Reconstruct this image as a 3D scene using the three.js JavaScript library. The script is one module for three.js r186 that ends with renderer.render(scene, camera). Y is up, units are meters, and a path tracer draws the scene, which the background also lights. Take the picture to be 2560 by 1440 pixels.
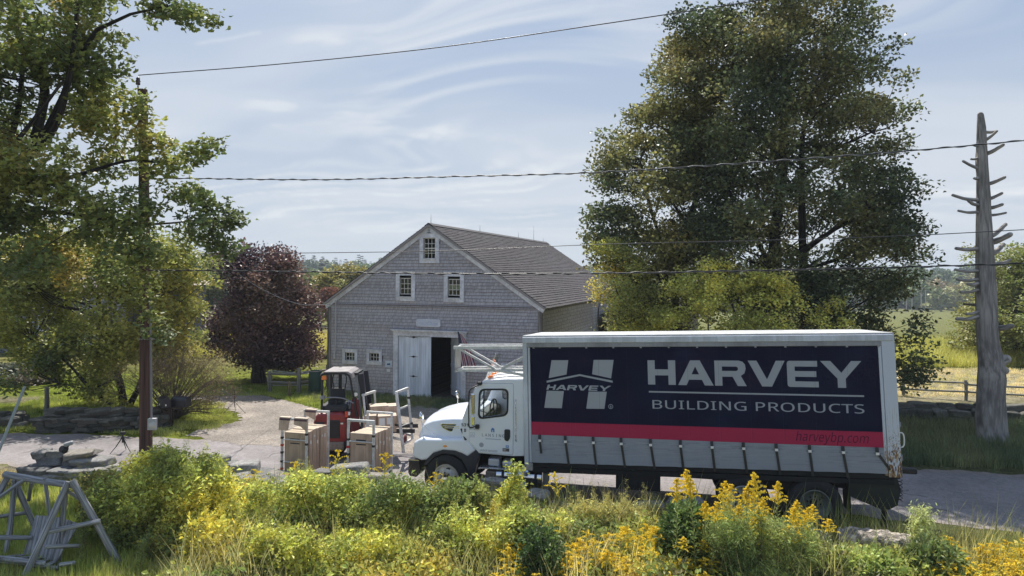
import * as THREE from 'three';
import { RoundedBoxGeometry } from 'three/addons/geometries/RoundedBoxGeometry.js';

// ---------- camera, sky, sun, exposure ----------
const scene = new THREE.Scene();
const EYE = 5.14, FOCAL = 1707, PX = 1280, PY = 645;
const camera = new THREE.PerspectiveCamera(2 * Math.atan(720 / FOCAL) * 180 / Math.PI, 16 / 9, 0.1, 4000);
camera.position.set(0, EYE, 0);
camera.rotation.set(1.275 * Math.PI / 180, 0, 0.2 * Math.PI / 180);
camera.setViewOffset(2560, 1440, 0, 75, 2560, 1440);
camera.updateMatrixWorld(true);

const renderer = new THREE.WebGLRenderer({ antialias: true });
renderer.toneMapping = THREE.LinearToneMapping;
renderer.toneMappingExposure = 1.5;
renderer.shadowMap.enabled = true;
renderer.shadowMap.type = THREE.PCFSoftShadowMap;

const SUN_EL = 58 * Math.PI / 180, SUN_AZ = -16 * Math.PI / 180;   // ahead of the camera, a little to the left
const sunDir = new THREE.Vector3(Math.cos(SUN_EL) * Math.sin(SUN_AZ), Math.sin(SUN_EL), -Math.cos(SUN_EL) * Math.cos(SUN_AZ));
const sun = new THREE.DirectionalLight(new THREE.Color(1, 0.95, 0.86), 4.6);
sun.position.copy(sunDir).multiplyScalar(90);
sun.castShadow = true;
sun.shadow.mapSize.set(4096, 4096);
Object.assign(sun.shadow.camera, { left: -60, right: 60, top: 60, bottom: -60, near: 1, far: 260 });
scene.add(sun, sun.target);

// ---------- random numbers and noise ----------
function rng(seed) { let a = seed >>> 0; return () => { a |= 0; a = a + 0x6D2B79F5 | 0; let t = Math.imul(a ^ a >>> 15, 1 | a); t = t + Math.imul(t ^ t >>> 7, 61 | t) ^ t; return ((t ^ t >>> 14) >>> 0) / 4294967296; }; }
let rand = rng(77);
const rnd = (a, b) => a + (b - a) * rand();
const pick = (a) => a[Math.floor(rand() * a.length) % a.length];
const clamp = (x, a = 0, b = 1) => Math.min(b, Math.max(a, x));
const lerp = (a, b, t) => a + (b - a) * t;
const smooth = (a, b, x) => { const t = clamp((x - a) / (b - a)); return t * t * (3 - 2 * t); };
const HT = new Float32Array(65536); { const r = rng(5); for (let i = 0; i < 65536; i++) HT[i] = r(); }
const hash2 = (x, y, s) => HT[(Math.imul(x, 374761393) + Math.imul(y, 668265263) + Math.imul(s, 974711) >>> 9 ^ Math.imul(x ^ y, 40503) >>> 3) & 65535];
function vnoise(x, y, s = 0, per = 0) {
  let xi = Math.floor(x), yi = Math.floor(y); const fx = x - xi, fy = y - yi, u = fx * fx * (3 - 2 * fx), v = fy * fy * (3 - 2 * fy);
  let x1 = xi + 1, y1 = yi + 1;
  if (per) { const a = per.length ? per[0] : per, b = per.length ? per[1] : per; xi = ((xi % a) + a) % a; x1 = ((x1 % a) + a) % a; yi = ((yi % b) + b) % b; y1 = ((y1 % b) + b) % b; }
  const a = hash2(xi, yi, s), b = hash2(x1, yi, s), c = hash2(xi, y1, s), d = hash2(x1, y1, s);
  return a + (b - a) * u + (c - a) * v + (a - b - c + d) * u * v;
}
function fbm(x, y, o = 4, s = 0, per = 0) { let a = 0.5, t = 0, n = 0; for (let i = 0; i < o; i++) { t += a * vnoise(x, y, s + i, per); n += a; x *= 2; y *= 2; per = per.length ? [per[0] * 2, per[1] * 2] : per * 2; a *= 0.5; } return t / n; }

// ---------- sky: one computed equirectangular picture of air and high cloud ----------
function makeSky() {
  const W = 2560, H = 1280, data = new Float32Array(W * H * 4), k = 1 / 1.5;
  for (let j = 0; j < H; j++) {
    const el = (j + 0.5) / H * Math.PI - Math.PI / 2, se = Math.sin(el), ce = Math.cos(el);
    for (let i = 0; i < W; i++) {
      const o = (j * W + i) * 4;
      if (el < -0.02) { data[o] = 0.4 * k; data[o + 1] = 0.42 * k; data[o + 2] = 0.42 * k; data[o + 3] = 1; continue; }
      // direction of this texel, as three.js looks an equirectangular picture up
      const ph = (i + 0.5) / W * 2 * Math.PI - Math.PI, dx = ce * Math.cos(ph), dz = ce * Math.sin(ph);
      const cs = dx * sunDir.x + se * sunDir.y + dz * sunDir.z;
      const t = Math.pow(clamp(Math.max(se, 0) / 0.62), 0.80);
      let r = lerp(0.67, 0.20, t), g = lerp(0.735, 0.335, t), b = lerp(0.80, 0.60, t);
      const glow = 0.13 * Math.pow(clamp((cs + 1) / 2), 8) + 0.6 * Math.pow(clamp(cs), 40);
      r += glow * 1.0; g += glow * 0.97; b += glow * 0.9;
      // thin cirrus on a plane high above, drawn out by the wind
      const pl = 1 / (Math.max(se, 0) + 0.09), cx = dx * pl, cz = dz * pl;
      const wx = fbm(cx * 0.7 + 3, cz * 0.7, 3, 11) - 0.5, wz = fbm(cx * 0.7, cz * 0.7 + 9, 3, 12) - 0.5;
      const ax = (cx + wx * 1.5) * 0.95 + (cz + wz) * 0.30, az = (cz + wz * 1.5) * 0.95 - cx * 0.30;
      const veil = smooth(0.34, 0.74, fbm(ax * 0.45 + 5, az * 1.15 + 2, 5, 20));
      const streak = smooth(0.42, 0.80, fbm(ax * 1.3 + 2 * wx, az * 8.5 + 4, 6, 30)) * smooth(0.36, 0.66, fbm(ax * 0.5 + 8, az * 0.9, 3, 40));
      const puff = smooth(0.56, 0.78, fbm(ax * 3.0, az * 6.0, 5, 50)) * smooth(0.50, 0.72, fbm(ax * 0.7 + 1, az * 1.3 + 7, 3, 60));
      let c = clamp(0.42 * veil + 0.55 * streak + 0.30 * puff) * smooth(-0.01, 0.08, se);
      // an old aircraft trail
      const ta = Math.atan2(dx, -dz), te = el, q = clamp((ta + 0.453) / 0.105), mid = -0.453 + q * 0.105, me = 0.2915 + q * 0.0305 + 0.003 * (fbm(q * 9, 2, 3, 70) - 0.5);
      const dd = Math.hypot((ta - mid), te - me) / (0.0012 + 0.0020 * q + 0.0016 * fbm(q * 22, 5, 2, 71));
      c = Math.max(c, 0.5 * Math.exp(-dd * dd) * smooth(0, 0.25, q) * smooth(1.0, 0.9, q));
      r = lerp(r, 0.84, c); g = lerp(g, 0.87, c); b = lerp(b, 0.90, c);
      data[o] = r * k; data[o + 1] = g * k; data[o + 2] = b * k; data[o + 3] = 1;
    }
  }
  const t = new THREE.DataTexture(data, W, H, THREE.RGBAFormat, THREE.FloatType);
  t.mapping = THREE.EquirectangularReflectionMapping; t.magFilter = t.minFilter = THREE.LinearFilter; t.needsUpdate = true;
  return t;
}
scene.background = makeSky();
scene.environment = scene.background;
scene.fog = new THREE.FogExp2(new THREE.Color(0.72, 0.80, 0.90), 0.0005);

// ---------- names and tags ----------
const taken = new Map();
function numbered(name) { const n = taken.get(name) ?? 0; taken.set(name, n + 1); return n ? name + '_' + String(n).padStart(3, '0') : name; }
function tag(o, label, category, group, kind) { if (label) o.userData.label = label; if (category) o.userData.category = category; if (group) o.userData.group = group; if (kind) o.userData.kind = kind; return o; }
const shade = (o) => { o.castShadow = o.receiveShadow = true; return o; };
function thing(name, label, category, p = [0, 0, 0], turn = 0, group) {
  const o = new THREE.Group(); o.name = numbered(name); scene.add(o);
  o.position.set(...(p.isVector3 ? [p.x, p.y, p.z] : p)); o.rotation.y = turn; return tag(o, label, category, group);
}
function copy(src, label, p, turn = 0, sc) {
  const c = src.clone(); c.name = numbered(src.name.replace(/_\d{3}$/, '')); c.userData = { ...src.userData }; scene.add(c);
  if (label) c.userData.label = label; c.position.set(...p); c.rotation.y = turn; if (sc) c.scale.set(...(sc.length ? sc : [sc, sc, sc])); return c;
}

// ---------- where a point of the photograph lies in the place, once its distance is known ----------
const V = (x, y, z) => new THREE.Vector3(x, y, z);
function ray(px, py) { return V((px - PX) / FOCAL, -(py - PY) / FOCAL, -1).applyQuaternion(camera.quaternion); }
function at(px, py, d) { const r = ray(px, py); return r.multiplyScalar(d / -r.z).add(camera.position); }
function ground(px, py, y = 0) { const r = ray(px, py); return r.multiplyScalar((y - EYE) / r.y).add(camera.position); }

// ---------- geometry: collect pieces, build one mesh ----------
const UPV = V(0, 1, 0), MX = new THREE.Matrix4(), Q0 = new THREE.Quaternion(), E0 = new THREE.Euler();
class MB {
  constructor() { this.p = []; this.n = []; this.u = []; this.c = []; this.tint = [1, 1, 1]; this.any = false; this.keepUV = false; }
  color(r, g, b) { this.tint = [r, g ?? r, b ?? r]; this.any = true; return this; }
  add(g, m) {
    if (g.index) g = g.toNonIndexed();
    if (m) { g = g.clone(); g.applyMatrix4(m); }
    const P = g.attributes.position.array, N = g.attributes.normal.array, U = g.attributes.uv?.array, flip = m && m.determinant() < 0;
    for (let i = 0; i < P.length; i += 9) {
      const ord = flip ? [0, 2, 1] : [0, 1, 2];
      const ax = P[i + 3] - P[i], ay = P[i + 4] - P[i + 1], az = P[i + 5] - P[i + 2], bx = P[i + 6] - P[i], by = P[i + 7] - P[i + 1], bz = P[i + 8] - P[i + 2];
      const nx = Math.abs(ay * bz - az * by), ny = Math.abs(az * bx - ax * bz), nz = Math.abs(ax * by - ay * bx);
      for (const k of ord) {
        const o = i + k * 3, x = P[o], y = P[o + 1], z = P[o + 2];
        this.p.push(x, y, z); this.n.push(N[o], N[o + 1], N[o + 2]);
        if (this.keepUV && U) this.u.push(U[(i / 3 + k) * 2], U[(i / 3 + k) * 2 + 1]);
        else if (ny >= nx && ny >= nz) this.u.push(x, z); else if (nx >= nz) this.u.push(z, y); else this.u.push(x, y);
        this.c.push(...this.tint);
      }
    }
    return this;
  }
  at(g, x, y, z, rx = 0, ry = 0, rz = 0, sx = 1, sy = sx, sz = sx) {
    return this.add(g, MX.compose(V(x, y, z), Q0.setFromEuler(E0.set(rx, ry, rz)), V(sx, sy, sz)));
  }
  box(w, h, d, x, y, z, rx, ry, rz) { return this.at(new THREE.BoxGeometry(w, h, d), x, y, z, rx, ry, rz); }
  rbox(w, h, d, r, x, y, z, rx, ry, rz, seg = 2) { return this.at(new RoundedBoxGeometry(w, h, d, seg, r), x, y, z, rx, ry, rz); }
  rod(a, b, r0, r1 = r0, seg = 8, caps = true) {
    const d = b.clone().sub(a), L = d.length(); if (L < 1e-5) return this;
    const g = new THREE.CylinderGeometry(r1, r0, L, seg, 1, !caps);
    return this.add(g, MX.compose(a.clone().addScaledVector(d, 0.5), Q0.setFromUnitVectors(UPV, d.normalize()), V(1, 1, 1)));
  }
  bar(a, b, w, h, side) {   // a rectangular bar; side is where its width points
    const d = b.clone().sub(a), L = d.length(), f = d.normalize(), s = (side ?? (Math.abs(f.y) > 0.9 ? V(1, 0, 0) : V(0, 1, 0).cross(f))).clone();
    s.addScaledVector(f, -s.dot(f)).normalize(); const t = f.clone().cross(s);
    return this.add(new THREE.BoxGeometry(w, h, L), new THREE.Matrix4().makeBasis(s, t, f).setPosition(a.clone().addScaledVector(f, L / 2)));
  }
  tube(pts, r, seg = 8, len = 16, closed = false) { return this.add(new THREE.TubeGeometry(new THREE.CatmullRomCurve3(pts, closed), len, r, seg, closed)); }
  limb(pts, r0, r1, seg = 7, len = 12, wob = 0) {   // a tapered, slightly uneven limb
    const c = new THREE.CatmullRomCurve3(pts), g = new THREE.TubeGeometry(c, len, 1, seg, false), P = g.attributes.position, S = g.attributes.normal;
    for (let i = 0; i <= len; i++) {
      const q = c.getPointAt(i / len), r = lerp(r0, r1, Math.pow(i / len, 0.85));
      for (let k = 0; k <= seg; k++) { const o = i * (seg + 1) + k, rr = r * (1 + wob * (vnoise((k % seg) * 1.7 + 3, i * 0.9, 91) - 0.5)); P.setXYZ(o, q.x + S.getX(o) * rr, q.y + S.getY(o) * rr, q.z + S.getZ(o) * rr); g.attributes.uv.setXY(o, k / seg * 6.28 * r0, i / len * c.getLength()); }
    }
    const keep = this.keepUV; this.keepUV = true; this.add(g); this.keepUV = keep; return this;
  }
  prism(pts, depth, m, bevel = 0) {   // pts: [x, y] outline, extruded along z
    const s = new THREE.Shape(pts.map((q) => new THREE.Vector2(...q)));
    const g = new THREE.ExtrudeGeometry(s, { depth: depth - 2 * bevel, bevelEnabled: bevel > 0, bevelSize: bevel, bevelThickness: bevel, bevelSegments: 2, bevelOffset: -bevel, curveSegments: 8 });
    if (bevel) g.translate(0, 0, bevel);
    return this.add(g, m);
  }
  geo() {
    const g = new THREE.BufferGeometry();
    g.setAttribute('position', new THREE.Float32BufferAttribute(this.p, 3)); g.setAttribute('normal', new THREE.Float32BufferAttribute(this.n, 3)); g.setAttribute('uv', new THREE.Float32BufferAttribute(this.u, 2));
    if (this.any) g.setAttribute('color', new THREE.Float32BufferAttribute(this.c, 3));
    return g;
  }
  build(name, mat, parent, label) {
    const m = shade(new THREE.Mesh(this.geo(), mat)); m.name = parent ? name : numbered(name); (parent ?? scene).add(m);
    if (label) m.userData.label = label; return m;
  }
}
const part = (name, geo, mat, parent, p, r) => { const m = shade(new THREE.Mesh(geo, mat)); m.name = name; if (p) m.position.set(...p); if (r) m.rotation.set(...r); parent.add(m); return m; };

// ---------- textures, computed ----------
function tex(w, h, fn, srgb = true, rep = 1) {   // fn(u, v) -> grey or [r, g, b] in 0..1 as seen (sRGB)
  const d = new Uint8Array(w * h * 4);
  for (let j = 0; j < h; j++) for (let i = 0; i < w; i++) { const c = fn(i / w, j / h), o = (j * w + i) * 4; if (c.length) { d[o] = c[0] * 255; d[o + 1] = c[1] * 255; d[o + 2] = c[2] * 255; } else d[o] = d[o + 1] = d[o + 2] = clamp(c) * 255; d[o + 3] = 255; }
  const t = new THREE.DataTexture(d, w, h); t.wrapS = t.wrapT = THREE.RepeatWrapping; t.magFilter = THREE.LinearFilter; t.minFilter = THREE.LinearMipmapLinearFilter; t.generateMipmaps = true;
  if (srgb) t.colorSpace = THREE.SRGBColorSpace; const [rx, ry] = rep.length ? rep : [rep, rep]; t.repeat.set(rx, ry); t.needsUpdate = true; return t;
}
const rep = (t, x, y = x) => { const c = t.clone(); c.repeat.set(x, y); c.needsUpdate = true; return c; };
const T = {
  blotch: tex(512, 512, (u, v) => 0.66 + 0.34 * (0.6 * fbm(u * 6, v * 6, 5, 3, 6) + 0.4 * fbm(u * 40, v * 40, 3, 9, 40)) * 1.35),
  grain: tex(256, 512, (u, v) => { const f = fbm(u * 24, v * 2, 4, 21, [24, 2]) * 0.6 + fbm(u * 64, v * 4, 3, 25, [64, 4]) * 0.4; return 0.52 + 0.48 * smooth(0.25, 0.75, f); }),
  speck: tex(512, 512, (u, v) => { const f = fbm(u * 8, v * 8, 4, 33, 8), g = vnoise(u * 200, v * 200, 34, 200), h = vnoise(u * 90, v * 90, 35, 90); return clamp(0.62 + 0.30 * f + 0.20 * (g - 0.5) + 0.14 * (h - 0.5)); }),
  bumpFine: tex(512, 512, (u, v) => 0.5 * vnoise(u * 120, v * 120, 43, 120) + 0.5 * fbm(u * 30, v * 30, 4, 44, 30), false),
  streak: tex(512, 512, (u, v) => { const f = fbm(u * 30, v * 2, 4, 51, [30, 2]), g = fbm(u * 5, v * 5, 4, 52, 5); return clamp(0.87 + 0.13 * smooth(0.3, 0.65, f * 0.5 + g * 0.5)); }),
  bark: tex(512, 512, (u, v) => { const w = fbm(u * 6, v * 6, 3, 61, 6) * 0.35, f = fbm((u + w * 0.12) * 18, v * 4, 4, 62, [18, 4]); return 0.55 + 0.45 * smooth(0.25, 0.72, f); }),
  snagBark: tex(512, 512, (u, v) => { const w = fbm(u * 5, v * 5, 3, 65, 5) * 0.4, f = fbm((u + w * 0.1) * 16, v * 6, 4, 66, [16, 6]), g = fbm(u * 4, v * 4, 4, 67, 4); return clamp(0.62 + 0.22 * smooth(0.3, 0.7, f) + 0.32 * (g - 0.35)); }),
  hay: tex(1024, 1024, (u, v) => { const f = fbm(u * 9, v * 9, 4, 71, 9), g = fbm(u * 60, v * 60, 3, 72, 60), h = vnoise(u * 300, v * 300, 73, 300); return clamp(0.45 + 0.36 * f + 0.34 * g - 0.1 + 0.22 * (h - 0.4)); }),
};
const L = (r, g, b) => new THREE.Color().setRGB(r, g ?? r, b ?? r);
const std = (c, rough = 0.8, o = {}) => new THREE.MeshStandardMaterial({ color: c.isColor ? c : L(...c), roughness: rough, metalness: 0, ...o });
const M = {
  white: std([0.74, 0.75, 0.76], 0.55, { map: rep(T.streak, 0.5) }),
  trim: std([0.86, 0.87, 0.92], 0.6, { map: rep(T.blotch, 0.4) }),
  cab: new THREE.MeshPhysicalMaterial({ color: L(0.73, 0.77, 0.84), roughness: 0.38, clearcoat: 0.7, clearcoatRoughness: 0.12 }),
  black: std([0.014, 0.015, 0.018], 0.55), rubber: std([0.022, 0.023, 0.026], 0.85, { bumpMap: rep(T.bumpFine, 3), bumpScale: 0.003 }),
  flare: std([0.018, 0.022, 0.034], 0.5), chassis: std([0.012, 0.012, 0.014], 0.75, { map: rep(T.blotch, 1) }),
  alu: std([0.62, 0.63, 0.65], 0.35, { metalness: 0.85, roughnessMap: rep(T.blotch, 1) }), chrome: std([0.8, 0.8, 0.8], 0.08, { metalness: 1 }),
  greyMetal: std([0.30, 0.31, 0.33], 0.5, { metalness: 0.3, map: rep(T.streak, 0.7) }), dark: std([0.03, 0.03, 0.035], 0.6),
  orange: std([0.85, 0.22, 0.03], 0.3), red: std([0.5, 0.02, 0.02], 0.3), lensWhite: std([0.8, 0.78, 0.74], 0.2),
  forkRed: new THREE.MeshPhysicalMaterial({ color: L(0.30, 0.012, 0.018), roughness: 0.4, clearcoat: 0.5, clearcoatRoughness: 0.2, map: rep(T.blotch, 0.8) }),
  card: std([0.56, 0.42, 0.32], 0.85, { map: rep(T.streak, 1.6, 0.8) }), cardTop: std([0.55, 0.46, 0.37], 0.85), paper: std([0.75, 0.75, 0.74], 0.8), tapeBlack: std([0.02, 0.02, 0.025], 0.4),
  rackWhite: std([0.72, 0.72, 0.71], 0.5, { map: rep(T.blotch, 1.2) }),
  greyWood: std([0.50, 0.505, 0.52], 0.85, { map: rep(T.grain, 3, 0.8), bumpMap: rep(T.grain, 3, 0.8), bumpScale: 0.006 }),
  fenceWood: std([0.40, 0.38, 0.34], 0.9, { map: rep(T.grain, 3, 0.8), bumpMap: rep(T.grain, 3, 0.8), bumpScale: 0.006 }),
  poleWood: std([0.17, 0.09, 0.075], 0.85, { map: rep(T.grain, 2, 0.3), bumpMap: rep(T.grain, 2, 0.3), bumpScale: 0.008 }),
  bark: std([0.15, 0.13, 0.11], 0.95, { map: rep(T.bark, 0.9, 0.7), bumpMap: rep(T.bark, 0.9, 0.7), bumpScale: 0.04 }),
  darkBark: std([0.07, 0.06, 0.055], 0.95, { map: rep(T.bark, 0.9, 0.7), bumpMap: rep(T.bark, 0.9, 0.7), bumpScale: 0.03 }),
  snag: std([0.46, 0.425, 0.39], 0.95, { map: rep(T.snagBark, 1, 0.5), bumpMap: rep(T.snagBark, 1, 0.5), bumpScale: 0.03 }),
  stone: std([1, 1, 1], 0.9, { vertexColors: true, map: rep(T.speck, 1.5), bumpMap: rep(T.bumpFine, 1.2), bumpScale: 0.03 }),
  glass: new THREE.MeshPhysicalMaterial({ color: L(0.9, 0.95, 0.95), roughness: 0.04, transmission: 1, thickness: 0, ior: 1.5 }),
  mirror: std([0.85, 0.85, 0.82], 0.03, { metalness: 1 }),
  wire: std([0.035, 0.035, 0.04], 0.35), lamp: std([0.9, 0.35, 0.05], 0.3),
};
// ---------- the lie of the land ----------
function landY(x, z) {
  const d = -z; if (d < 40) return 0;
  let h = d < 255 ? -(d - 40) * 0.044 : -9.46 + Math.min(d - 255, 165) * 0.05 + Math.max(0, d - 420) * 0.012;
  h *= smooth(40, 60, d);
  return h + (d > 70 ? (fbm(x * 0.012 + 4, z * 0.012, 3, 81) - 0.5) * 3 * smooth(70, 200, d) : 0) + (d > 255 && x < 40 ? 3.5 * smooth(255, 400, d) * smooth(60, -60, x) : 0);
}
const ROAD_FAR = [[-90, -27.0], [-40, -23.3], [-24, -22.3], [-15, -21.8], [-8, -20.9], [0, -19.75], [11.8, -18.0], [30, -14.6], [90, -3]];
const ROAD_NEAR = [[-90, -23.4], [-40, -19.7], [-24, -18.6], [-13.1, -18.1], [-8, -17.4], [0, -15.85], [9.2, -14.16], [30, -10.2], [90, 1.4]];
const along = (P, x) => { for (let i = 1; i < P.length; i++) if (x <= P[i][0]) return lerp(P[i - 1][1], P[i][1], (x - P[i - 1][0]) / (P[i][0] - P[i - 1][0])); return P[P.length - 1][1]; };
function groundColor(x, z) {
  const d = -z, n = fbm(x * 0.35, z * 0.35, 4, 101), n2 = fbm(x * 1.6 + 7, z * 1.6, 3, 102), n3 = fbm(x * 0.08, z * 0.08, 3, 103);
  const mix = (a, b, t) => a.map((v, i) => lerp(v, b[i], t));
  const lawn = mix([0.34, 0.43, 0.05], [0.48, 0.54, 0.10], smooth(0.3, 0.7, n * 0.6 + n2 * 0.4)), dry = mix([0.42, 0.36, 0.20], [0.55, 0.48, 0.29], n2), weed = mix([0.17, 0.19, 0.06], [0.30, 0.27, 0.11], smooth(0.35, 0.65, n2));
  const near = along(ROAD_NEAR, x), far = along(ROAD_FAR, x);
  if (z > near) {
    let c = mix(weed, dry, 0.55 * smooth(0.42, 0.7, n));
    const e = z - near; if (x < -11) c = mix([0.60, 0.52, 0.38], c, smooth(0.4, 1.7, e + n2 * 0.8));
    if (x > 5) c = mix(mix([0.26, 0.30, 0.09], dry, 0.35 * n2), c, smooth(0.6, 1.6, e));
    return c;
  }
  let c = lawn;
  if (x > 8) {
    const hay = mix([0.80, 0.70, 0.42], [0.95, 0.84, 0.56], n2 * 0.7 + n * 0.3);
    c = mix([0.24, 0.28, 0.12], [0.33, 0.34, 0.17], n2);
    c = mix(c, [0.36, 0.40, 0.12], smooth(26, 27, d)); c = mix(c, hay, smooth(27.5, 29, d + n * 1.5)); c = mix(c, mix([0.42, 0.42, 0.10], [0.34, 0.38, 0.10], n), smooth(37, 38.5, d + n)); c = mix(c, [0.38, 0.39, 0.15], smooth(55, 90, d));
  } else {
    c = mix(c, mix([0.50, 0.45, 0.18], [0.40, 0.40, 0.12], n), smooth(35, 40, d + n * 3)); c = mix(c, [0.56, 0.49, 0.24], smooth(46, 52, d) * smooth(3, -3, x + 4)); c = mix(c, [0.38, 0.39, 0.15], smooth(70, 110, d));
    if (x < -12) c = mix(c, [0.62, 0.52, 0.40], 0.8 * smooth(0.9, 0.2, Math.abs(d - 27.2 - n * 0.8 - (x + 20) * 0.05)) * smooth(-12, -14, x));
    if (x > -6 && d > 24.5 && d < 32) c = mix(c, [0.36, 0.32, 0.24], 0.75 * smooth(0.40, 0.62, n2 * 0.6 + n * 0.4));
  }
  return mix(c, c.map((v) => v * 0.8), n3);
}
{
  const xs = [], zs = [];
  for (let x = 46; x < 1500; x *= 1.13) xs.unshift(-x); for (let x = -45.6; x < 46; x += 0.5) xs.push(x); for (let x = 46.2; x < 1500; x *= 1.13) xs.push(x);
  zs.push(260, 160, 100, 60, 40, 28); for (let z = 22; z > -62; z -= 0.5) zs.push(z); for (let d = 62.5; d < 1800; d *= 1.035) zs.push(-d);
  const p = [], u = [], c = [], idx = [];
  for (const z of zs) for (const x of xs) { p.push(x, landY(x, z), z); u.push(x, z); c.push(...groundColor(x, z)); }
  const W = xs.length;
  for (let j = 0; j < zs.length - 1; j++) for (let i = 0; i < W - 1; i++) { const a = j * W + i; idx.push(a, a + 1, a + W + 1, a, a + W + 1, a + W); }
  const g = new THREE.BufferGeometry(); g.setAttribute('position', new THREE.Float32BufferAttribute(p, 3)); g.setAttribute('uv', new THREE.Float32BufferAttribute(u, 2)); g.setAttribute('color', new THREE.Float32BufferAttribute(c, 3)); g.setIndex(idx); g.computeVertexNormals();
  const m = shade(new THREE.Mesh(g, new THREE.MeshPhysicalMaterial({ color: L(0.95, 0.95, 0.95), roughness: 1, specularIntensity: 0.08, vertexColors: true, map: rep(T.hay, 0.23), bumpMap: rep(T.hay, 0.9), bumpScale: 0.05 })));
  m.name = 'ground'; scene.add(m); tag(m, 'grass, lawn and mown hayfield around the barn and road', 'ground', null, 'structure');
}
function cells(name, label, category, outline, y, mat, step = 0.17) {   // a loose surface laid in small cells, its edge ragged
  const xs = outline.map((q) => q[0]), zs = outline.map((q) => q[1]), x0 = Math.min(...xs), x1 = Math.max(...xs), z0 = Math.min(...zs), z1 = Math.max(...zs), NX = Math.ceil((x1 - x0) / step), NZ = Math.ceil((z1 - z0) / step);
  const inside = (x, z) => { let r = false; for (let i = 0, j = outline.length - 1; i < outline.length; j = i++) { const [ax, az] = outline[i], [bx, bz] = outline[j]; if ((az > z) !== (bz > z) && x < (bx - ax) * (z - az) / (bz - az) + ax) r = !r; } return r; };
  const p = [], u = [], c = [], id = new Map(), ix = []; const vert = (i, j) => { const k = i * 10007 + j; if (!id.has(k)) { const x = x0 + i * step + (hash2(i, j, 421) - 0.5) * step * 0.8, z = z0 + j * step + (hash2(i, j, 422) - 0.5) * step * 0.8; id.set(k, p.length / 3); const n = 0.78 + 0.40 * fbm(x * 0.5, z * 0.5, 4, 423) + 0.10 * (fbm(x * 3, z * 3, 2, 424) - 0.5); p.push(x, y, z); u.push(x, z); c.push(n, n * 0.99, n * 0.97); } return id.get(k); };
  for (let i = 0; i < NX; i++) for (let j = 0; j < NZ; j++) { const x = x0 + (i + 0.5) * step, z = z0 + (j + 0.5) * step, w = (fbm(x * 1.1, z * 1.1, 3, 425) - 0.5) * 0.9; if (!inside(x + w, z + w * 0.6)) continue; const a = vert(i, j), b = vert(i + 1, j), d = vert(i, j + 1), e = vert(i + 1, j + 1); ix.push(a, d, b, b, d, e); }
  const g = new THREE.BufferGeometry(); g.setAttribute('position', new THREE.Float32BufferAttribute(p, 3)); g.setAttribute('uv', new THREE.Float32BufferAttribute(u, 2)); g.setAttribute('color', new THREE.Float32BufferAttribute(c, 3)); g.setIndex(ix); g.computeVertexNormals();
  mat.vertexColors = true; const m = shade(new THREE.Mesh(g, mat)); m.name = numbered(name); scene.add(m); return tag(m, label, category, null, 'structure');
}
T.asphalt = tex(1024, 1024, (u, v) => {
  const f = fbm(u * 5, v * 5, 4, 121, 5), g = vnoise(u * 400, v * 400, 122, 400), h = fbm(u * 70, v * 70, 2, 123, 70), k = fbm(u * 3 + 0.3, v * 3, 3, 125, 3);
  const crack = smooth(0.018, 0.004, Math.abs(fbm(u * 4, v * 4, 4, 127, 4) - 0.5)) * smooth(0.5, 0.6, k);
  const s = clamp(0.66 + 0.22 * f + 0.16 * (g - 0.5) + 0.14 * (h - 0.5) - 0.20 * crack); return [s, s * 0.985, s * 0.985];
});
T.gravel = tex(1024, 1024, (u, v) => {
  const f = fbm(u * 6, v * 6, 4, 131, 6), g = vnoise(u * 260, v * 260, 132, 260), h = vnoise(u * 130, v * 130, 133, 130), s = clamp(0.58 + 0.26 * f + 0.24 * (g - 0.5) + 0.18 * (h - 0.5)); return [s, s * 0.975, s * 0.95];
});
const roadMat = std([0.37, 0.355, 0.355], 0.9, { map: rep(T.asphalt, 0.17), bumpMap: rep(T.bumpFine, 0.8), bumpScale: 0.01 });
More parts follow.
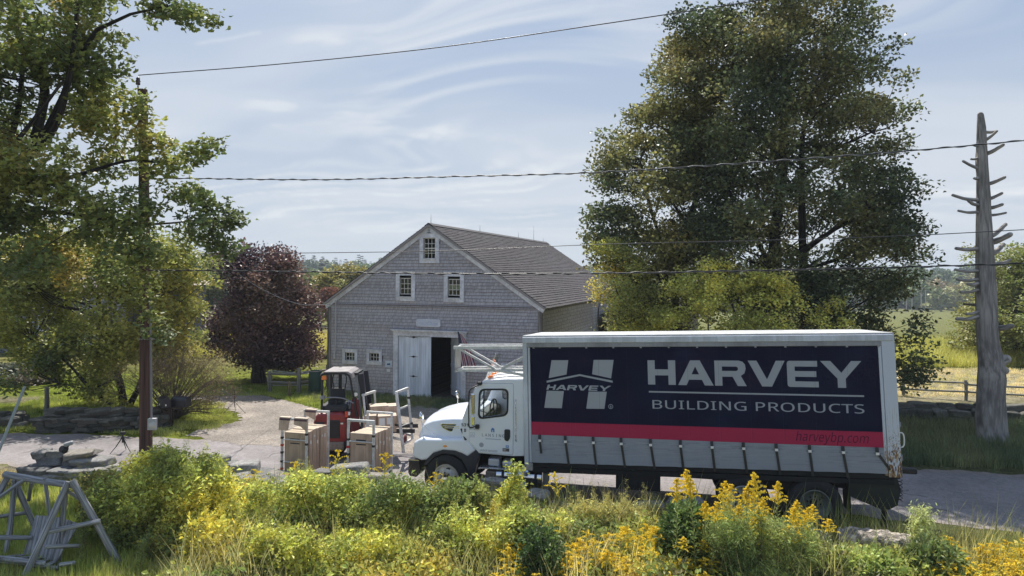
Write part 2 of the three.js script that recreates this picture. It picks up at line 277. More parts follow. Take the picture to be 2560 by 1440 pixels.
{
  const xs = []; for (let x = -90; x < -20; x += 2) xs.push(x); for (let x = -20; x < 20; x += 0.16) xs.push(x); for (let x = 20; x <= 90; x += 2) xs.push(x);
  const NV = 22, p = [], u = [], c = [], ix = [];
  for (const x of xs) { const z0 = along(ROAD_NEAR, x), z1 = along(ROAD_FAR, x), e0 = (fbm(x * 1.4, 3, 4, 411) - 0.5) * 0.7, e1 = (fbm(x * 1.4, 9, 4, 412) - 0.5) * 0.6; for (let j = 0; j <= NV; j++) { const v = j / NV, z = lerp(z0 + e0, z1 + e1, v); let k = 0.86 + 0.34 * fbm(x * 0.25, z * 0.9, 4, 413); for (const t of [0.2, 0.42, 0.62, 0.82]) k += 0.07 * Math.exp(-Math.pow((v - t - 0.02 * Math.sin(x * 0.2)) / 0.05, 2)); k -= 0.10 * smooth(0.62, 0.72, fbm(x * 0.16 + 4, z * 0.5, 3, 414)); k -= 0.12 * smooth(0.56, 0.60, fbm(x * 0.35 + 40, z * 0.35, 2, 415)) * smooth(0.5, 0.55, fbm(x * 0.1, z * 0.1 + 8, 2, 416)); const ed = smooth(0.10, 0.0, Math.min(v, 1 - v)) * fbm(x * 2, z * 2, 3, 417) * 1.3; p.push(x, 0.006, z); u.push(x, z); c.push(lerp(k, 1.12, ed), lerp(k * 0.985, 1.0, ed), lerp(k, 0.82, ed)); } }
  for (let i = 0; i < xs.length - 1; i++) for (let j = 0; j < NV; j++) { const q = i * (NV + 1) + j; ix.push(q, q + NV + 1, q + 1, q + 1, q + NV + 1, q + NV + 2); }
  const g = new THREE.BufferGeometry(); g.setAttribute('position', new THREE.Float32BufferAttribute(p, 3)); g.setAttribute('uv', new THREE.Float32BufferAttribute(u, 2)); g.setAttribute('color', new THREE.Float32BufferAttribute(c, 3)); g.setIndex(ix); g.computeVertexNormals();
  const mt = roadMat.clone(); mt.vertexColors = true; const m = shade(new THREE.Mesh(g, mt)); m.name = 'road'; scene.add(m); tag(m, 'pale worn asphalt country road crossing in front of the barn', 'road', null, 'structure');
}
const gq = (px, py) => { const g = ground(px, py); return [g.x, g.z]; };
cells('driveway', 'gravel driveway curving from the road to the barn yard', 'driveway',
  [gq(450, 1086), gq(545, 1064), gq(606, 1046), gq(592, 1034), gq(545, 1018), gq(505, 1003), gq(470, 998), gq(400, 993), gq(380, 982), gq(470, 976), gq(560, 975), gq(640, 984), gq(720, 1004), gq(800, 1026), gq(880, 1042), gq(1000, 1022), gq(1060, 1012), gq(1130, 1002), gq(1180, 1006), gq(1300, 1020), gq(1420, 1040), gq(1500, 1100), [1, -19.1], [-8, -20.4]],
  0.011, std([0.62, 0.575, 0.54], 0.95, { map: rep(T.gravel, 0.21), bumpMap: rep(T.gravel, 0.6), bumpScale: 0.03 }));

// ---------- foliage ----------
function leafMat(through = 0.42, rough = 0.85) { return new THREE.MeshPhysicalMaterial({ color: 0xffffff, roughness: rough, vertexColors: true, transmission: through, thickness: 0, side: THREE.DoubleSide, specularIntensity: 0.5, clearcoat: 0.45, clearcoatRoughness: 0.38 }); }
const LEAF = leafMat(0.40, 0.9), LEAF_THICK = leafMat(0.25, 0.8);
// a spray of leaves: each a folded blade or a lobed leaf, with its own tone
function spray(n, spread, len, wid, o = {}) {
  const p = [], c = [], nn = [], { lobed = false, droop = 0.2, flat = 0.6, tone = 0.35 } = o;
  for (let i = 0; i < n; i++) {
    const th = rnd(0, 6.283), r = spread * Math.sqrt(rand()), y = spread * rnd(-0.45, 0.45), q = new THREE.Quaternion().setFromEuler(new THREE.Euler(rnd(-1, 1) * (1 - flat) * 1.9 - droop, rnd(0, 6.283), rnd(-1, 1) * (1 - flat) * 1.9, 'YXZ'));
    const L1 = len * rnd(0.7, 1.2), W = wid * rnd(0.7, 1.2), k = rnd(0.1, 0.35) * W;
    const tri = lobed
      ? [[0, 0, 0], [W * 0.55, k, L1 * 0.30], [W * 0.16, 0, L1 * 0.55], [0, 0, 0], [W * 0.16, 0, L1 * 0.55], [0, -k, L1], [0, 0, 0], [0, -k, L1], [-W * 0.16, 0, L1 * 0.55], [0, 0, 0], [-W * 0.16, 0, L1 * 0.55], [-W * 0.55, k, L1 * 0.30], [0, 0, 0], [W * 0.42, k, -L1 * 0.05], [W * 0.55, k, L1 * 0.30], [0, 0, 0], [-W * 0.55, k, L1 * 0.30], [-W * 0.42, k, -L1 * 0.05]]
      : [[0, 0, 0], [W / 2, k, L1 * 0.45], [0, -k * 0.6, L1], [0, 0, 0], [0, -k * 0.6, L1], [-W / 2, k, L1 * 0.45]];
    const t = 1 + rnd(-tone, tone), hue = rnd(-0.08, 0.12), base = V(Math.cos(th) * r, y - droop * r * 0.4, Math.sin(th) * r);
    for (const v of tri) { const w = V(...v).applyQuaternion(q).add(base); p.push(w.x, w.y, w.z); c.push(t * (1 + hue), t, t * (1 - hue)); }
  }
  const g = new THREE.BufferGeometry(); g.setAttribute('position', new THREE.Float32BufferAttribute(p, 3)); g.setAttribute('color', new THREE.Float32BufferAttribute(c, 3)); g.computeVertexNormals(); return g;
}
const IM = new THREE.Matrix4(), IQ = new THREE.Quaternion(), IE = new THREE.Euler(), IC = new THREE.Color();
// items: [x, y, z, scale, yaw, tilt x, tilt z, r, g, b, height scale]
function scatter(name, geo, mat, items, parent) {
  const m = shade(new THREE.InstancedMesh(geo, mat, items.length)); m.name = parent ? name : numbered(name);
  items.forEach((t, i) => {
    m.setMatrixAt(i, IM.compose(V(t[0], t[1], t[2]), IQ.setFromEuler(IE.set(t[5], t[4], t[6], 'YXZ')), V(t[3], t[3] * (t[10] ?? 1), t[3])));
    m.setColorAt(i, IC.setRGB(t[7], t[8], t[9]));
  });
  (parent ?? scene).add(m); return m;
}
const LIFT = 2.05;
const tone3 = (pal, p, jit = 0.25, f = 0.5) => {   // a colour of a palette, drifting through space
  const t = clamp(fbm(p.x * f + p.z * 0.31 + 13, p.y * f + p.z * 0.27 + 5, 3, 141) * 1.9 - 0.45 + rnd(-0.18, 0.18)) * (pal.length - 1), i = Math.min(pal.length - 2, Math.floor(t)), w = t - i, k = LIFT * (1 + rnd(-jit, jit));
  return pal[i].map((v, q) => lerp(v, pal[i + 1][q], w) * k);
};
function rowAt(rows, py) { for (let i = 1; i < rows.length; i++) if (py <= rows[i][0]) { const t = (py - rows[i - 1][0]) / (rows[i][0] - rows[i - 1][0]); return [lerp(rows[i - 1][1], rows[i][1], t), lerp(rows[i - 1][2], rows[i][2], t)]; } return rows[rows.length - 1].slice(1); }
// clumps of foliage that fill a crown of the given height-by-height width, as deep as it is wide
function crownClumps(rows, d, deep, n, r0, r1) {
  const y0 = rows[0][0], y1 = rows[rows.length - 1][0], wm = Math.max(...rows.map((r) => r[2] - r[1])), out = [];
  let guard = 0;
  while (out.length < n && guard++ < n * 40) {
    const py = rnd(y0, y1), [a, b] = rowAt(rows, py); if (rand() > (b - a) / wm) continue;
    const r = rnd(r0, r1), rp = r * FOCAL / d, hw = Math.max(4, (b - a) / 2 - rp * 0.75), u = rnd(-1, 1);
    const k = Math.sqrt(Math.max(0, 1 - u * u)) * (b - a) / wm, dd = deep * k * Math.sign(rnd(-1, 1)) * Math.pow(rand(), 0.6);
    out.push({ c: at((a + b) / 2 + u * hw, clamp(py, y0 + rp * 0.6, y1 - rp * 0.3), d + dd), r });
  }
  return out;
}
function foliage(clumps, per, o) {   // leaf sprays through each clump, more of them towards its outside
  const items = [], { pal, jit = 0.25, sc = [0.8, 1.25], flat = 0.7, f = 0.5, dark = 0 } = o;
  for (const k of clumps) {
    const n = Math.round(per * k.r * k.r * (k.dense ?? 1));
    for (let i = 0; i < n; i++) {
      const q = V(rnd(-1, 1), rnd(-1, 1), rnd(-1, 1)); if (q.lengthSq() > 1) { i--; continue; }
      q.normalize().multiplyScalar(Math.pow(rand(), 0.45) * k.r); q.y *= flat; q.add(k.c);
      if (q.y < 0.05) q.y = 0.05 + rand() * 0.1;
      const col = tone3(k.pal ?? pal, q, jit, f); items.push([q.x, q.y, q.z, rnd(...sc), rnd(0, 6.28), rnd(-0.5, 0.5), rnd(-0.5, 0.5), ...col]);
    }
  }
  return items;
}
// the same sprays as one real mesh: quicker to draw where they crowd each other
function scatterReal(name, geo, mat, items, parent) {
  const P = geo.attributes.position.array, C = geo.attributes.color.array, n = P.length, pos = new Float32Array(n * items.length), col = new Float32Array(n * items.length); let o = 0;
  for (const t of items) {
    const e = IM.compose(V(t[0], t[1], t[2]), IQ.setFromEuler(IE.set(t[5], t[4], t[6], 'YXZ')), V(t[3], t[3] * (t[10] ?? 1), t[3])).elements;
    for (let i = 0; i < n; i += 3) { const x = P[i], y = P[i + 1], z = P[i + 2]; pos[o] = e[0] * x + e[4] * y + e[8] * z + e[12]; pos[o + 1] = e[1] * x + e[5] * y + e[9] * z + e[13]; pos[o + 2] = e[2] * x + e[6] * y + e[10] * z + e[14]; col[o] = C[i] * t[7]; col[o + 1] = C[i + 1] * t[8]; col[o + 2] = C[i + 2] * t[9]; o += 3; }
  }
  const g = new THREE.BufferGeometry(); g.setAttribute('position', new THREE.BufferAttribute(pos, 3)); g.setAttribute('color', new THREE.BufferAttribute(col, 3)); g.computeVertexNormals();
  const m = shade(new THREE.Mesh(g, mat)); m.name = name; parent.add(m); return m;
}
const rel = (items, p) => items.map((t) => [t[0] - p.x, t[1] - p.y, t[2] - p.z, ...t.slice(3)]);
function makeTree(name, label, base, o) {
  const t = thing(name, label, 'tree', base), mb = new MB(), loc = (v) => v.clone().sub(base), trunk = o.trunk;   // trunk: list of stems, each { pts, r0, r1 }
  for (const s of trunk) mb.limb(s.pts.map(loc), s.r0, s.r1, 10, 18, 0.25);
  mb.build('trunk', o.bark ?? M.bark, t);
  if (o.clumps) {
    const bb = new MB();
    for (const k of o.clumps) {
      if (k.noBranch) continue;
      let best = null, bd = 1e9;   // grow a branch to this clump from the nearest fitting stem
      for (const s of trunk) { const c = new THREE.CatmullRomCurve3(s.pts); for (let i = 3; i <= 20; i++) { const q = c.getPointAt(i / 20), h = Math.hypot(q.x - k.c.x, q.z - k.c.z), e = Math.abs(k.c.y - q.y - h * 0.55) * 1.3 + h; if (e < bd) { bd = e; best = q; } } }
      const L = best.distanceTo(k.c); if (L < 0.3) continue;
      const m1 = best.clone().lerp(k.c, 0.5).add(V(rnd(-0.1, 0.1) * L, -0.10 * L + rnd(-0.05, 0.1) * L, rnd(-0.1, 0.1) * L));
      bb.limb([best, m1, k.c].map(loc), (o.twig ?? 0.014) * (0.6 + L * 0.55), (o.twig ?? 0.014) * 0.45, 5, 8);
    }
    if (bb.p.length) bb.build('branches', o.bark ?? M.bark, t);
    for (const [i, g] of o.leaf.entries()) { const its = foliage(o.clumps, o.per / o.leaf.length, o); tag(scatterReal('crown', g, o.mat ?? LEAF, rel(its, base), t), null, null, null, 'stuff'); }
  }
  return t;
}
// ---------- barn ----------
const BO = ground(988, 993), BYAW = -18.7 * Math.PI / 180;
const barn = thing('barn', 'weathered grey shingled barn with white trim and open double doors', 'barn', [BO.x, 0, BO.z], BYAW);
// barn axes: x along the gable front to the right, y up, z out of the front; the ridge runs back along -z
const BX0 = -3.21, BX1 = 6.27, BMX = 1.53, BE = 3.86, BR = 7.03, BD = 17.3;
const bw = (x, y, z = 0) => V(x, y, z).applyAxisAngle(UPV, BYAW).add(V(BO.x, 0, BO.z));
{
  rand = rng(300);
  const shMat = std([1, 1, 1], 0.95, { vertexColors: true, map: rep(T.streak, 3, 0.7) }), SL = Math.hypot(BMX - BX0, BR - BE), SA = Math.atan2(BR - BE, BMX - BX0);
  const holes = [[-2.36, -1.91, 1.42, 1.77], [-1.19, -0.75, 1.44, 1.79], [0.20, 0.72, 4.14, 5.06], [2.37, 2.90, 4.12, 5.03], [1.28, 1.80, 5.70, 6.58], [5.45, 6.05, 0.82, 1.35], [0.14, 2.97, 0, 2.55]];
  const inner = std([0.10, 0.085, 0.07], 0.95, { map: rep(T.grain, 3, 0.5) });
  // walls: front with its openings, sides, back, floor
  const s = new THREE.Shape([[BX0, 0], [BX1, 0], [BX1, BE], [BMX, BR], [BX0, BE]].map((q) => new THREE.Vector2(...q)));
  for (const [a, b, c, d] of holes) s.holes.push(new THREE.Path([[a, c || 0.001], [a, d], [b, d], [b, c || 0.001]].map((q) => new THREE.Vector2(...q))));
  const fw = new THREE.ExtrudeGeometry(s, { depth: 0.12, bevelEnabled: false }); fw.translate(0, 0, -0.12);
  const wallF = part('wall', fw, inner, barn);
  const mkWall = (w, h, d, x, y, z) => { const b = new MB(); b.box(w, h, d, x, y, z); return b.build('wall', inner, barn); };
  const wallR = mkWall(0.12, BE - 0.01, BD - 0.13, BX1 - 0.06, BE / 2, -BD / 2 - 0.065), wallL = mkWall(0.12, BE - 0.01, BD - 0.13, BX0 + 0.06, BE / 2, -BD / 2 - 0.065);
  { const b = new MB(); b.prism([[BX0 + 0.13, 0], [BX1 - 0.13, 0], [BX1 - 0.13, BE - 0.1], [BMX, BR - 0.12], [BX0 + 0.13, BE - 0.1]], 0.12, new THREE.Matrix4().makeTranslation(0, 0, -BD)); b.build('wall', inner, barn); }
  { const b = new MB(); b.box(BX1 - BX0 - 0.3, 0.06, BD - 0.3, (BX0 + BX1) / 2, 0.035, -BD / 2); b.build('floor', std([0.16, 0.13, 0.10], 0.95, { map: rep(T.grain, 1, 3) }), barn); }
  const tone = (x, y) => { const n = fbm(x * 0.5, y * 0.5, 3, 151), m = fbm(x * 0.25 + 7, y * 2.2, 3, 152), k = 0.88 + 0.14 * n + rnd(-0.035, 0.035) - 0.08 * smooth(0.5, 0.7, m); const w = clamp(0.5 + (m - 0.5) * 1.2 + rnd(-0.1, 0.1)), low = smooth(2.2, 0.3, y); return [lerp(0.52, 0.56, w) * k + low * 0.03, lerp(0.52, 0.52, w) * k, lerp(0.57, 0.525, w) * k - low * 0.03]; };
  // one course of split shingles: each leans out at its butt
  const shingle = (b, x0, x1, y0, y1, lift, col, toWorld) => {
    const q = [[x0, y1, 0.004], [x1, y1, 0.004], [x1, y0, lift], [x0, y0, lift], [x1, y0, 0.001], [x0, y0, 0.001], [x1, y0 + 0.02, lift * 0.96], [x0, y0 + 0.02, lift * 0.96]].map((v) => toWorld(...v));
    const push = (i, j, k) => { const A = q[i], B = q[j], C = q[k], n = B.clone().sub(A).cross(C.clone().sub(A)).normalize(); for (const v of [A, B, C]) { b.p.push(v.x, v.y, v.z); b.n.push(n.x, n.y, n.z); b.u.push(v.x + v.z + col[0] * 37, v.y); b.c.push(...(i === 5 || i === 3 ? col.map((q2) => q2 * (i === 5 ? 0.3 : 0.6)) : col)); } };  // butts and lower edges darkened: course shadow lines put into the colour, with weathering
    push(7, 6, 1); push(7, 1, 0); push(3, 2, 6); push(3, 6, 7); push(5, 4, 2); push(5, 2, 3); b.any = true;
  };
  const blocked = (x0, x1, y0, y1) => holes.some(([a, b, c, d]) => x1 > a - 0.02 && x0 < b + 0.02 && y1 > c - 0.02 && y0 < d + 0.02);
  {
    const b = new MB(), EXP = 0.128;
    for (let y = 0.02; y < BR; y += EXP) {
      const belt = y > 3.72 && y < 3.86;
      const half = y + EXP <= BE ? 1e9 : (BR - y - EXP * 0.5) / (BR - BE) * (BMX - BX0), xa = Math.max(BX0, BMX - half), xb = Math.min(BX1, BMX + half);
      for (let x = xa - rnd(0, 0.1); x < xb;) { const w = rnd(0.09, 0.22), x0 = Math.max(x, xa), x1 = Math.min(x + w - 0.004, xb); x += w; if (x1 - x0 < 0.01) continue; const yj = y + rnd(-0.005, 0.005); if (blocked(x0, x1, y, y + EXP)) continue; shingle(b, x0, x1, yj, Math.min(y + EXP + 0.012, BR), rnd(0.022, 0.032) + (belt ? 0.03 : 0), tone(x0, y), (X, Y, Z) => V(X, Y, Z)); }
    }
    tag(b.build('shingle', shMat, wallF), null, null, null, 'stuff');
  }
  for (const side of [1, -1]) {   // long walls
    const b = new MB(), EXP = 0.145, X = side > 0 ? BX1 : BX0;
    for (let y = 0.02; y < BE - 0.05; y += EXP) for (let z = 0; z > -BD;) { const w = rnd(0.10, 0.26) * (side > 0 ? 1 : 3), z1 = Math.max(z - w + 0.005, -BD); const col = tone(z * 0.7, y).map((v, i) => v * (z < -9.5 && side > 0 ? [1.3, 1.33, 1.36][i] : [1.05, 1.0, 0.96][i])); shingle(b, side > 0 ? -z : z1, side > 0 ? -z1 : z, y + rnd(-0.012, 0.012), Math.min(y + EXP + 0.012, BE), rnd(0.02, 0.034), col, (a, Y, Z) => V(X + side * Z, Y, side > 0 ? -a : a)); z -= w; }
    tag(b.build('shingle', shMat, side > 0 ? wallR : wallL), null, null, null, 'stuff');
  }
  // roof: two decks with courses of worn asphalt shingles
  const RM = std([1, 1, 1], 0.95, { vertexColors: true, map: rep(T.speck, 2) });
  for (const side of [1, -1]) {
    const rl = SL + 0.22, d = new MB(), mid = V(BMX + side * (rl / 2) * Math.cos(SA), BR + 0.05 - (rl / 2) * Math.sin(SA), -BD / 2 + 0.02);
    d.box(rl, 0.08, BD + 0.3, mid.x, mid.y, mid.z, 0, 0, -side * SA);
    const roof = d.build('roof', std([0.30, 0.28, 0.28], 0.9), barn), b = new MB(), EXP = 0.15;
    const up = V(side * Math.sin(SA), Math.cos(SA), 0), dn = V(side * Math.cos(SA), -Math.sin(SA), 0), top = V(BMX, BR + 0.05, 0).addScaledVector(up, 0.042).addScaledVector(V(0, 1, 0), 0.01);
    for (let q = 0; q < rl; q += EXP) { const sag = (z) => 0.025 * (fbm(z * 0.35, q * 0.8, 3, 161) - 0.5); for (let z = 0.17; z > -BD - 0.15;) { const w = rnd(0.28, 0.36), z1 = Math.max(z - w + 0.004, -BD - 0.15), k = 0.85 + 0.3 * fbm(z * 0.4, q * 0.6, 3, 162) + rnd(-0.13, 0.10), m = fbm(z * 0.2 + 3, q * 1.3, 3, 163), col = [lerp(0.135, 0.125, m) * k, lerp(0.115, 0.118, m) * k, lerp(0.125, 0.13, m) * k]; const e = q + EXP + rnd(-0.006, 0.006) + sag(z);
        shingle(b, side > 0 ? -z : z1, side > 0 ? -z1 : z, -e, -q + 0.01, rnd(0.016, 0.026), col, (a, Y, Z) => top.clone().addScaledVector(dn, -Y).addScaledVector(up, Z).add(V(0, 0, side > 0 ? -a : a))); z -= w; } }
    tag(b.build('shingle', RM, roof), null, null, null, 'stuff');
  }
  { const b = new MB(); for (const sd of [1, -1]) b.box(0.2, 0.02, BD + 0.3, BMX + sd * 0.09, BR + 0.085, -BD / 2, 0, 0, -sd * SA); b.build('ridge_cap', std([0.10, 0.095, 0.10], 0.95), barn); }
  // white trim: rakes, returns; grey corner boards and belt
  for (const sd of [1, -1]) {
    const b = new MB(), L0 = SL + 0.16, c = V(BMX + sd * L0 / 2 * Math.cos(SA), BR - L0 / 2 * Math.sin(SA) - 0.075, 0.055);
    b.box(L0, 0.20, 0.04, c.x, c.y, c.z, 0, 0, -sd * SA); b.box(L0, 0.055, 0.07, c.x + sd * 0.10 * Math.sin(SA), c.y + 0.105 * Math.cos(SA), c.z + 0.018, 0, 0, -sd * SA);
    b.build('rake_board', M.trim, barn);
    const e = new MB(); e.box(0.12, 0.16, BD, sd > 0 ? BX1 + 0.07 : BX0 - 0.07, BE - 0.085, -BD / 2 + 0.03); e.build('eave_board', std([0.30, 0.28, 0.27], 0.9, { map: rep(T.grain, 1, 3) }), barn);
    const k = new MB(), x = sd > 0 ? BX1 : BX0; k.box(0.12, BE - 0.2, 0.03, x - sd * 0.06, BE / 2 - 0.1, 0.035); k.box(0.03, BE - 0.2, 0.12, x + sd * 0.032, BE / 2 - 0.1, -0.01); k.build('corner_board', std([0.34, 0.31, 0.29], 0.9, { map: rep(T.grain, 3, 0.6) }), barn);
  }
  { const b = new MB(); b.box(BX1 - BX0 - 0.26, 0.035, 0.05, BMX, 3.80, 0.035); b.build('belt_board', std([0.16, 0.13, 0.12], 0.9), barn); }
  // windows
  const frameMat = M.trim, sash = std([0.66, 0.64, 0.58], 0.6), blind = std([0.30, 0.30, 0.17], 0.8);
  const pane = (w, x, y, pw, ph, z) => { const p = new MB(); p.box(pw, ph, 0.006, x, y, z); return p.build('pane', M.glass, w); };
  function win(x0, x1, y0, y1, fr, cols, rowsY, opts = {}) {   // outer size of the casing; fr its width
    const w = new THREE.Group(); w.name = 'window'; barn.add(w); const b = new MB(), W = x1 - x0, H = y1 - y0, mx = (x0 + x1) / 2, my = (y0 + y1) / 2;
    b.box(W, fr, 0.05, mx, y1 - fr / 2, 0.045); b.box(W, fr, 0.05, mx, y0 + fr / 2, 0.045); b.box(fr, H - 2 * fr, 0.05, x0 + fr / 2, my, 0.045); b.box(fr, H - 2 * fr, 0.05, x1 - fr / 2, my, 0.045);
    b.box(W - 2 * fr + 0.08, 0.035, 0.05, mx, y0 + fr + 0.0, 0.092); b.box(W + 0.03, 0.02, 0.07, mx, y1 + 0.01, 0.055);
    b.build('frame', frameMat, w);
    const ix0 = x0 + fr, ix1 = x1 - fr, iy0 = y0 + fr, iy1 = y1 - fr, sb = new MB(), bar = 0.022;
    const gy0 = iy0 + (opts.gap ?? 0), gy1 = iy1 - (opts.gap ?? 0), iw = ix1 - ix0, z = opts.z ?? -0.03;
    sb.box(iw, 0.035, 0.03, mx, gy0 + 0.0175, z); sb.box(iw, 0.035, 0.03, mx, gy1 - 0.0175, z); sb.box(0.03, gy1 - gy0 - 0.07, 0.03, ix0 + 0.015, (gy0 + gy1) / 2, z); sb.box(0.03, gy1 - gy0 - 0.07, 0.03, ix1 - 0.015, (gy0 + gy1) / 2, z);
    const n = rowsY, ph = (gy1 - gy0 - 0.07) / n, pw = (iw - 0.06) / cols;
    for (let i = 1; i < cols; i++) sb.box(bar, gy1 - gy0 - 0.07, 0.024, ix0 + 0.03 + pw * i, (gy0 + gy1) / 2, z);
    for (let j = 1; j < n; j++) { const m = opts.rail === j ? 0.05 : bar; sb.box(iw - 0.06, m, 0.028, mx, gy0 + 0.035 + ph * j, z + 0.003); }
    sb.build('sash', sash, w);
    for (let j = 0; j < n; j++) for (let i = 0; i < cols; i++) pane(w, ix0 + 0.03 + pw * (i + 0.5), gy0 + 0.035 + ph * (j + 0.5), pw - bar, ph - bar, z);
    for (const [a, c, e, f] of opts.blind ?? []) { const q = new MB(); q.box(a * iw, c * (gy1 - gy0), 0.01, ix0 + e * iw, gy0 + f * (gy1 - gy0), z - 0.05); q.build('window_shade', blind, w); }
    return w;
  }
  win(-2.50, -1.77, 1.28, 1.90, 0.13, 3, 2, { blind: [[0.5, 0.9, 0.68, 0.5]] });
  win(-1.33, -0.61, 1.30, 1.92, 0.13, 3, 2, {});
  win(0.02, 0.90, 3.98, 5.20, 0.17, 3, 3, { gap: 0.10 }); win(2.19, 3.07, 3.96, 5.17, 0.17, 3, 3, { gap: 0.10, blind: [[0.95, 0.34, 0.5, 0.5]] });
  win(1.10, 1.97, 5.54, 6.74, 0.17, 3, 4, { rail: 2 });
  win(5.31, 6.12, 0.68, 1.49, 0.13, 3, 2, {});
  // doors
  const doorMat = std([0.80, 0.86, 0.96], 0.6, { map: rep(T.streak, 1.4, 0.3) });
  { const b = new MB(); b.box(0.20, 2.55, 0.07, 0.04, 1.275, 0.055); b.box(0.20, 2.55, 0.07, 3.07, 1.275, 0.055); b.box(3.23, 0.18, 0.072, 1.555, 2.64, 0.056); b.box(3.31, 0.05, 0.14, 1.555, 2.755, 0.09); b.box(3.40, 0.035, 0.19, 1.555, 2.797, 0.105); b.build('door_frame', M.trim, barn); }
  const leaf = (w, h, planks) => { const d = new THREE.Group(); d.name = 'door'; barn.add(d); const pw = w / planks; for (let i = 0; i < planks; i++) { const b = new MB(); b.rbox(pw - 0.005, h - rnd(0, 0.01), 0.035, 0.004, pw * (i + 0.5), h / 2, 0); b.build('plank', doorMat, d); } return d; };
  const hinge = (d, x, y) => { const b = new MB(); b.prism([[-0.22, 0], [-0.07, 0.012], [0, 0.045], [0.07, 0.012], [0.22, 0], [0.07, -0.012], [0, -0.045], [-0.07, -0.012]], 0.012, new THREE.Matrix4().makeTranslation(x, y, 0.02)); b.build('hinge', M.black, d); };
  const dl = leaf(1.47, 2.48, 13); dl.position.set(0.15, 0.05, 0.0); for (const y of [0.06, 0.86, 1.66, 2.45]) hinge(dl, 0.69, y);
  const dr = leaf(1.42, 2.48, 12); dr.position.set(2.95, 0.05, -0.06); dr.rotation.y = Math.PI - 49 * Math.PI / 180; for (const y of [0.35, 1.25, 2.15]) { const b = new MB(); b.box(1.3, 0.14, 0.03, 0.71, y, -0.033); b.build('batten', doorMat, dr); }
  { const b = new MB(); b.box(0.05, 2.5, 0.05, 1.60, 1.30, 0.022); b.build('astragal', doorMat, barn); }
  // conduit, lightning rods
  { const b = new MB(); b.tube([V(-2.83, 3.95, 0.07), V(-2.83, 3, 0.06), V(-2.84, 2.2, 0.06), V(-2.87, 1.62, 0.06)], 0.03, 8, 10); b.rbox(0.10, 0.2, 0.06, 0.01, -2.88, 1.56, 0.06); b.build('conduit', std([0.5, 0.48, 0.48], 0.6), barn); }
  for (const [z, h] of [[-0.1, 0.42], [-5.6, 0.36], [-11.6, 0.36], [-14.6, 0.95], [-16.7, 0.3]]) { const b = new MB(); b.rod(V(BMX, BR + 0.08, z), V(BMX, BR + 0.1 + h, z), 0.014, 0.004, 5); b.build('lightning_rod', M.greyMetal, barn); }
  // low rear wing glimpsed through the leaves
  { const b = new MB(); b.box(4.2, 2.9, 6, 9.0, 1.45, -13.6); b.build('wing', std([0.30, 0.29, 0.29], 0.95, { map: rep(T.grain, 3, 0.6) }), barn); const r = new MB(); r.prism([[6.4, 2.9], [11.5, 2.9], [9, 4.3]], 6.4, new THREE.Matrix4().makeTranslation(0, 0, -16.8)); r.build('wing_roof', std([0.18, 0.165, 0.165], 0.95, { map: rep(T.speck, 2) }), barn); }
}
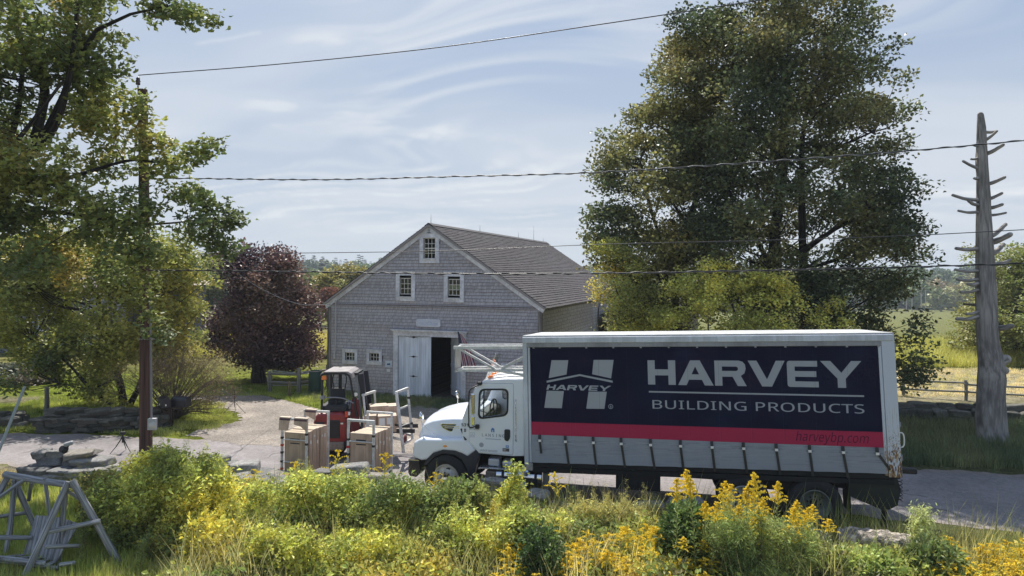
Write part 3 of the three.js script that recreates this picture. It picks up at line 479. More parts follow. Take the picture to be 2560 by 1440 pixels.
// signs and flag on the barn front
function canvasTex(w, h, draw) { const c = document.createElement('canvas'); c.width = w; c.height = h; const x = c.getContext('2d'); draw(x, w, h); const t = new THREE.CanvasTexture(c); t.colorSpace = THREE.SRGBColorSpace; t.anisotropy = 8; return t; }
function printed(w, h, t, rough = 0.6) { const g = new THREE.PlaneGeometry(w, h); return [g, std([1, 1, 1], rough, { map: t })]; }
{
  rand = rng(41);
  const s = thing('barn_sign', 'white oval-cornered sign with faded blue lettering above the barn doors', 'sign', bw(1.515, 3.105, 0.05), BYAW);
  const o = [], w = 0.545, h = 0.155, k = 0.10; for (const [sx, sy] of [[1, 1], [-1, 1], [-1, -1], [1, -1]]) for (let i = 0; i <= 4; i++) { const a = Math.PI / 2 * (sx > 0 ? (sy > 0 ? i / 4 : 3 + i / 4) : (sy > 0 ? 1 + i / 4 : 2 + i / 4)); o.push([sx * w - Math.cos(a) * 0 - sx * k * (1 - Math.abs(Math.cos(a))), sy * h - sy * k * 0.7 * (1 - Math.abs(Math.sin(a)))]); }
  const b = new MB(); b.prism(o, 0.04, null, 0.006); b.build('board', M.trim, s);
  const t = canvasTex(512, 144, (x, W, H) => { x.fillStyle = '#c9cfda'; x.fillRect(0, 0, W, H); x.strokeStyle = '#8d9bbb'; x.lineWidth = 5; const r = rng(8); let px = 26; while (px < W - 30) { const n = 3 + Math.floor(r() * 3), bw2 = 15 + r() * 10, y0 = H * (0.50 + 0.10 * Math.sin(px / W * 9.4)); x.beginPath(); x.moveTo(px, y0 + (r() - 0.5) * 44); for (let i = 1; i < n; i++) x.lineTo(px + bw2 * i / n, y0 + (r() - 0.5) * 46); x.stroke(); px += bw2 + 6; } x.lineWidth = 3; x.beginPath(); for (let i = 0; i <= 40; i++) { const u = i / 40; x.lineTo(60 + u * (W - 120), H * 0.84 - 10 * Math.sin(u * Math.PI)); } x.stroke(); });
  const [g, m] = printed(0.92, 0.235, t); part('lettering', g, m, s, [0, 0, 0.043]);
  const n1 = thing('notice_sign', 'small white notice with a blue emblem beside the barn door', 'notice', bw(-0.29, 1.355, 0.035), BYAW);
  { const c = new MB(); c.rbox(0.31, 0.27, 0.025, 0.006, 0, 0, 0); c.build('board', M.paper, n1); const e = canvasTex(128, 112, (x, W, H) => { x.fillStyle = '#c8d0dc'; x.fillRect(0, 0, W, H); x.fillStyle = '#23486e'; x.beginPath(); x.moveTo(28, 70); x.lineTo(36, 44); x.lineTo(52, 40); x.lineTo(60, 50); x.lineTo(70, 36); x.lineTo(98, 40); x.lineTo(90, 54); x.lineTo(98, 76); x.lineTo(60, 70); x.lineTo(46, 78); x.closePath(); x.fill(); }); const [g2, m2] = printed(0.28, 0.24, e); part('emblem', g2, m2, n1, [0, 0, 0.016]); }
  const n2 = thing('notice_sign', 'tiny blank white card below the emblem notice on the barn', 'notice', bw(-0.305, 1.095, 0.032), BYAW);
  { const c = new MB(); c.rbox(0.155, 0.125, 0.02, 0.004, 0, 0, 0); c.build('board', M.paper, n2); }
  const n3 = thing('notice_board', 'white board on the barn wall right of the doors', 'notice', bw(4.92, 1.25, 0.035), BYAW);
  { const c = new MB(); c.rbox(0.56, 0.72, 0.025, 0.006, 0, 0, 0); c.build('board', M.trim, n3); }
  const f = thing('flag', 'striped flag with starred blue corner hanging from an angled pole by the barn door', 'flag', bw(3.12, 2.66, 0.1), BYAW);
  { const c = new MB(), a = V(0, -0.12, 0), e = V(-0.10, 0.20, 0.75); c.rod(a, e, 0.014, 0.012, 8); c.at(new THREE.SphereGeometry(0.03, 10, 8), e.x, e.y, e.z); c.build('flagpole', std([0.6, 0.58, 0.52], 0.4), f);
    const ft = canvasTex(512, 288, (x, W, H) => { for (let i = 0; i < 13; i++) { x.fillStyle = i % 2 ? '#c9bfc6' : '#86243a'; x.fillRect(0, i * H / 13, W, H / 13 + 1); } x.fillStyle = '#1d2544'; x.fillRect(0, 0, W * 0.4, H * 7 / 13); x.fillStyle = '#c9c9d4'; for (let r = 0; r < 9; r++) for (let k = 0; k < (r % 2 ? 5 : 6); k++) { const cx = (k + (r % 2 ? 1 : 0.5)) * W * 0.4 / 6, cy = (r + 0.5) * H * 7 / 13 / 9; x.beginPath(); for (let q = 0; q < 10; q++) { const rr = q % 2 ? 3 : 7; x.lineTo(cx + rr * Math.sin(q * 0.628), cy - rr * Math.cos(q * 0.628)); } x.fill(); } });
    const NU = 26, NV = 16, p = [], u = [], ix = [];   // the cloth hangs from the slanting pole and spreads towards its foot
    for (let i = 0; i <= NU; i++) for (let j = 0; j <= NV; j++) { const uu = i / NU, vv = j / NV, wd = 0.16 + 0.50 * Math.pow(uu, 0.7); p.push(0.0 + uu * 0.10 + vv * wd + 0.012 * Math.sin(uu * 7 + vv * 5), 0.20 - uu * 1.42 - vv * 0.10 * (1 - uu) + 0.02 * Math.sin(vv * 8), 0.70 - uu * 0.10 + 0.05 * Math.sin(vv * 15 + uu * 3) * (0.4 + 0.6 * uu)); u.push(uu, 1 - vv); }
    for (let i = 0; i < NU; i++) for (let j = 0; j < NV; j++) { const k = i * (NV + 1) + j; ix.push(k, k + 1, k + NV + 2, k, k + NV + 2, k + NV + 1); }
    const g3 = new THREE.BufferGeometry(); g3.setAttribute('position', new THREE.Float32BufferAttribute(p, 3)); g3.setAttribute('uv', new THREE.Float32BufferAttribute(u, 2)); g3.setIndex(ix); g3.computeVertexNormals();
    part('cloth', g3, new THREE.MeshPhysicalMaterial({ color: 0xffffff, map: ft, roughness: 0.95, transmission: 0.25, thickness: 0, side: THREE.DoubleSide }), f); }
}
// ---------- curtain-sided truck ----------
const TYAW = -12.5 * Math.PI / 180, TP = [0.287, 0, -14.982];
const truck = thing('curtain_side_truck', 'white cab truck with dark blue and red curtain side box parked along the stone wall', 'truck', TP, TYAW);
// truck axes: x to the rear, y up, z towards the near side; x = 0 at the front of the box, z = 0 its near side
{
  rand = rng(500);
  const g = (n) => { const o = new THREE.Group(); o.name = n; truck.add(o); return o; };
  const grp = (n, p) => { const o = new THREE.Group(); o.name = n; p.add(o); return o; };
  // --- cargo box, slightly nose-down on its springs
  const box = g('cargo_box'); box.position.set(0, 0.98, 0); box.rotation.set(-0.052, 0, 0.0312);
  const LEN = 7.5, TOPY = 2.76, WID = 2.5;
  const wob = (a, b, t) => a + (b - a) * t;
  const curtainTex = canvasTex(2048, 720, (x, W, H) => {
    const k = W / 7.08, X = (v) => (v - 0.17) * k, Y = (v) => (2.53 - v) * k;
    x.fillStyle = '#0c102a'; x.fillRect(0, 0, W, H);
    const r = rng(9);
    for (let i = 0; i < 60; i++) { const cx = r() * W, cy = r() * H * 0.65, rad = 40 + r() * 160, gr = x.createRadialGradient(cx, cy, 0, cx, cy, rad); const c = r() > 0.5 ? '44,26,54' : '22,36,66'; gr.addColorStop(0, `rgba(${c},0.30)`); gr.addColorStop(1, `rgba(${c},0)`); x.fillStyle = gr; x.fillRect(cx - rad, cy - rad, rad * 2, rad * 2); }
    const poly = (pts, col) => { x.fillStyle = col; x.beginPath(); pts.forEach((q, i) => i ? x.lineTo(X(q[0]), Y(q[1])) : x.moveTo(X(q[0]), Y(q[1]))); x.closePath(); x.fill(); };
    poly([[0.1, 0.915], [7.4, 0.838], [7.4, 0.535], [0.1, 0.635]], '#a72d4c');
    poly([[0.1, 0.635], [7.4, 0.535], [7.4, -0.3], [0.1, -0.3]], '#90959c');
    const grey = '#9fa3a8';
    // emblem: two slanted bars cut by a roof line, and the word under it
    poly([[0.64, 2.245], [1.01, 2.245], [0.965, 1.935], [0.57, 1.855]], grey); poly([[1.56, 2.25], [1.99, 2.25], [1.925, 1.855], [1.52, 1.945]], grey);
    poly([[0.52, 1.585], [0.90, 1.58], [0.845, 1.21], [0.46, 1.215]], grey); poly([[1.435, 1.575], [1.825, 1.575], [1.765, 1.21], [1.375, 1.21]], grey);
    poly([[0.52, 1.80], [1.25, 1.945], [1.955, 1.81], [1.955, 1.765], [1.25, 1.905], [0.525, 1.755]], grey);
    x.strokeStyle = grey; x.lineWidth = 3.4; x.beginPath(); x.arc(X(1.90), Y(1.262), 13, 0, 7); x.stroke(); x.fillStyle = grey; x.font = 'bold 19px sans-serif'; x.textAlign = 'center'; x.textBaseline = 'middle'; x.fillText('R', X(1.90), Y(1.262) + 1);
    // extended capitals, drawn in a unit cell
    const P = { H: [1.26, [[0, 0], [0.33, 0], [0.33, 0.37], [0.93, 0.37], [0.93, 0], [1.26, 0], [1.26, 1], [0.93, 1], [0.93, 0.62], [0.33, 0.62], [0.33, 1], [0, 1]]],
      A: [1.58, [[0.57, 0], [1.0, 0], [1.58, 1], [1.19, 1], [1.07, 0.78], [0.50, 0.78], [0.38, 1], [0, 1]], [[0.785, 0.25], [0.95, 0.56], [0.62, 0.56]]],
      R: [1.40, [[0, 0], [1.08, 0], [1.24, 0.05], [1.34, 0.16], [1.36, 0.32], [1.30, 0.50], [1.14, 0.60], [1.38, 1], [0.99, 1], [0.78, 0.64], [0.33, 0.64], [0.33, 1], [0, 1]], [[0.33, 0.24], [0.95, 0.24], [1.02, 0.28], [1.02, 0.37], [0.95, 0.41], [0.33, 0.41]]],
      V: [1.58, [[0, 0], [0.38, 0], [0.80, 0.72], [1.20, 0], [1.58, 0], [1.0, 1], [0.58, 1]]],
      E: [1.30, [[0.10, 0], [1.27, 0], [1.27, 0.22], [0.33, 0.22], [0.33, 0.39], [1.22, 0.39], [1.22, 0.61], [0.33, 0.61], [0.33, 0.78], [1.30, 0.78], [1.30, 1], [0.10, 1], [0.03, 0.97], [0, 0.9], [0, 0.1], [0.03, 0.03]]],
      Y: [1.69, [[0, 0], [0.42, 0], [0.85, 0.44], [1.27, 0], [1.69, 0], [1.02, 0.66], [1.02, 1], [0.68, 1], [0.68, 0.66]]] };
    const word = (s, x0, x1, yt0, yt1, yb0, yb1, slant = 0) => {
      const gap = 0.10, tot = [...s].reduce((a, c) => a + P[c][0] + gap, -gap); let u = 0; x.fillStyle = grey;
      for (const c of s) { const [w, ...rings] = P[c]; x.beginPath(); for (const ring of rings) { ring.forEach((q, i) => { const t = (u + q[0] - (slant ? slant * (q[1] - 0.5) : 0)) / tot, px = wob(x0, x1, t), py = wob(wob(yt0, yt1, t), wob(yb0, yb1, t), q[1]); i ? x.lineTo(X(px), Y(py)) : x.moveTo(X(px), Y(py)); }); x.closePath(); } x.fill('evenodd'); u += w + gap; if (c === 'A' || c === 'R') u -= 0.04; if (c === 'V') u -= 0.02; }
    };
    word('HARVEY', 2.70, 6.93, 2.244, 2.225, 1.734, 1.69); word('HARVEY', 0.53, 1.92, 1.716, 1.70, 1.606, 1.585, 0.25);
    poly([[2.71, 1.60], [6.90, 1.552], [6.90, 1.518], [2.71, 1.567]], grey);
    // the second line and the address
    const line = (s, font, x0, x1, y0, y1, col, h, sk = 0) => { x.save(); x.font = font; x.textAlign = 'left'; x.textBaseline = 'alphabetic'; x.fillStyle = col; const m = x.measureText(s), w = m.width; x.transform((X(x1) - X(x0)) / w, (Y(y1) - Y(y0)) / w, sk, h, X(x0), Y(y0)); x.fillText(s, 0, 0); x.restore(); };
    line('BUILDING PRODUCTS', '100px sans-serif', 2.735, 6.91, 1.235, 1.195, grey, 0.715);
    line('harveybp.com', 'italic 100px sans-serif', 5.57, 6.94, 0.637, 0.617, '#571a36', 0.74);
    // road dirt over the lower panel, seams, scuffs
    for (let i = 0; i < 900; i++) { const cx = r() * W, cy = Y(0.55) + r() * r() * 160; x.fillStyle = r() > 0.6 ? `rgba(70,72,76,${r() * 0.12})` : `rgba(190,192,196,${r() * 0.10})`; x.fillRect(cx, cy, 20 + r() * 140, 1 + r() * 7); }
    for (let i = 0; i < 500; i++) { x.fillStyle = `rgba(160,165,175,${r() * 0.06})`; x.fillRect(r() * W, r() * H * 0.62, 1 + r() * 2, 10 + r() * 90); }
    for (let i = 0; i < 11; i++) { const cx = X(0.4 + i * 0.62); x.fillStyle = 'rgba(200,205,215,0.05)'; x.fillRect(cx, 0, 5, Y(0.6)); x.fillStyle = 'rgba(0,0,0,0.18)'; x.fillRect(cx + 5, 0, 2, Y(0.6)); }
    const st = (v) => 0.60 - 0.0135 * v; for (let i = 0; i < 12; i++) { const v = [0.35, 0.91, 1.51, 2.10, 2.71, 3.32, 3.95, 4.57, 5.20, 5.83, 6.45, 7.07][i]; x.fillStyle = 'rgba(40,42,48,0.20)'; x.fillRect(X(v) - 16 - r() * 8, Y(st(v) - 0.07), 32 + r() * 20, 6 + r() * 5); }
  });
  {
    const w = 7.08, h = 2.49, pg = new THREE.PlaneGeometry(w, h, 200, 40), P = pg.attributes.position;
    for (let i = 0; i < P.count; i++) { const x = P.getX(i) + w / 2, y = P.getY(i) / h + 0.5; P.setZ(i, 0.012 * (fbm(x * 2.2, y * 1.2, 3, 171) - 0.5) + 0.010 * Math.sin(x * 10.1) * (0.25 + smooth(0.3, 0, y)) + 0.02 * (fbm(x * 1.3, y * 7, 3, 173) - 0.5) * smooth(0.28, 0.12, y) + 0.008 * Math.sin(x * 10.3 + 1) * smooth(0.9, 1, y)); }
    pg.computeVertexNormals();
    part('curtain', pg, new THREE.MeshPhysicalMaterial({ color: 0xffffff, roughness: 0.75, specularIntensity: 0.45, map: curtainTex, bumpMap: rep(T.bumpFine, 14, 5), bumpScale: 0.002 }), box, [0.17 + w / 2, 0.04 + h / 2, -0.015]);
  }
  const white = std([0.62, 0.66, 0.72], 0.5, { map: rep(T.streak, 0.6, 0.5) });
  { const b = new MB(); b.rbox(LEN - 0.02, 0.13, 0.07, 0.015, LEN / 2 - 0.01, TOPY - 0.075, -0.012); b.build('top_rail', white, box); }
  { const b = new MB(); b.rbox(LEN - 0.16, 0.10, 0.05, 0.01, LEN / 2 - 0.03, TOPY - 0.185, -0.018); b.build('curtain_track', M.greyMetal, box); }
  { const b = new MB(); b.box(LEN + 0.0, 0.03, WID - 0.02, LEN / 2, TOPY + 0.008, -WID / 2); b.build('roof', std([0.58, 0.59, 0.60], 0.6, { map: rep(T.blotch, 0.5) }), box); }
  for (let i = 0; i < 13; i++) { const b = new MB(); b.box(0.04, 0.03, 0.02, 0.25 + i * 0.58, TOPY - 0.245, -0.004); b.build('roller', M.greyMetal, box); }
  { const b = new MB(); b.rbox(0.10, TOPY - 0.02, 0.14, 0.02, 0.05, TOPY / 2 - 0.03, -0.06); b.rbox(0.055, TOPY - 0.12, 0.07, 0.012, 0.135, TOPY / 2 - 0.03, -0.05); b.build('corner_post', white, box); }
  const rust = canvasTex(256, 1024, (x, W, H) => { x.fillStyle = '#c4cbd4'; x.fillRect(0, 0, W, H); const r = rng(31); const q = (cx, cy, rad, c) => { const gr = x.createRadialGradient(cx, cy, 0, cx, cy, rad); gr.addColorStop(0, c); gr.addColorStop(0.7, c); gr.addColorStop(1, 'rgba(120,80,40,0)'); x.fillStyle = gr; x.beginPath(); x.arc(cx, cy, rad, 0, 7); x.fill(); }; for (let i = 0; i < 340; i++) { const t = Math.pow(r(), 0.7), cy = H * (0.66 + 0.34 * t) + r() * 20; q(r() * W, cy, 3 + r() * 20 * t, pick2(r, ['rgba(150,112,62,0.75)', 'rgba(102,62,36,0.8)', 'rgba(178,150,92,0.6)', 'rgba(70,48,36,0.75)'])); } for (let i = 0; i < 60; i++) { x.fillStyle = `rgba(96,66,44,${0.2 + r() * 0.4})`; x.fillRect(r() * W, H * (0.5 + r() * 0.4), 1 + r() * 3, 10 + r() * 80); } });
  function pick2(r, a) { return a[Math.floor(r() * a.length)]; }
  { const b = new MB(); b.keepUV = true; b.box(0.235, TOPY + 0.02, 0.14, LEN - 0.118, TOPY / 2 - 0.01, -0.062); b.build('corner_post', std([1, 1, 1], 0.6, { map: rust }), box, 'rusty rear corner post'); const c = new MB(); c.keepUV = true; c.rbox(0.06, TOPY - 0.20, 0.10, 0.015, LEN - 0.27, TOPY / 2 - 0.10, -0.05); c.build('corner_post', std([1, 1, 1], 0.6, { map: rust }), box); }
  { const b = new MB(); b.box(0.06, TOPY - 0.08, WID - 0.2, 0.05, TOPY / 2 - 0.01, -WID / 2); b.build('bulkhead', white, box); const c = new MB(); c.box(0.05, TOPY - 0.1, WID - 0.2, LEN - 0.06, TOPY / 2, -WID / 2); c.build('rear_door', white, box); const d = new MB(); d.box(LEN - 0.1, TOPY - 0.1, 0.03, LEN / 2, TOPY / 2, -WID + 0.03); d.build('curtain', std([0.02, 0.023, 0.05], 0.6), box); const e = new MB(); e.box(LEN - 0.05, 0.12, WID - 0.1, LEN / 2, 0.0, -WID / 2); e.build('deck', M.chassis, box); }
  [0.35, 0.91, 1.51, 2.10, 2.71, 3.32, 3.95, 4.57, 5.20, 5.83, 6.45, 7.07].forEach((x, i) => {
    const y = 0.545 - 0.0135 * x, b = new MB(), lean = i === 11 ? 0.33 : 0.05 + rnd(-0.01, 0.02), bot = i === 0 ? 0.30 : i === 11 ? 0.33 : 0.52;
    b.bar(V(x, y, 0.012), V(x + lean * bot / 0.45 * 0.9, y - bot, 0.010), 0.048, 0.005, V(1, 0, 0)); b.build('strap', M.tapeBlack, box);
    const c = new MB(); c.rbox(0.058, 0.10, 0.03, 0.008, x, y + 0.05, 0.022); c.build('buckle', M.dark, box); const e = new MB(); e.rbox(0.062, 0.05, 0.036, 0.006, x + 0.004, y - 0.025, 0.025); e.build('buckle', M.lensWhite, box);
  });
  // handle, bar and hose at the tail
  { const b = new MB(); b.tube([V(7.5, 0.82, -0.1), V(7.58, 0.81, -0.1), V(7.58, 0.56, -0.1), V(7.5, 0.53, -0.1)], 0.014, 6, 20); b.build('grab_handle', M.lensWhite, box); const c = new MB(); c.rbox(0.05, 0.10, 0.05, 0.01, 7.53, 0.98, -0.1); c.rbox(0.05, 0.12, 0.05, 0.01, 7.53, 0.34, -0.1); c.rbox(0.04, 0.12, 0.05, 0.01, 7.53, 2.5, -0.1); c.build('door_hinge', M.greyMetal, box); }
  { const b = new MB(), p = []; for (let i = 0; i <= 60; i++) { const a = i / 60 * Math.PI * 2 * 6; p.push(V(7.49 + 0.035 * Math.cos(a), 1.12 - i / 60 * 0.42, -0.12 + 0.035 * Math.sin(a))); } b.tube(p, 0.008, 5, 160); b.build('coiled_hose', M.black, truck); }
  // --- chassis and what hangs from it
  { const b = new MB(); for (const z of [-0.8, -1.7]) b.box(9.6, 0.24, 0.08, 2.5, 0.83, z); for (let i = 0; i < 9; i++) b.box(0.07, 0.16, 0.9, -1.6 + i * 1.1, 0.83, -1.25); b.box(7.3, 0.10, 0.07, 3.72, 0.96, -0.10, 0, 0, 0.031); b.box(1.1, 0.28, 2.2, 1.35, 0.98, -1.3); b.box(3.3, 0.30, 1.9, 4.9, 0.98, -1.25); b.build('chassis', M.chassis, truck); }
  { const b = new MB(); b.rbox(0.93, 0.50, 0.55, 0.02, 2.43, 0.80, -0.38); b.build('tool_box', M.chassis, truck); }
  const decal = (w, h, p, draw, parent = truck, name = 'decal', res = 256) => { const t = canvasTex(Math.round(w * res / Math.max(w, h)), Math.max(8, Math.round(h * res / Math.max(w, h))), draw); return part(name, new THREE.PlaneGeometry(w, h), std([1, 1, 1], 0.6, { map: t, transparent: true }), parent, p); };
  decal(0.11, 0.14, [2.33, 1.01, -0.098], (x, W, H) => { x.fillStyle = '#2c5a48'; x.beginPath(); x.moveTo(10, 10); x.lineTo(W - 10, 10); x.lineTo(W - 14, H * 0.65); x.lineTo(W / 2, H - 8); x.lineTo(14, H * 0.65); x.fill(); x.fillStyle = '#8fb0a0'; x.fillRect(W * 0.25, H * 0.6, W * 0.5, 14); x.fillRect(W * 0.25, H * 0.25, W * 0.5, 10); }, truck, 'badge');
  decal(0.16, 0.045, [2.66, 1.015, -0.098], (x, W, H) => { x.fillStyle = '#aeb4ba'; for (let i = 0; i < 8; i++) x.fillRect(8 + i * 30, H * 0.25 + (i % 3) * 4, 20, H * 0.45); }, truck, 'badge');
  { const b = new MB(); b.box(0.28, 0.03, 0.22, 1.38, 0.80, -0.35); b.rod(V(1.25, 1.0, -0.35), V(1.27, 0.8, -0.3), 0.012); b.rod(V(1.5, 1.0, -0.35), V(1.5, 0.78, -0.3), 0.012); b.build('side_step', M.chassis, truck); }
  { const o = [[6.52, 1.14], [7.43, 1.19], [7.5, 0.91], [7.44, 0.62], [7.29, 0.52], [7.15, 0.51], [6.58, 0.73]]; for (const z of [-0.16, -2.3]) { const b = new MB(); b.prism(o, 0.05, new THREE.Matrix4().makeTranslation(0, 0, z), 0.008); b.build('mounting_plate', std([0.018, 0.026, 0.024], 0.6, { map: rep(T.blotch, 1) }), truck); } const c = new MB(); c.box(0.12, 0.12, 2.1, 7.3, 0.62, -1.22); c.box(0.12, 0.12, 2.1, 7.38, 1.05, -1.22); c.build('cross_tube', M.chassis, truck); for (const z of [-0.15, -1.9]) { const d = new MB(); d.rbox(0.34, 0.11, 0.14, 0.03, 7.62, 1.30, z); d.build('rear_bumper', M.black, truck); } const e = new MB(); e.rod(V(7.22, 0.52, -0.2), V(7.22, 0.06, -0.2), 0.05, 0.05, 10); e.rbox(0.30, 0.05, 0.2, 0.02, 7.22, 0.04, -0.2); e.build('support_foot', M.chassis, truck); }
  for (const z of [-0.32, -2.18]) { const b = new MB(); b.box(0.02, 0.74, 0.56, 6.56, 0.77, z, 0, 0, 0.04); b.build('mud_flap', M.black, truck); }
  { const b = new MB(); b.bar(V(4.1, 0.78, -0.33), V(6.4, 0.78, -0.33), 0.1, 0.14); b.build('suspension', M.chassis, truck); for (const x of [4.56, 5.93]) { const c = new MB(); c.rod(V(x, 0.52, -0.4), V(x, 0.52, -2.1), 0.08); c.rbox(0.5, 0.36, 0.5, 0.12, x, 0.55, -1.25); c.build('axle', M.chassis, truck); } const d = new MB(); d.rod(V(-1.84, 0.5, -0.5), V(-1.84, 0.5, -2.0), 0.06); d.build('axle', M.chassis, truck); }
  // --- wheels
  const tyreGeo = (() => { const R = 0.52, w = 0.135, pr = [[0.30, -0.09], [0.315, -w], [0.40, -w - 0.012], [0.475, -w + 0.002], [R - 0.012, -w + 0.022], [R, -w + 0.04]]; for (let i = 0; i < 4; i++) { const y = -0.075 + i * 0.05; pr.push([R, y - 0.016], [R - 0.014, y - 0.012], [R - 0.014, y - 0.003], [R, y + 0.001]); } pr.push([R, w - 0.04], [R - 0.012, w - 0.022], [0.475, w - 0.002], [0.40, w + 0.012], [0.315, w], [0.30, 0.09]); const g = new THREE.LatheGeometry(pr.map((q) => new THREE.Vector2(...q)), 48); g.rotateX(Math.PI / 2); return g; })();
  const lathe = (pr) => { const g = new THREE.LatheGeometry(pr.map((q) => new THREE.Vector2(...q)), 40); g.rotateX(Math.PI / 2); return g; };
  const rimFront = lathe([[0.302, 0.10], [0.29, 0.125], [0.272, 0.12], [0.255, 0.085], [0.20, 0.105], [0.15, 0.145], [0.11, 0.15], [0.105, 0.13], [0, 0.13]]), rimRear = lathe([[0.302, 0.11], [0.292, 0.132], [0.275, 0.125], [0.262, 0.04], [0.24, -0.02], [0.16, -0.05], [0.13, -0.045], [0, -0.045]]);
  function wheel(x, y, z, kind, side) {
    const w = g('wheel'); w.position.set(x, y, z); if (side < 0) w.rotation.y = Math.PI; w.rotateZ(rnd(0, 1));
    part('tyre', tyreGeo, M.rubber, w); if (kind !== 'front') part('tyre', tyreGeo, M.rubber, w, [0, 0, -0.31]);
    const rimM = kind === 'front' ? std([0.62, 0.60, 0.56], 0.5, { map: rep(T.blotch, 3) }) : kind === 'light' ? std([0.48, 0.53, 0.62], 0.5, { map: rep(T.blotch, 3) }) : std([0.22, 0.25, 0.24], 0.5, { metalness: 0.2, map: rep(T.blotch, 3) });
    part('rim', kind === 'front' ? rimFront : rimRear, rimM, w);
    const zf = kind === 'front' ? 0.155 : -0.035, h = new MB(); for (let i = 0; i < 8; i++) { const a = i / 8 * 6.283; h.rod(V(0.125 * Math.cos(a), 0.125 * Math.sin(a), zf - 0.03), V(0.125 * Math.cos(a), 0.125 * Math.sin(a), zf + 0.02), 0.018, 0.016, 6); } h.rod(V(0, 0, zf - 0.06), V(0, 0, kind === 'front' ? 0.19 : 0.09), 0.085, 0.07, 16); h.build('hub', kind === 'front' ? std([0.06, 0.05, 0.045], 0.6) : M.chassis, w);
    for (let i = 0; i < (kind === 'front' ? 5 : 2); i++) { const v = new MB(); const a = i / (kind === 'front' ? 5 : 2) * 6.283; const r = 0.205, zz = kind === 'front' ? 0.1005 : -0.032; v.at(new THREE.CylinderGeometry(0.034, 0.034, 0.012, 14), r * Math.cos(a), r * Math.sin(a), zz, Math.PI / 2, 0, 0, 1.5, 1, 0.8); v.build('hand_hole', M.dark, w); }
  }
  wheel(-1.84, 0.515, -0.27, 'front', 1); wheel(-1.84, 0.515, -2.23, 'front', -1);
  wheel(4.56, 0.51, -0.20, 'light', 1); wheel(4.56, 0.51, -2.3, 'light', -1); wheel(5.93, 0.52, -0.20, 'dark', 1); wheel(5.93, 0.52, -2.3, 'dark', -1);
  // --- cab
  const N = -0.12, F = -2.38, rp = (pts, r) => { const o = []; pts.forEach((p, i) => { const a = pts[(i + pts.length - 1) % pts.length], b = pts[(i + 1) % pts.length], d0 = Math.hypot(a[0] - p[0], a[1] - p[1]), d1 = Math.hypot(b[0] - p[0], b[1] - p[1]), r0 = Math.min(r, d0 * 0.45, d1 * 0.45), A = [p[0] + (a[0] - p[0]) / d0 * r0, p[1] + (a[1] - p[1]) / d0 * r0], B = [p[0] + (b[0] - p[0]) / d1 * r0, p[1] + (b[1] - p[1]) / d1 * r0]; for (let k = 0; k <= 6; k++) { const t = k / 6; o.push([(1 - t) * (1 - t) * A[0] + 2 * t * (1 - t) * p[0] + t * t * B[0], (1 - t) * (1 - t) * A[1] + 2 * t * (1 - t) * p[1] + t * t * B[1]]); } }); return o; };
  const v2 = (q) => q.map((p) => new THREE.Vector2(...p));
  const winO = rp([[-1.045, 2.545], [-0.395, 2.575], [-0.405, 2.0], [-1.075, 1.885]], 0.13), winI = rp([[-1.025, 2.525], [-0.415, 2.552], [-0.425, 2.018], [-1.055, 1.91]], 0.12);
  const cabO = [[-0.03, 1.12], [-0.28, 1.10], [-1.06, 1.12], [-1.31, 1.36], [-1.45, 1.42], [-1.45, 1.86], [-1.40, 1.90], [-1.15, 2.55], [-1.09, 2.66], [-0.96, 2.735], [-0.5, 2.78], [-0.03, 2.79]];
  const holed = (o, h, depth, bev) => { const s = new THREE.Shape(v2(o)); if (h) s.holes.push(new THREE.Path(v2(h))); const q = new THREE.ExtrudeGeometry(s, { depth: depth - 2 * bev, bevelEnabled: bev > 0, bevelSize: bev, bevelThickness: bev, bevelSegments: 3, bevelOffset: -bev }); q.translate(0, 0, bev); return q; };
  const cab = g('cab');
  for (const z of [N - 0.07, F]) part('side_panel', holed(cabO, winO, 0.07, 0.015), M.cab, cab, [0, 0, z]);
  { const b = new MB(), t = [[-1.17, 2.56], [-1.10, 2.665], [-0.97, 2.745], [-0.75, 2.80], [-0.45, 2.835], [-0.02, 2.845]]; const n = 14; // crowned roof
    const pg = new THREE.PlaneGeometry(1, 1, t.length - 1, n), P = pg.attributes.position; for (let j = 0; j <= n; j++) for (let i = 0; i < t.length; i++) { const s = j / n * 2 - 1, e = 1 - Math.pow(Math.abs(s), 5); P.setXYZ(j * t.length + i, t[i][0] + 0.05 * s * s * (1 - i / 5), t[i][1] - 0.07 * (1 - e) + 0.02 * (1 - s * s), (N + F) / 2 + s * (N - F) / 2 * 0.997); } pg.computeVertexNormals(); b.add(pg); const m = b.build('roof', new THREE.MeshPhysicalMaterial({ color: L(0.78, 0.79, 0.80), roughness: 0.4, clearcoat: 0.5, side: THREE.DoubleSide }), cab); }
  { const b = new MB(); b.box(0.04, 1.66, 2.2, -0.05, 1.97, -1.25); b.box(1.3, 0.06, 2.2, -0.7, 1.16, -1.25); b.build('rear_wall', std([0.12, 0.125, 0.13], 0.8), cab); }
  { const b = new MB(); b.rbox(0.24, 1.62, 2.2, 0.09, -0.135, 1.99, -1.25, 0, 0, 0, 4); b.build('rear_fairing', M.cab, cab); }
  const doorO = rp([[-1.285, 1.90], [-1.285, 2.28], [-1.13, 2.59], [-1.02, 2.675], [-0.275, 2.70], [-0.285, 1.135], [-1.05, 1.145], [-1.285, 1.38]], 0.04);
  for (const z of [N - 0.002, F - 0.012]) part('door', holed(doorO, winO, 0.014, 0.005), M.cab, truck, [0, 0, z]);
  { const s = new MB(), C = [...doorO, doorO[0]].map((q) => V(q[0], q[1], N - 0.001)); for (let i = 1; i < C.length; i++) s.rod(C[i - 1], C[i], 0.006, 0.006, 4, false); s.build('door_seal', std([0.10, 0.11, 0.13], 0.7), truck); }
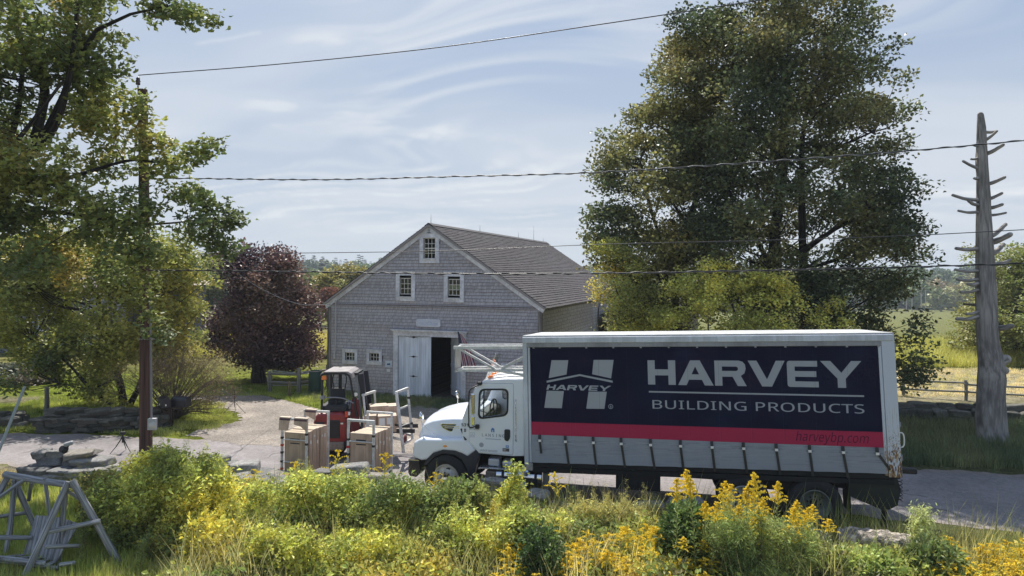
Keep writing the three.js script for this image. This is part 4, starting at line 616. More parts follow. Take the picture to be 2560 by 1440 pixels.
  for (const z of [N + 0.006, F - 0.018]) part('window_gasket', holed(rp([[-1.06, 2.56], [-0.38, 2.59], [-0.39, 1.985], [-1.09, 1.868]], 0.14), winI, 0.014, 0.003), M.black, truck, [0, 0, z]);
  { const s = new THREE.ShapeGeometry(new THREE.Shape(v2(winO))); for (const z of [N - 0.03, F + 0.03]) part('side_window', s, M.glass, truck, [0, 0, z]); const b = new MB(); b.rod(V(-0.955, 2.53, N - 0.02), V(-0.965, 1.92, N - 0.02), 0.014, 0.014, 6); b.build('window_divider', M.black, truck); }
  { const b = new MB(); b.add(new THREE.PlaneGeometry(0.76, 2.08), new THREE.Matrix4().makeRotationFromEuler(new THREE.Euler(0, -Math.PI / 2, 0)).premultiply(new THREE.Matrix4().makeRotationZ(-0.37)).setPosition(-1.29, 2.22, -1.25)); b.build('windscreen', M.glass, truck); const c = new MB(); for (const z of [N - 0.035, F + 0.035, -1.25]) c.bar(V(-1.43, 1.88, z), V(-1.15, 2.57, z), 0.05, 0.035, V(0, 0, 1)); c.build('windscreen_pillar', M.cab, truck); }
  // inside: seats, wheel, dashboard
  for (const z of [-0.65, -1.85]) { const b = new MB(); b.rbox(0.5, 0.16, 0.5, 0.06, -0.5, 1.62, z); b.rbox(0.16, 0.75, 0.48, 0.07, -0.24, 1.98, z, 0, 0, -0.12); b.rbox(0.1, 0.2, 0.28, 0.04, -0.19, 2.42, z); b.build('seat', std([0.05, 0.055, 0.06], 0.8), cab); }
  { const b = new MB(); b.rbox(0.34, 0.30, 2.1, 0.1, -1.22, 1.70, -1.25); b.build('dashboard', std([0.06, 0.065, 0.07], 0.7), cab); const c = new MB(); c.at(new THREE.TorusGeometry(0.21, 0.016, 8, 28), -0.86, 2.03, -0.65, 0.0, Math.PI / 2 - 0.15, 0); c.rod(V(-1.1, 1.8, -0.65), V(-0.86, 2.03, -0.65), 0.025); c.rod(V(-0.86, 1.83, -0.65), V(-0.86, 2.23, -0.65), 0.014); c.geo().rotateZ(0); const m = c.build('steering_wheel', M.black, cab); }
  // --- hood: lofted from the cowl to the nose
  {
    const S = [[-1.42, 0.99, 1.05, 1.80, 1.965], [-1.7, 0.97, 1.05, 1.775, 1.945], [-2.0, 0.93, 1.0, 1.735, 1.90], [-2.25, 0.88, 0.95, 1.675, 1.835], [-2.42, 0.83, 0.92, 1.60, 1.765], [-2.53, 0.79, 0.9, 1.50, 1.67], [-2.60, 0.75, 0.9, 1.38, 1.53], [-2.635, 0.71, 0.9, 1.2, 1.32], [-2.645, 0.68, 0.9, 1.02, 1.08]];
    const nz = 28, p = [], ix = [];
    S.forEach(([x, hw, yb, ysh, yt]) => { for (let k = 0; k <= nz; k++) { const s = k / nz * 2 - 1, a = Math.abs(s), sg = Math.sign(s); let y, z; if (a > 0.72) { const t = (a - 0.72) / 0.28; y = lerp(ysh, yb, t); z = sg * hw * (1 + 0.03 * Math.sin(t * 1.57)); } else { const t = a / 0.72, e = Math.pow(t, 2.6); y = lerp(yt, ysh, e) + 0.02 * Math.sin(t * 3.14); z = sg * hw * (1 - Math.pow(1 - t, 1.25) * 1) * 1.0; if (t < 1e-6) z = 0; } p.push(x, y, (N + F) / 2 + z); } });
    for (let i = 0; i < S.length - 1; i++) for (let k = 0; k < nz; k++) { const a = i * (nz + 1) + k, b = a + nz + 1; ix.push(a, b, a + 1, b, b + 1, a + 1); }
    const h = new THREE.BufferGeometry(); h.setAttribute('position', new THREE.Float32BufferAttribute(p, 3)); h.setIndex(ix); h.computeVertexNormals(); h.setAttribute('uv', new THREE.Float32BufferAttribute(new Float32Array(p.length / 3 * 2), 2));
    const mt = M.cab.clone(); mt.side = THREE.DoubleSide; part('hood', h, mt, truck);
    const gr = new MB(); gr.rbox(0.04, 0.42, 1.1, 0.015, -2.655, 1.10, -1.25); for (let i = 0; i < 6; i++) gr.box(0.02, 0.02, 1.02, -2.68, 0.94 + i * 0.065, -1.25); gr.build('grille', M.chrome, truck);
    for (const z of [N - 0.12, F + 0.12]) { const b = new MB(); b.rbox(0.16, 0.22, 0.34, 0.05, -2.57, 1.08, z - Math.sign(z + 1.25) * 0.1); b.build('headlight', std([0.6, 0.62, 0.64], 0.15), truck); }
  }
  const fendO = rp([[-2.63, 1.02], [-2.60, 1.28], [-2.46, 1.365], [-2.0, 1.385], [-1.42, 1.43], [-1.30, 1.43], [-1.30, 1.37], [-1.13, 1.17], [-1.33, 1.02], [-1.45, 1.08], [-1.62, 1.125], [-1.9, 1.13], [-2.13, 1.05], [-2.27, 0.90], [-2.42, 0.87], [-2.62, 0.94]], 0.035);
  const flareO = [[-2.36, 0.80], [-2.29, 0.905], [-2.13, 1.065], [-1.9, 1.15], [-1.6, 1.14], [-1.45, 1.09], [-1.33, 1.03], [-1.14, 1.185], [-1.04, 1.10], [-1.12, 0.85], [-1.19, 0.55], [-1.27, 0.42], [-1.33, 0.44], [-1.33, 0.75], [-1.45, 0.95], [-1.62, 1.045], [-1.9, 1.065], [-2.1, 0.975], [-2.22, 0.84], [-2.28, 0.78]];
  for (const s of [1, -1]) { const z = s > 0 ? N : F; part('fender', holed(fendO, null, 0.46, 0.06), M.cab, truck, [0, 0, s > 0 ? z - 0.45 : z - 0.01]); part('fender_flare', holed(flareO, null, 0.22, 0.02), M.flare, truck, [0, 0, s > 0 ? z - 0.20 : z - 0.02]); }
  { const b = new MB(); b.rbox(0.18, 0.5, 2.2, 0.04, -1.38, 1.64, -1.25); b.build('cowl', M.cab, truck); }
  { const b = new MB(); b.prism(rp([[-2.72, 0.60], [-2.70, 0.88], [-2.44, 0.88], [-2.42, 0.62], [-2.52, 0.50], [-2.68, 0.52]], 0.03), 2.36, new THREE.Matrix4().makeTranslation(0, 0, -2.43), 0.02); b.build('bumper', std([0.02, 0.02, 0.026], 0.35, { metalness: 0.2 }), truck); const c = new MB(); c.bar(V(-2.70, 0.887, -0.08), V(-2.46, 0.887, -0.08), 0.012, 0.012); c.bar(V(-2.71, 0.887, -0.08), V(-2.71, 0.887, -2.42), 0.012, 0.012); c.build('bumper_trim', M.chrome, truck); }
  // side intake, marker, door handle, grab rail
  { const o = rp([[-2.03, 1.70], [-1.56, 1.715], [-1.53, 1.62], [-1.60, 1.52], [-1.80, 1.525], [-1.97, 1.60]], 0.04), z = -0.305; part('side_intake', holed(o, null, 0.03, 0.004), M.chrome, truck, [0, 0, z]); const b = new MB(); b.add(holed(o.map((q) => [-1.78 + (q[0] + 1.78) * 0.90, 1.622 + (q[1] - 1.622) * 0.84]), null, 0.02, 0.002), new THREE.Matrix4().makeTranslation(0, 0, z + 0.014)); b.build('intake_mesh', M.black, truck); const c = new MB(); c.rbox(0.40, 0.018, 0.02, 0.006, -1.76, 1.655, z + 0.036, 0, 0, 0.02); c.rbox(0.36, 0.018, 0.02, 0.006, -1.74, 1.615, z + 0.036, 0, 0, 0.02); c.build('intake_bar', M.chrome, truck); }
  { const b = new MB(); b.at(new THREE.SphereGeometry(1, 14, 10), -1.85, 1.235, N + 0.008, 0, 0, 0, 0.05, 0.026, 0.02); b.build('marker_lamp', M.lamp, truck); }
  { const b = new MB(); b.add(holed(rp([[-0.475, 1.69], [-0.345, 1.69], [-0.345, 1.50], [-0.40, 1.42], [-0.475, 1.45]], 0.04), null, 0.03, 0.008), new THREE.Matrix4().makeTranslation(0, 0, N + 0.004)); b.build('door_handle', M.black, truck); const c = new MB(); c.tube([V(-0.215, 2.34, N - 0.03), V(-0.215, 2.33, N + 0.05), V(-0.21, 1.9, N + 0.06), V(-0.205, 1.45, N + 0.05), V(-0.205, 1.43, N - 0.03)], 0.013, 7, 24); c.build('grab_rail', M.alu, truck); const d = new MB(); d.bar(V(-1.50, 1.62, -0.22), V(-1.36, 1.40, -0.10), 0.05, 0.02); d.build('hood_latch', M.black, truck); }
  // mirrors
  { const b = new MB(); b.tube([V(-1.02, 2.66, N), V(-1.10, 2.63, 0.02), V(-1.21, 2.56, 0.10), V(-1.23, 2.3, 0.12), V(-1.23, 1.9, 0.12), V(-1.22, 1.74, 0.1), V(-1.12, 1.72, N)], 0.016, 7, 40); b.rbox(0.10, 0.08, 0.1, 0.02, -1.04, 2.68, N + 0.03); b.rbox(0.09, 0.09, 0.09, 0.02, -1.09, 1.72, N + 0.04); b.build('mirror_arm', M.black, truck); const c = new MB(); c.rbox(0.09, 0.46, 0.17, 0.03, -1.135, 2.27, 0.13, 0, 0.25, 0); c.rbox(0.09, 0.22, 0.15, 0.03, -1.135, 1.90, 0.12, 0, 0.25, 0); c.build('mirror_shell', M.chrome, truck); const d = new MB(); d.tube([V(-1.02, 2.66, F), V(-1.21, 2.56, -2.62), V(-1.23, 2.2, -2.64), V(-1.22, 1.74, -2.6), V(-1.12, 1.72, F)], 0.016, 7, 30); d.build('mirror_arm', M.black, truck); const e = new MB(); e.rbox(0.09, 0.46, 0.17, 0.03, -1.135, 2.27, -2.63); e.build('mirror_shell', M.chrome, truck); }
  for (const [x, y, z, s] of [[-2.50, 1.83, -0.34, 1], [-2.20, 2.02, -2.2, -1]]) { const b = new MB(); b.at(new THREE.SphereGeometry(1, 16, 12), x, y, z, 0, 0, 0.2, 0.045, 0.105, 0.09); b.build('hood_mirror', M.chrome, truck); const c = new MB(); c.rod(V(x, y - 0.08, z), V(x + 0.02, 1.64, z - 0.02 * s), 0.012); c.rod(V(x + 0.02, 1.66, z), V(x + 0.42, 1.40, z + 0.12 * s), 0.009); c.rod(V(x + 0.02, 1.66, z), V(x + 0.10, 1.37, z + 0.14 * s), 0.009); c.build('mirror_stalk', M.chrome, truck); }
  for (let i = 0; i < 5; i++) { const b = new MB(), z = -0.42 - i * 0.42; b.at(new THREE.SphereGeometry(1, 12, 8, 0, 6.29, 0, 1.6), -0.90 - (i === 0 || i === 4 ? -0.03 : 0.0), 2.775, z, 0, 0, 0.3, 0.07, 0.05, 0.05); b.build('roof_lamp', M.orange, truck); }
  { const b = new MB(); b.rod(V(-0.95, 2.75, -0.4), V(-0.75, 3.32, -0.4), 0.006, 0.003, 5); b.build('antenna', M.lensWhite, truck); const c = new MB(); c.tube([V(-0.72, 2.84, -0.6), V(-0.72, 2.90, -0.6), V(-0.45, 2.91, -0.6), V(-0.45, 2.86, -0.6)], 0.010, 6, 20); c.rod(V(-0.78, 2.83, -0.7), V(-0.78, 2.95, -0.7), 0.012); c.rod(V(-0.36, 2.85, -0.6), V(-0.36, 2.95, -0.6), 0.02, 0.014); c.build('horn', M.chrome, truck); }
  // fuel tank, steps
  { const b = new MB(); b.at(new THREE.CylinderGeometry(0.29, 0.29, 1.02, 40, 1), -0.16, 0.58, -0.42, 0, 0, Math.PI / 2); b.build('fuel_tank', new THREE.MeshStandardMaterial({ color: L(0.72, 0.74, 0.78), metalness: 1, roughness: 0.16, bumpMap: rep(T.streak, 2), bumpScale: 0.001 }), truck); for (const x of [-0.52, 0.22]) { const c = new MB(); c.at(new THREE.CylinderGeometry(0.298, 0.298, 0.06, 40, 1), x, 0.58, -0.42, 0, 0, Math.PI / 2); c.build('tank_strap', M.black, truck); } const d = new MB(); d.rbox(0.25, 0.36, 0.4, 0.02, -0.80, 0.54, -0.38); d.build('step_box', std([0.40, 0.37, 0.36], 0.4, { metalness: 0.6, map: rep(T.blotch, 3) }), truck); const e = new MB(); e.rbox(0.86, 0.03, 0.36, 0.008, -0.62, 0.80, -0.28); e.rbox(0.06, 0.03, 0.36, 0.008, -1.04, 0.79, -0.28); e.build('step_plate', M.alu, truck); const f = new MB(); f.rbox(0.26, 0.17, 0.3, 0.04, -0.75, 0.91, -0.36); f.rbox(0.24, 0.14, 0.3, 0.06, -0.44, 0.90, -0.36); f.build('air_tank', std([0.55, 0.58, 0.64], 0.35, { metalness: 0.4 }), truck); const h = new MB(); h.rod(V(0.43, 0.74, -0.3), V(0.43, 0.42, -0.3), 0.075, 0.075, 16); h.build('filter_canister', std([0.35, 0.37, 0.42], 0.3, { metalness: 0.6 }), truck); const k = new MB(); k.rbox(0.16, 0.16, 0.08, 0.02, 0.10, 0.92, -0.05); k.bar(V(-0.02, 0.95, -0.03), V(-0.02, 0.72, -0.03), 0.07, 0.05); k.build('post_foot', std([0.45, 0.43, 0.40], 0.6, { map: rep(T.blotch, 4) }), truck); }
  // lettering on the cab
  const txt = (s, w, h, p, col, font, n = 'lettering') => decal(w, h, p, (x, W, H) => { x.fillStyle = col; x.font = font.replace('PX', Math.round(H * 0.82) + 'px'); x.textAlign = 'center'; x.textBaseline = 'middle'; const m = x.measureText(s).width; x.save(); x.translate(W / 2, H / 2); x.scale(Math.min(1.6, W * 0.96 / m), 1); x.fillText(s, 0, 0); x.restore(); }, truck, n, 384);
  const zd = N + 0.017, zc = N + 0.006;
  txt('531', 0.19, 0.115, [-1.385, 1.735, zc], '#2a2d38', 'bold PX sans-serif'); txt('8110508', 0.24, 0.06, [-1.165, 1.655, zd], '#4a505e', 'PX sans-serif'); txt('USDOT 3414233', 0.42, 0.065, [-0.835, 1.195, zd], '#565c6b', 'PX sans-serif');
  decal(0.54, 0.30, [-0.735, 1.585, zd], (x, W, H) => { x.fillStyle = '#4f79b4'; x.beginPath(); x.moveTo(W * 0.42, H * 0.42); x.lineTo(W * 0.42, H * 0.2); x.lineTo(W * 0.49, H * 0.08); x.lineTo(W * 0.56, H * 0.2); x.lineTo(W * 0.56, H * 0.42); x.fill(); x.fillStyle = '#cdd6e4'; x.fillRect(W * 0.47, H * 0.28, W * 0.04, H * 0.14); x.fillStyle = '#5c6474'; x.font = Math.round(H * 0.30) + 'px sans-serif'; x.textBaseline = 'middle'; x.textAlign = 'center'; [...'LANSING'].forEach((c, i) => x.fillText(c, W * (0.06 + i * 0.147), H * 0.66)); x.fillStyle = '#a9b3c4'; x.fillRect(W * 0.18, H * 0.90, W * 0.66, H * 0.06); }, truck, 'lettering', 512);
  decal(0.15, 0.12, [-1.00, 1.315, zd], (x, W, H) => { const gd = x.createRadialGradient(W / 2, H / 2, 10, W / 2, H / 2, H * 0.45); gd.addColorStop(0, '#8f949e'); gd.addColorStop(0.8, '#a2a8b2'); gd.addColorStop(1, 'rgba(160,166,176,0)'); x.fillStyle = gd; x.fillRect(0, 0, W, H); }, truck, 'badge');
  decal(0.15, 0.07, [-0.44, 1.235, zd], (x, W, H) => { x.fillStyle = '#4e4a4e'; x.fillRect(0, 0, W, H); x.fillStyle = '#c9c2c0'; x.font = 'bold ' + Math.round(H * 0.7) + 'px sans-serif'; x.textBaseline = 'middle'; x.fillText('141', 8, H / 2); }, truck, 'badge'); decal(0.07, 0.06, [-0.41, 1.31, zd], (x, W, H) => { x.fillStyle = '#6f93c0'; x.fillRect(0, 0, W, H); x.fillStyle = '#dfe6ee'; x.fillRect(W * 0.3, H * 0.3, W * 0.4, H * 0.2); }, truck, 'badge');
  decal(0.11, 0.10, [-1.21, 1.525, zd], (x, W, H) => { x.strokeStyle = '#8d97ab'; x.lineWidth = 12; x.strokeRect(6, 6, W - 12, H - 12); x.beginPath(); x.moveTo(W * 0.2, H * 0.75); x.lineTo(W * 0.5, H * 0.3); x.lineTo(W * 0.8, H * 0.75); x.closePath(); x.stroke(); }, truck, 'badge'); decal(0.045, 0.07, [-1.385, 1.615, zc], (x, W, H) => { x.fillStyle = '#3a4152'; x.fillRect(0, 0, W, H); x.fillStyle = '#aab'; x.fillRect(W * 0.3, H * 0.2, W * 0.4, H * 0.6); }, truck, 'badge');
  // --- frame of white tubes reaching forward from the box over the cab
  const fr = g('ladder_frame'); const tb = (a, b, w = 0.05, h = w) => { const m = new MB(); m.bar(a, b, w, h); m.build('tube', M.rackWhite, fr); };
  for (const z of [-0.25, -0.70]) { tb(V(-1.70, 3.44, z), V(0, 3.49, z), 0.06, 0.07); tb(V(-1.60, 2.93, z), V(0, 2.99, z), 0.06, 0.06); tb(V(-1.58, 3.42, z), V(-0.72, 2.98, z), 0.045, 0.045); tb(V(-0.58, 3.0, z), V(0, 3.30, z), 0.06, 0.06); }
  tb(V(-1.66, 3.44, -0.25), V(-1.66, 3.44, -0.70), 0.04, 0.03); tb(V(-1.66, 2.90, -0.25), V(-1.66, 2.90, -0.70), 0.04, 0.03); tb(V(-0.72, 2.97, -0.22), V(0, 2.87, -0.22), 0.05, 0.05); tb(V(-1.60, 2.93, -0.25), V(-1.60, 2.93, -0.70));
  { const b = new MB(); b.box(0.012, 0.54, 0.44, -1.67, 3.17, -0.475); b.build('mesh_plate', new THREE.MeshPhysicalMaterial({ color: L(0.6, 0.6, 0.6), roughness: 0.35, transmission: 0.7, thickness: 0 }), fr); }
}
// ---------- carts, cartons, forklift ----------
{
  rand = rng(700);
  const CW = 0.68, CD = 1.02, CH = 1.50;
  // a white tube cart: two end frames joined by a base; x across, z towards the camera side
  function cart(label, p, turn, h = CH, marks = true) {
    const c = thing('tube_cart', label, 'cart', p, turn, undefined);
    for (const z of [CD / 2, -CD / 2]) {
      for (const x of [-CW / 2, CW / 2]) { const b = new MB(); b.rbox(0.055, h, 0.055, 0.01, x, h / 2 + 0.02, z); b.build('post', M.rackWhite, c); }
      const t = new MB(); t.rbox(CW + 0.06, 0.06, 0.06, 0.012, 0, h + 0.03, z); t.build('top_bar', M.rackWhite, c);
      for (const y of [0.47, 1.02]) { const r = new MB(); r.rod(V(-CW / 2, y, z), V(CW / 2, y, z), 0.017, 0.017, 8); r.build('rail', M.rackWhite, c); }
    }
    const b = new MB(); for (const x of [-CW / 2, CW / 2]) b.bar(V(x, 0.13, CD / 2), V(x, 0.13, -CD / 2), 0.05, 0.05); for (const z of [-0.35, 0, 0.35]) b.bar(V(-CW / 2, 0.13, z), V(CW / 2, 0.13, z), 0.08, 0.03); b.build('base', M.rackWhite, c);
    for (const x of [-CW / 2, CW / 2]) for (const z of [CD / 2 - 0.08, -CD / 2 + 0.08]) { const w = new MB(); w.at(new THREE.CylinderGeometry(0.05, 0.05, 0.035, 16), x, 0.05, z, 0, 0, Math.PI / 2); w.build('caster', M.rubber, c); }
    if (marks) for (const [x, z, y, m] of [[-CW / 2, CD / 2, 0.98, 'k'], [-CW / 2, CD / 2, 0.80, 'r'], [-CW / 2, CD / 2, 0.62, 'k'], [CW / 2, CD / 2, 1.10, 'k'], [CW / 2, CD / 2, 0.86, 'k'], [-CW / 2, CD / 2, 0.22, 'r'], [-CW / 2, CD / 2, 0.40, 'k']]) { const q = new MB(); q.rbox(0.064, 0.055, 0.064, 0.006, x, y + 0.08, z); q.build('tape_band', m === 'k' ? M.tapeBlack : M.red, c); }
    return c;
  }
  function carton(label, cart, w, h, d, x, y, z, o = {}) {   // a tall flat carton standing in a cart
    const p = V(x, y, z).applyAxisAngle(UPV, cart.rotation.y).add(cart.position);
    const c = thing('carton', label, 'box', p, cart.rotation.y + (o.turn ?? 0), o.group); c.rotation.order = 'YXZ'; c.rotation.x = o.tx ?? 0; c.rotation.z = o.tz ?? 0;
    const b = new MB(), k = rnd(0.85, 1.1); b.color(k, k * rnd(0.97, 1.02), k * rnd(0.95, 1.02)); b.rbox(w, h - 0.014, d, 0.008, 0, h / 2 - 0.007, 0);
    if (o.slot) { b.box(0.002, h * 0.75, 0.003, -w * 0.30, h * 0.42, d / 2 + 0.0006); }
    b.build('body', o.mat ?? cardMat, c);
    const t = new MB(); t.rbox(w + 0.006, 0.014, d + 0.004, 0.004, rnd(-0.003, 0.003), h - 0.004, 0); t.build('top_flap', M.cardTop, c);
    const s = new MB(); s.box(w * 0.9, 0.002, 0.05, 0, h + 0.0042, 0); s.build('packing_tape', tapeMat, c);
    if (o.slot) { const q = new MB(); q.rbox(0.26, 0.062, 0.004, 0.0015, 0, h * 0.83, d / 2 + 0.001); q.build('hand_slot', M.dark, c); const q2 = new MB(); q2.rbox(0.26, 0.03, 0.004, 0.0015, 0, h * 0.745, d / 2 + 0.001); q2.build('printed_band', M.dark, c); }
    for (const [lx, ly, lw, lh, face] of o.labels ?? []) { const q = new MB(); if (face === 'side') q.box(0.003, lh, lw, w / 2 + 0.001, ly, lx); else q.box(lw, lh, 0.003, lx, ly, d / 2 + 0.001); q.build('paper_label', M.paper, c); }
    return c;
  }
  const cardMat = M.card.clone(); cardMat.vertexColors = true; const tapeMat = std([0.52, 0.42, 0.28], 0.35);
  const ang = -15 * Math.PI / 180;
  const rackAt = (px, py, topH) => { const r = ray(px, py); return r.multiplyScalar((topH - EYE) / r.y).add(camera.position); };   // where a point at a known height stands
  const fl = rackAt(706, 1046, CH + 0.03); const off = V(CW / 2, 0, -CD / 2).applyAxisAngle(UPV, ang); const c1 = cart('white tube cart left of the forklift hood, carton flaps hung on its bar', [fl.x + off.x, 0, fl.z + off.z], ang);
  const f2 = rackAt(871, 1050, CH + 0.03); const c2 = cart('white tube cart of tall cartons directly in front of the forklift mast', [f2.x + off.x, 0, f2.z + off.z], ang);
  const order = ['front', 'second', 'third', 'fourth', 'fifth', 'rearmost'];
  for (const [c, nm] of [[c1, 'left cart with draped flaps'], [c2, 'cart in front of the forklift']]) for (let i = 0; i < 6; i++) { const d = 0.132 + (i % 3) * 0.008, z = CD / 2 - 0.10 - i * 0.162; carton(`${order[i]} tall brown carton in the ${nm}`, c, CW - 0.10, 1.04 + rnd(-0.012, 0.02), d, rnd(-0.012, 0.012) + 0.008 * i, 0.16, z, { slot: i === 0, tz: rnd(-0.006, 0.006), labels: i % 2 ? [[rnd(-0.03, 0.03), rnd(0.65, 0.9), 0.05, 0.09, 'side']] : [[rnd(-0.03, 0.03), rnd(0.7, 0.95), 0.035, 0.05, 'side']] }); }
  // torn carton flaps hung over the bars of the left cart
  for (const [x, z, w, h, lab, sk] of [[-0.24, CD / 2 + 0.045, 0.30, 0.30, 'carton flap hung over the left end of the front cart bar', 0.05], [0.20, CD / 2 + 0.045, 0.36, 0.30, 'carton flap hung over the right end of the front cart bar', -0.12], [-0.15, -CD / 2 + 0.045, 0.32, 0.26, 'carton flap hung over the rear bar of the left cart', -0.06]]) {
    const p = V(x, CH + 0.06, z).applyAxisAngle(UPV, ang).add(c1.position), f = thing('carton_flap', lab, 'cardboard', p, ang);
    const b = new MB(); b.prism([[-w / 2, 0.01], [w / 2, 0.01], [w / 2 + (sk < 0 ? 0 : -0.04), -h], [-w / 2 + (sk < 0 ? -sk * 1.6 : 0) , -h * (sk < 0 ? 0.62 : 1)], [-w / 2, -h * 0.5]], 0.008, new THREE.Matrix4().makeRotationX(-0.10), 0.002); b.build('front_flap', M.card, f);
    const t = new MB(); t.rbox(w, 0.012, 0.11, 0.004, 0, 0.012, -0.045); t.build('fold', M.cardTop, f); const k = new MB(); k.box(w * 0.98, 0.05, 0.003, 0, -0.035, 0.0105, -0.10); k.build('tape_band', std([0.08, 0.04, 0.06], 0.5), f);
  }
  // forklift: its forks point right, its red engine cover stands towards the camera
  const FP = ground(838, 1150), FD = -FP.z, f = thing('forklift', 'red truck-mounted forklift with black overhead guard carrying a cart', 'forklift', [FP.x, 0, FP.z]);
  const l = (px, py, dz = 0) => at(px, py, FD + dz).sub(V(FP.x, 0, FP.z));
  {
    const a = l(786, 1020, 0.1), c = l(868, 1138, 0.1), w = c.x - a.x, cx = (a.x + c.x) / 2;
    const s = new MB(); s.prism([[-w / 2, 0.30], [w / 2, 0.30], [w / 2, 1.05], [w / 2 - 0.02, 1.20], [w / 2 - 0.16, 1.30], [-w / 2 + 0.14, 1.27], [-w / 2 + 0.02, 1.16], [-w / 2, 1.02]], 1.0, new THREE.Matrix4().makeTranslation(cx, 0, -1.0), 0.07); s.build('engine_cover', M.forkRed, f);
    const g2 = new MB(); g2.rbox(w * 0.36, 0.50, 0.03, 0.03, cx + w * 0.12, 0.84, -0.003); g2.rbox(w * 0.28, 0.12, 0.03, 0.03, cx - w * 0.30, 0.98, -0.003); g2.build('grille', M.dark, f);
    const gl = new MB(); for (let i = 0; i < 9; i++) gl.box(w * 0.32, 0.012, 0.02, cx + w * 0.12, 0.64 + i * 0.05, 0.016); gl.build('grille_bar', M.black, f);
    const r = new MB(); r.box(w * 0.98, 0.02, 0.015, cx, 1.03, 0.002); r.build('panel_seam', std([0.10, 0.004, 0.008], 0.5), f);
    const bd = new MB(); bd.rbox(0.07, 0.05, 0.006, 0.002, cx + w * 0.36, 1.0, 0.006); bd.build('badge', M.lensWhite, f);
    const bm = new MB(); bm.rbox(w * 0.55, 0.24, 0.12, 0.05, cx + 0.15, 0.38, 0.02); bm.build('counterweight', std([0.30, 0.26, 0.22], 0.7, { map: rep(T.blotch, 3) }), f);
    const tl = l(866, 1036, -0.05); const t1 = new MB(); t1.rbox(0.10, 0.16, 0.06, 0.025, tl.x, tl.y, tl.z - 0.02); t1.build('tail_lamp', std([0.62, 0.07, 0.03], 0.25), f); const t2 = new MB(); t2.rbox(0.06, 0.10, 0.05, 0.02, tl.x + 0.07, tl.y + 0.02, tl.z - 0.02); t2.build('reverse_lamp', M.lensWhite, f);
    const ds = new MB(), dp = l(842, 1016, 0.5); ds.rbox(0.75, 0.20, 0.7, 0.06, dp.x, 1.36, dp.z); ds.rbox(0.42, 0.14, 0.42, 0.05, dp.x - 0.02, 1.50, dp.z - 0.1); ds.rbox(0.42, 0.36, 0.12, 0.05, dp.x - 0.05, 1.66, dp.z - 0.30, -0.15); ds.build('seat', std([0.03, 0.032, 0.036], 0.7), f);
    const fg = new MB(); fg.at(new THREE.SphereGeometry(1, 16, 8, 0, 6.3, 0, 1.5), l(876, 1015, 0.5).x, 1.33, l(876, 1015, 0.5).z, 0, 0, 0, 0.20, 0.20, 0.22); fg.build('wheel_guard', std([0.35, 0.35, 0.36], 0.5), f);
  }
  { // overhead guard
    const y = l(850, 930, 0.3).y, z0 = l(0, 0, 0.0).z - 0.05, z1 = z0 - 1.0, xL = l(806, 930, 0.3).x, xR = l(888, 930, 0.3).x;
    const b = new MB(); b.prism([[xL, y - 0.06], [xL + 0.03, y + 0.0], [xL + 0.12, y + 0.045], [xR - 0.16, y + 0.055], [xR - 0.05, y + 0.0], [xR + 0.0, y - 0.12], [xR - 0.03, y - 0.12], [xR - 0.07, y - 0.03], [xR - 0.17, y + 0.02], [xL + 0.12, y + 0.012], [xL + 0.03, y - 0.06]], z0 - z1, new THREE.Matrix4().makeTranslation(0, 0, z1), 0.01); b.build('guard_roof', std([0.34, 0.31, 0.31], 0.55, { map: rep(T.blotch, 1) }), f);
    for (const z of [z0 - 0.02, z1 + 0.02]) { const p = new MB(); p.tube([V(xL + 0.05, y - 0.03, z), V(xL + 0.06, y - 0.5, z), V(xL + 0.05, 1.15, z)], 0.033, 8, 12); p.build('guard_post', M.black, f); const q = new MB(); q.tube([V(xL + 0.08, y - 0.03, z), V(xR - 0.24, y - 0.01, z), V(xR - 0.12, y - 0.07, z), V(xR - 0.03, y - 0.42, z), V(xR + 0.10, 1.18, z)], 0.028, 8, 30); q.build('guard_post', M.black, f); }
    const bc = l(812, 944, 0.05); const c = new MB(); c.at(new THREE.CylinderGeometry(0.06, 0.075, 0.10, 14), bc.x - 0.02, bc.y, bc.z); c.build('beacon', M.orange, f);
    const pl = new MB(), pp = l(841, 985, 0.5); pl.rbox(0.09, 0.95, 0.07, 0.02, pp.x, 1.95, pp.z - 0.42); pl.build('mast_stay', M.black, f); for (const s of [-1, 1]) { const k = new MB(); k.tube([V(pp.x + s * 0.12, 1.55, pp.z - 0.35), V(pp.x + s * 0.16, 1.85, pp.z - 0.35), V(pp.x + s * 0.20, 2.1, pp.z - 0.35), V(pp.x + s * 0.12, 2.28, pp.z - 0.36), V(pp.x + s * 0.03, 2.30, pp.z - 0.38)], 0.016, 6, 30); k.build('seat_hoop', M.black, f); }
    const st = l(842, 994, 0.25), w = new MB(); w.at(new THREE.TorusGeometry(0.19, 0.018, 8, 30), st.x, 1.62, st.z, Math.PI / 2 - 0.25, 0, 0); w.rod(V(st.x, 1.62, st.z), V(st.x, 1.35, st.z + 0.05), 0.02); w.rod(V(st.x - 0.18, 1.62, st.z), V(st.x + 0.18, 1.62, st.z), 0.013); w.build('steering_wheel', M.black, f);
    const gb = new MB(); gb.tube([l(806, 994, 0.0), l(845, 994, 0.0), l(864, 998, 0.0), l(884, 1008, 0.0)], 0.018, 7, 24); gb.build('side_rail', M.greyMetal, f); const jn = new MB(); jn.rbox(0.12, 0.10, 0.1, 0.02, l(806, 994, 0).x, l(806, 994, 0).y, l(806, 994, 0).z - 0.02); jn.build('lamp_bracket', M.greyMetal, f);
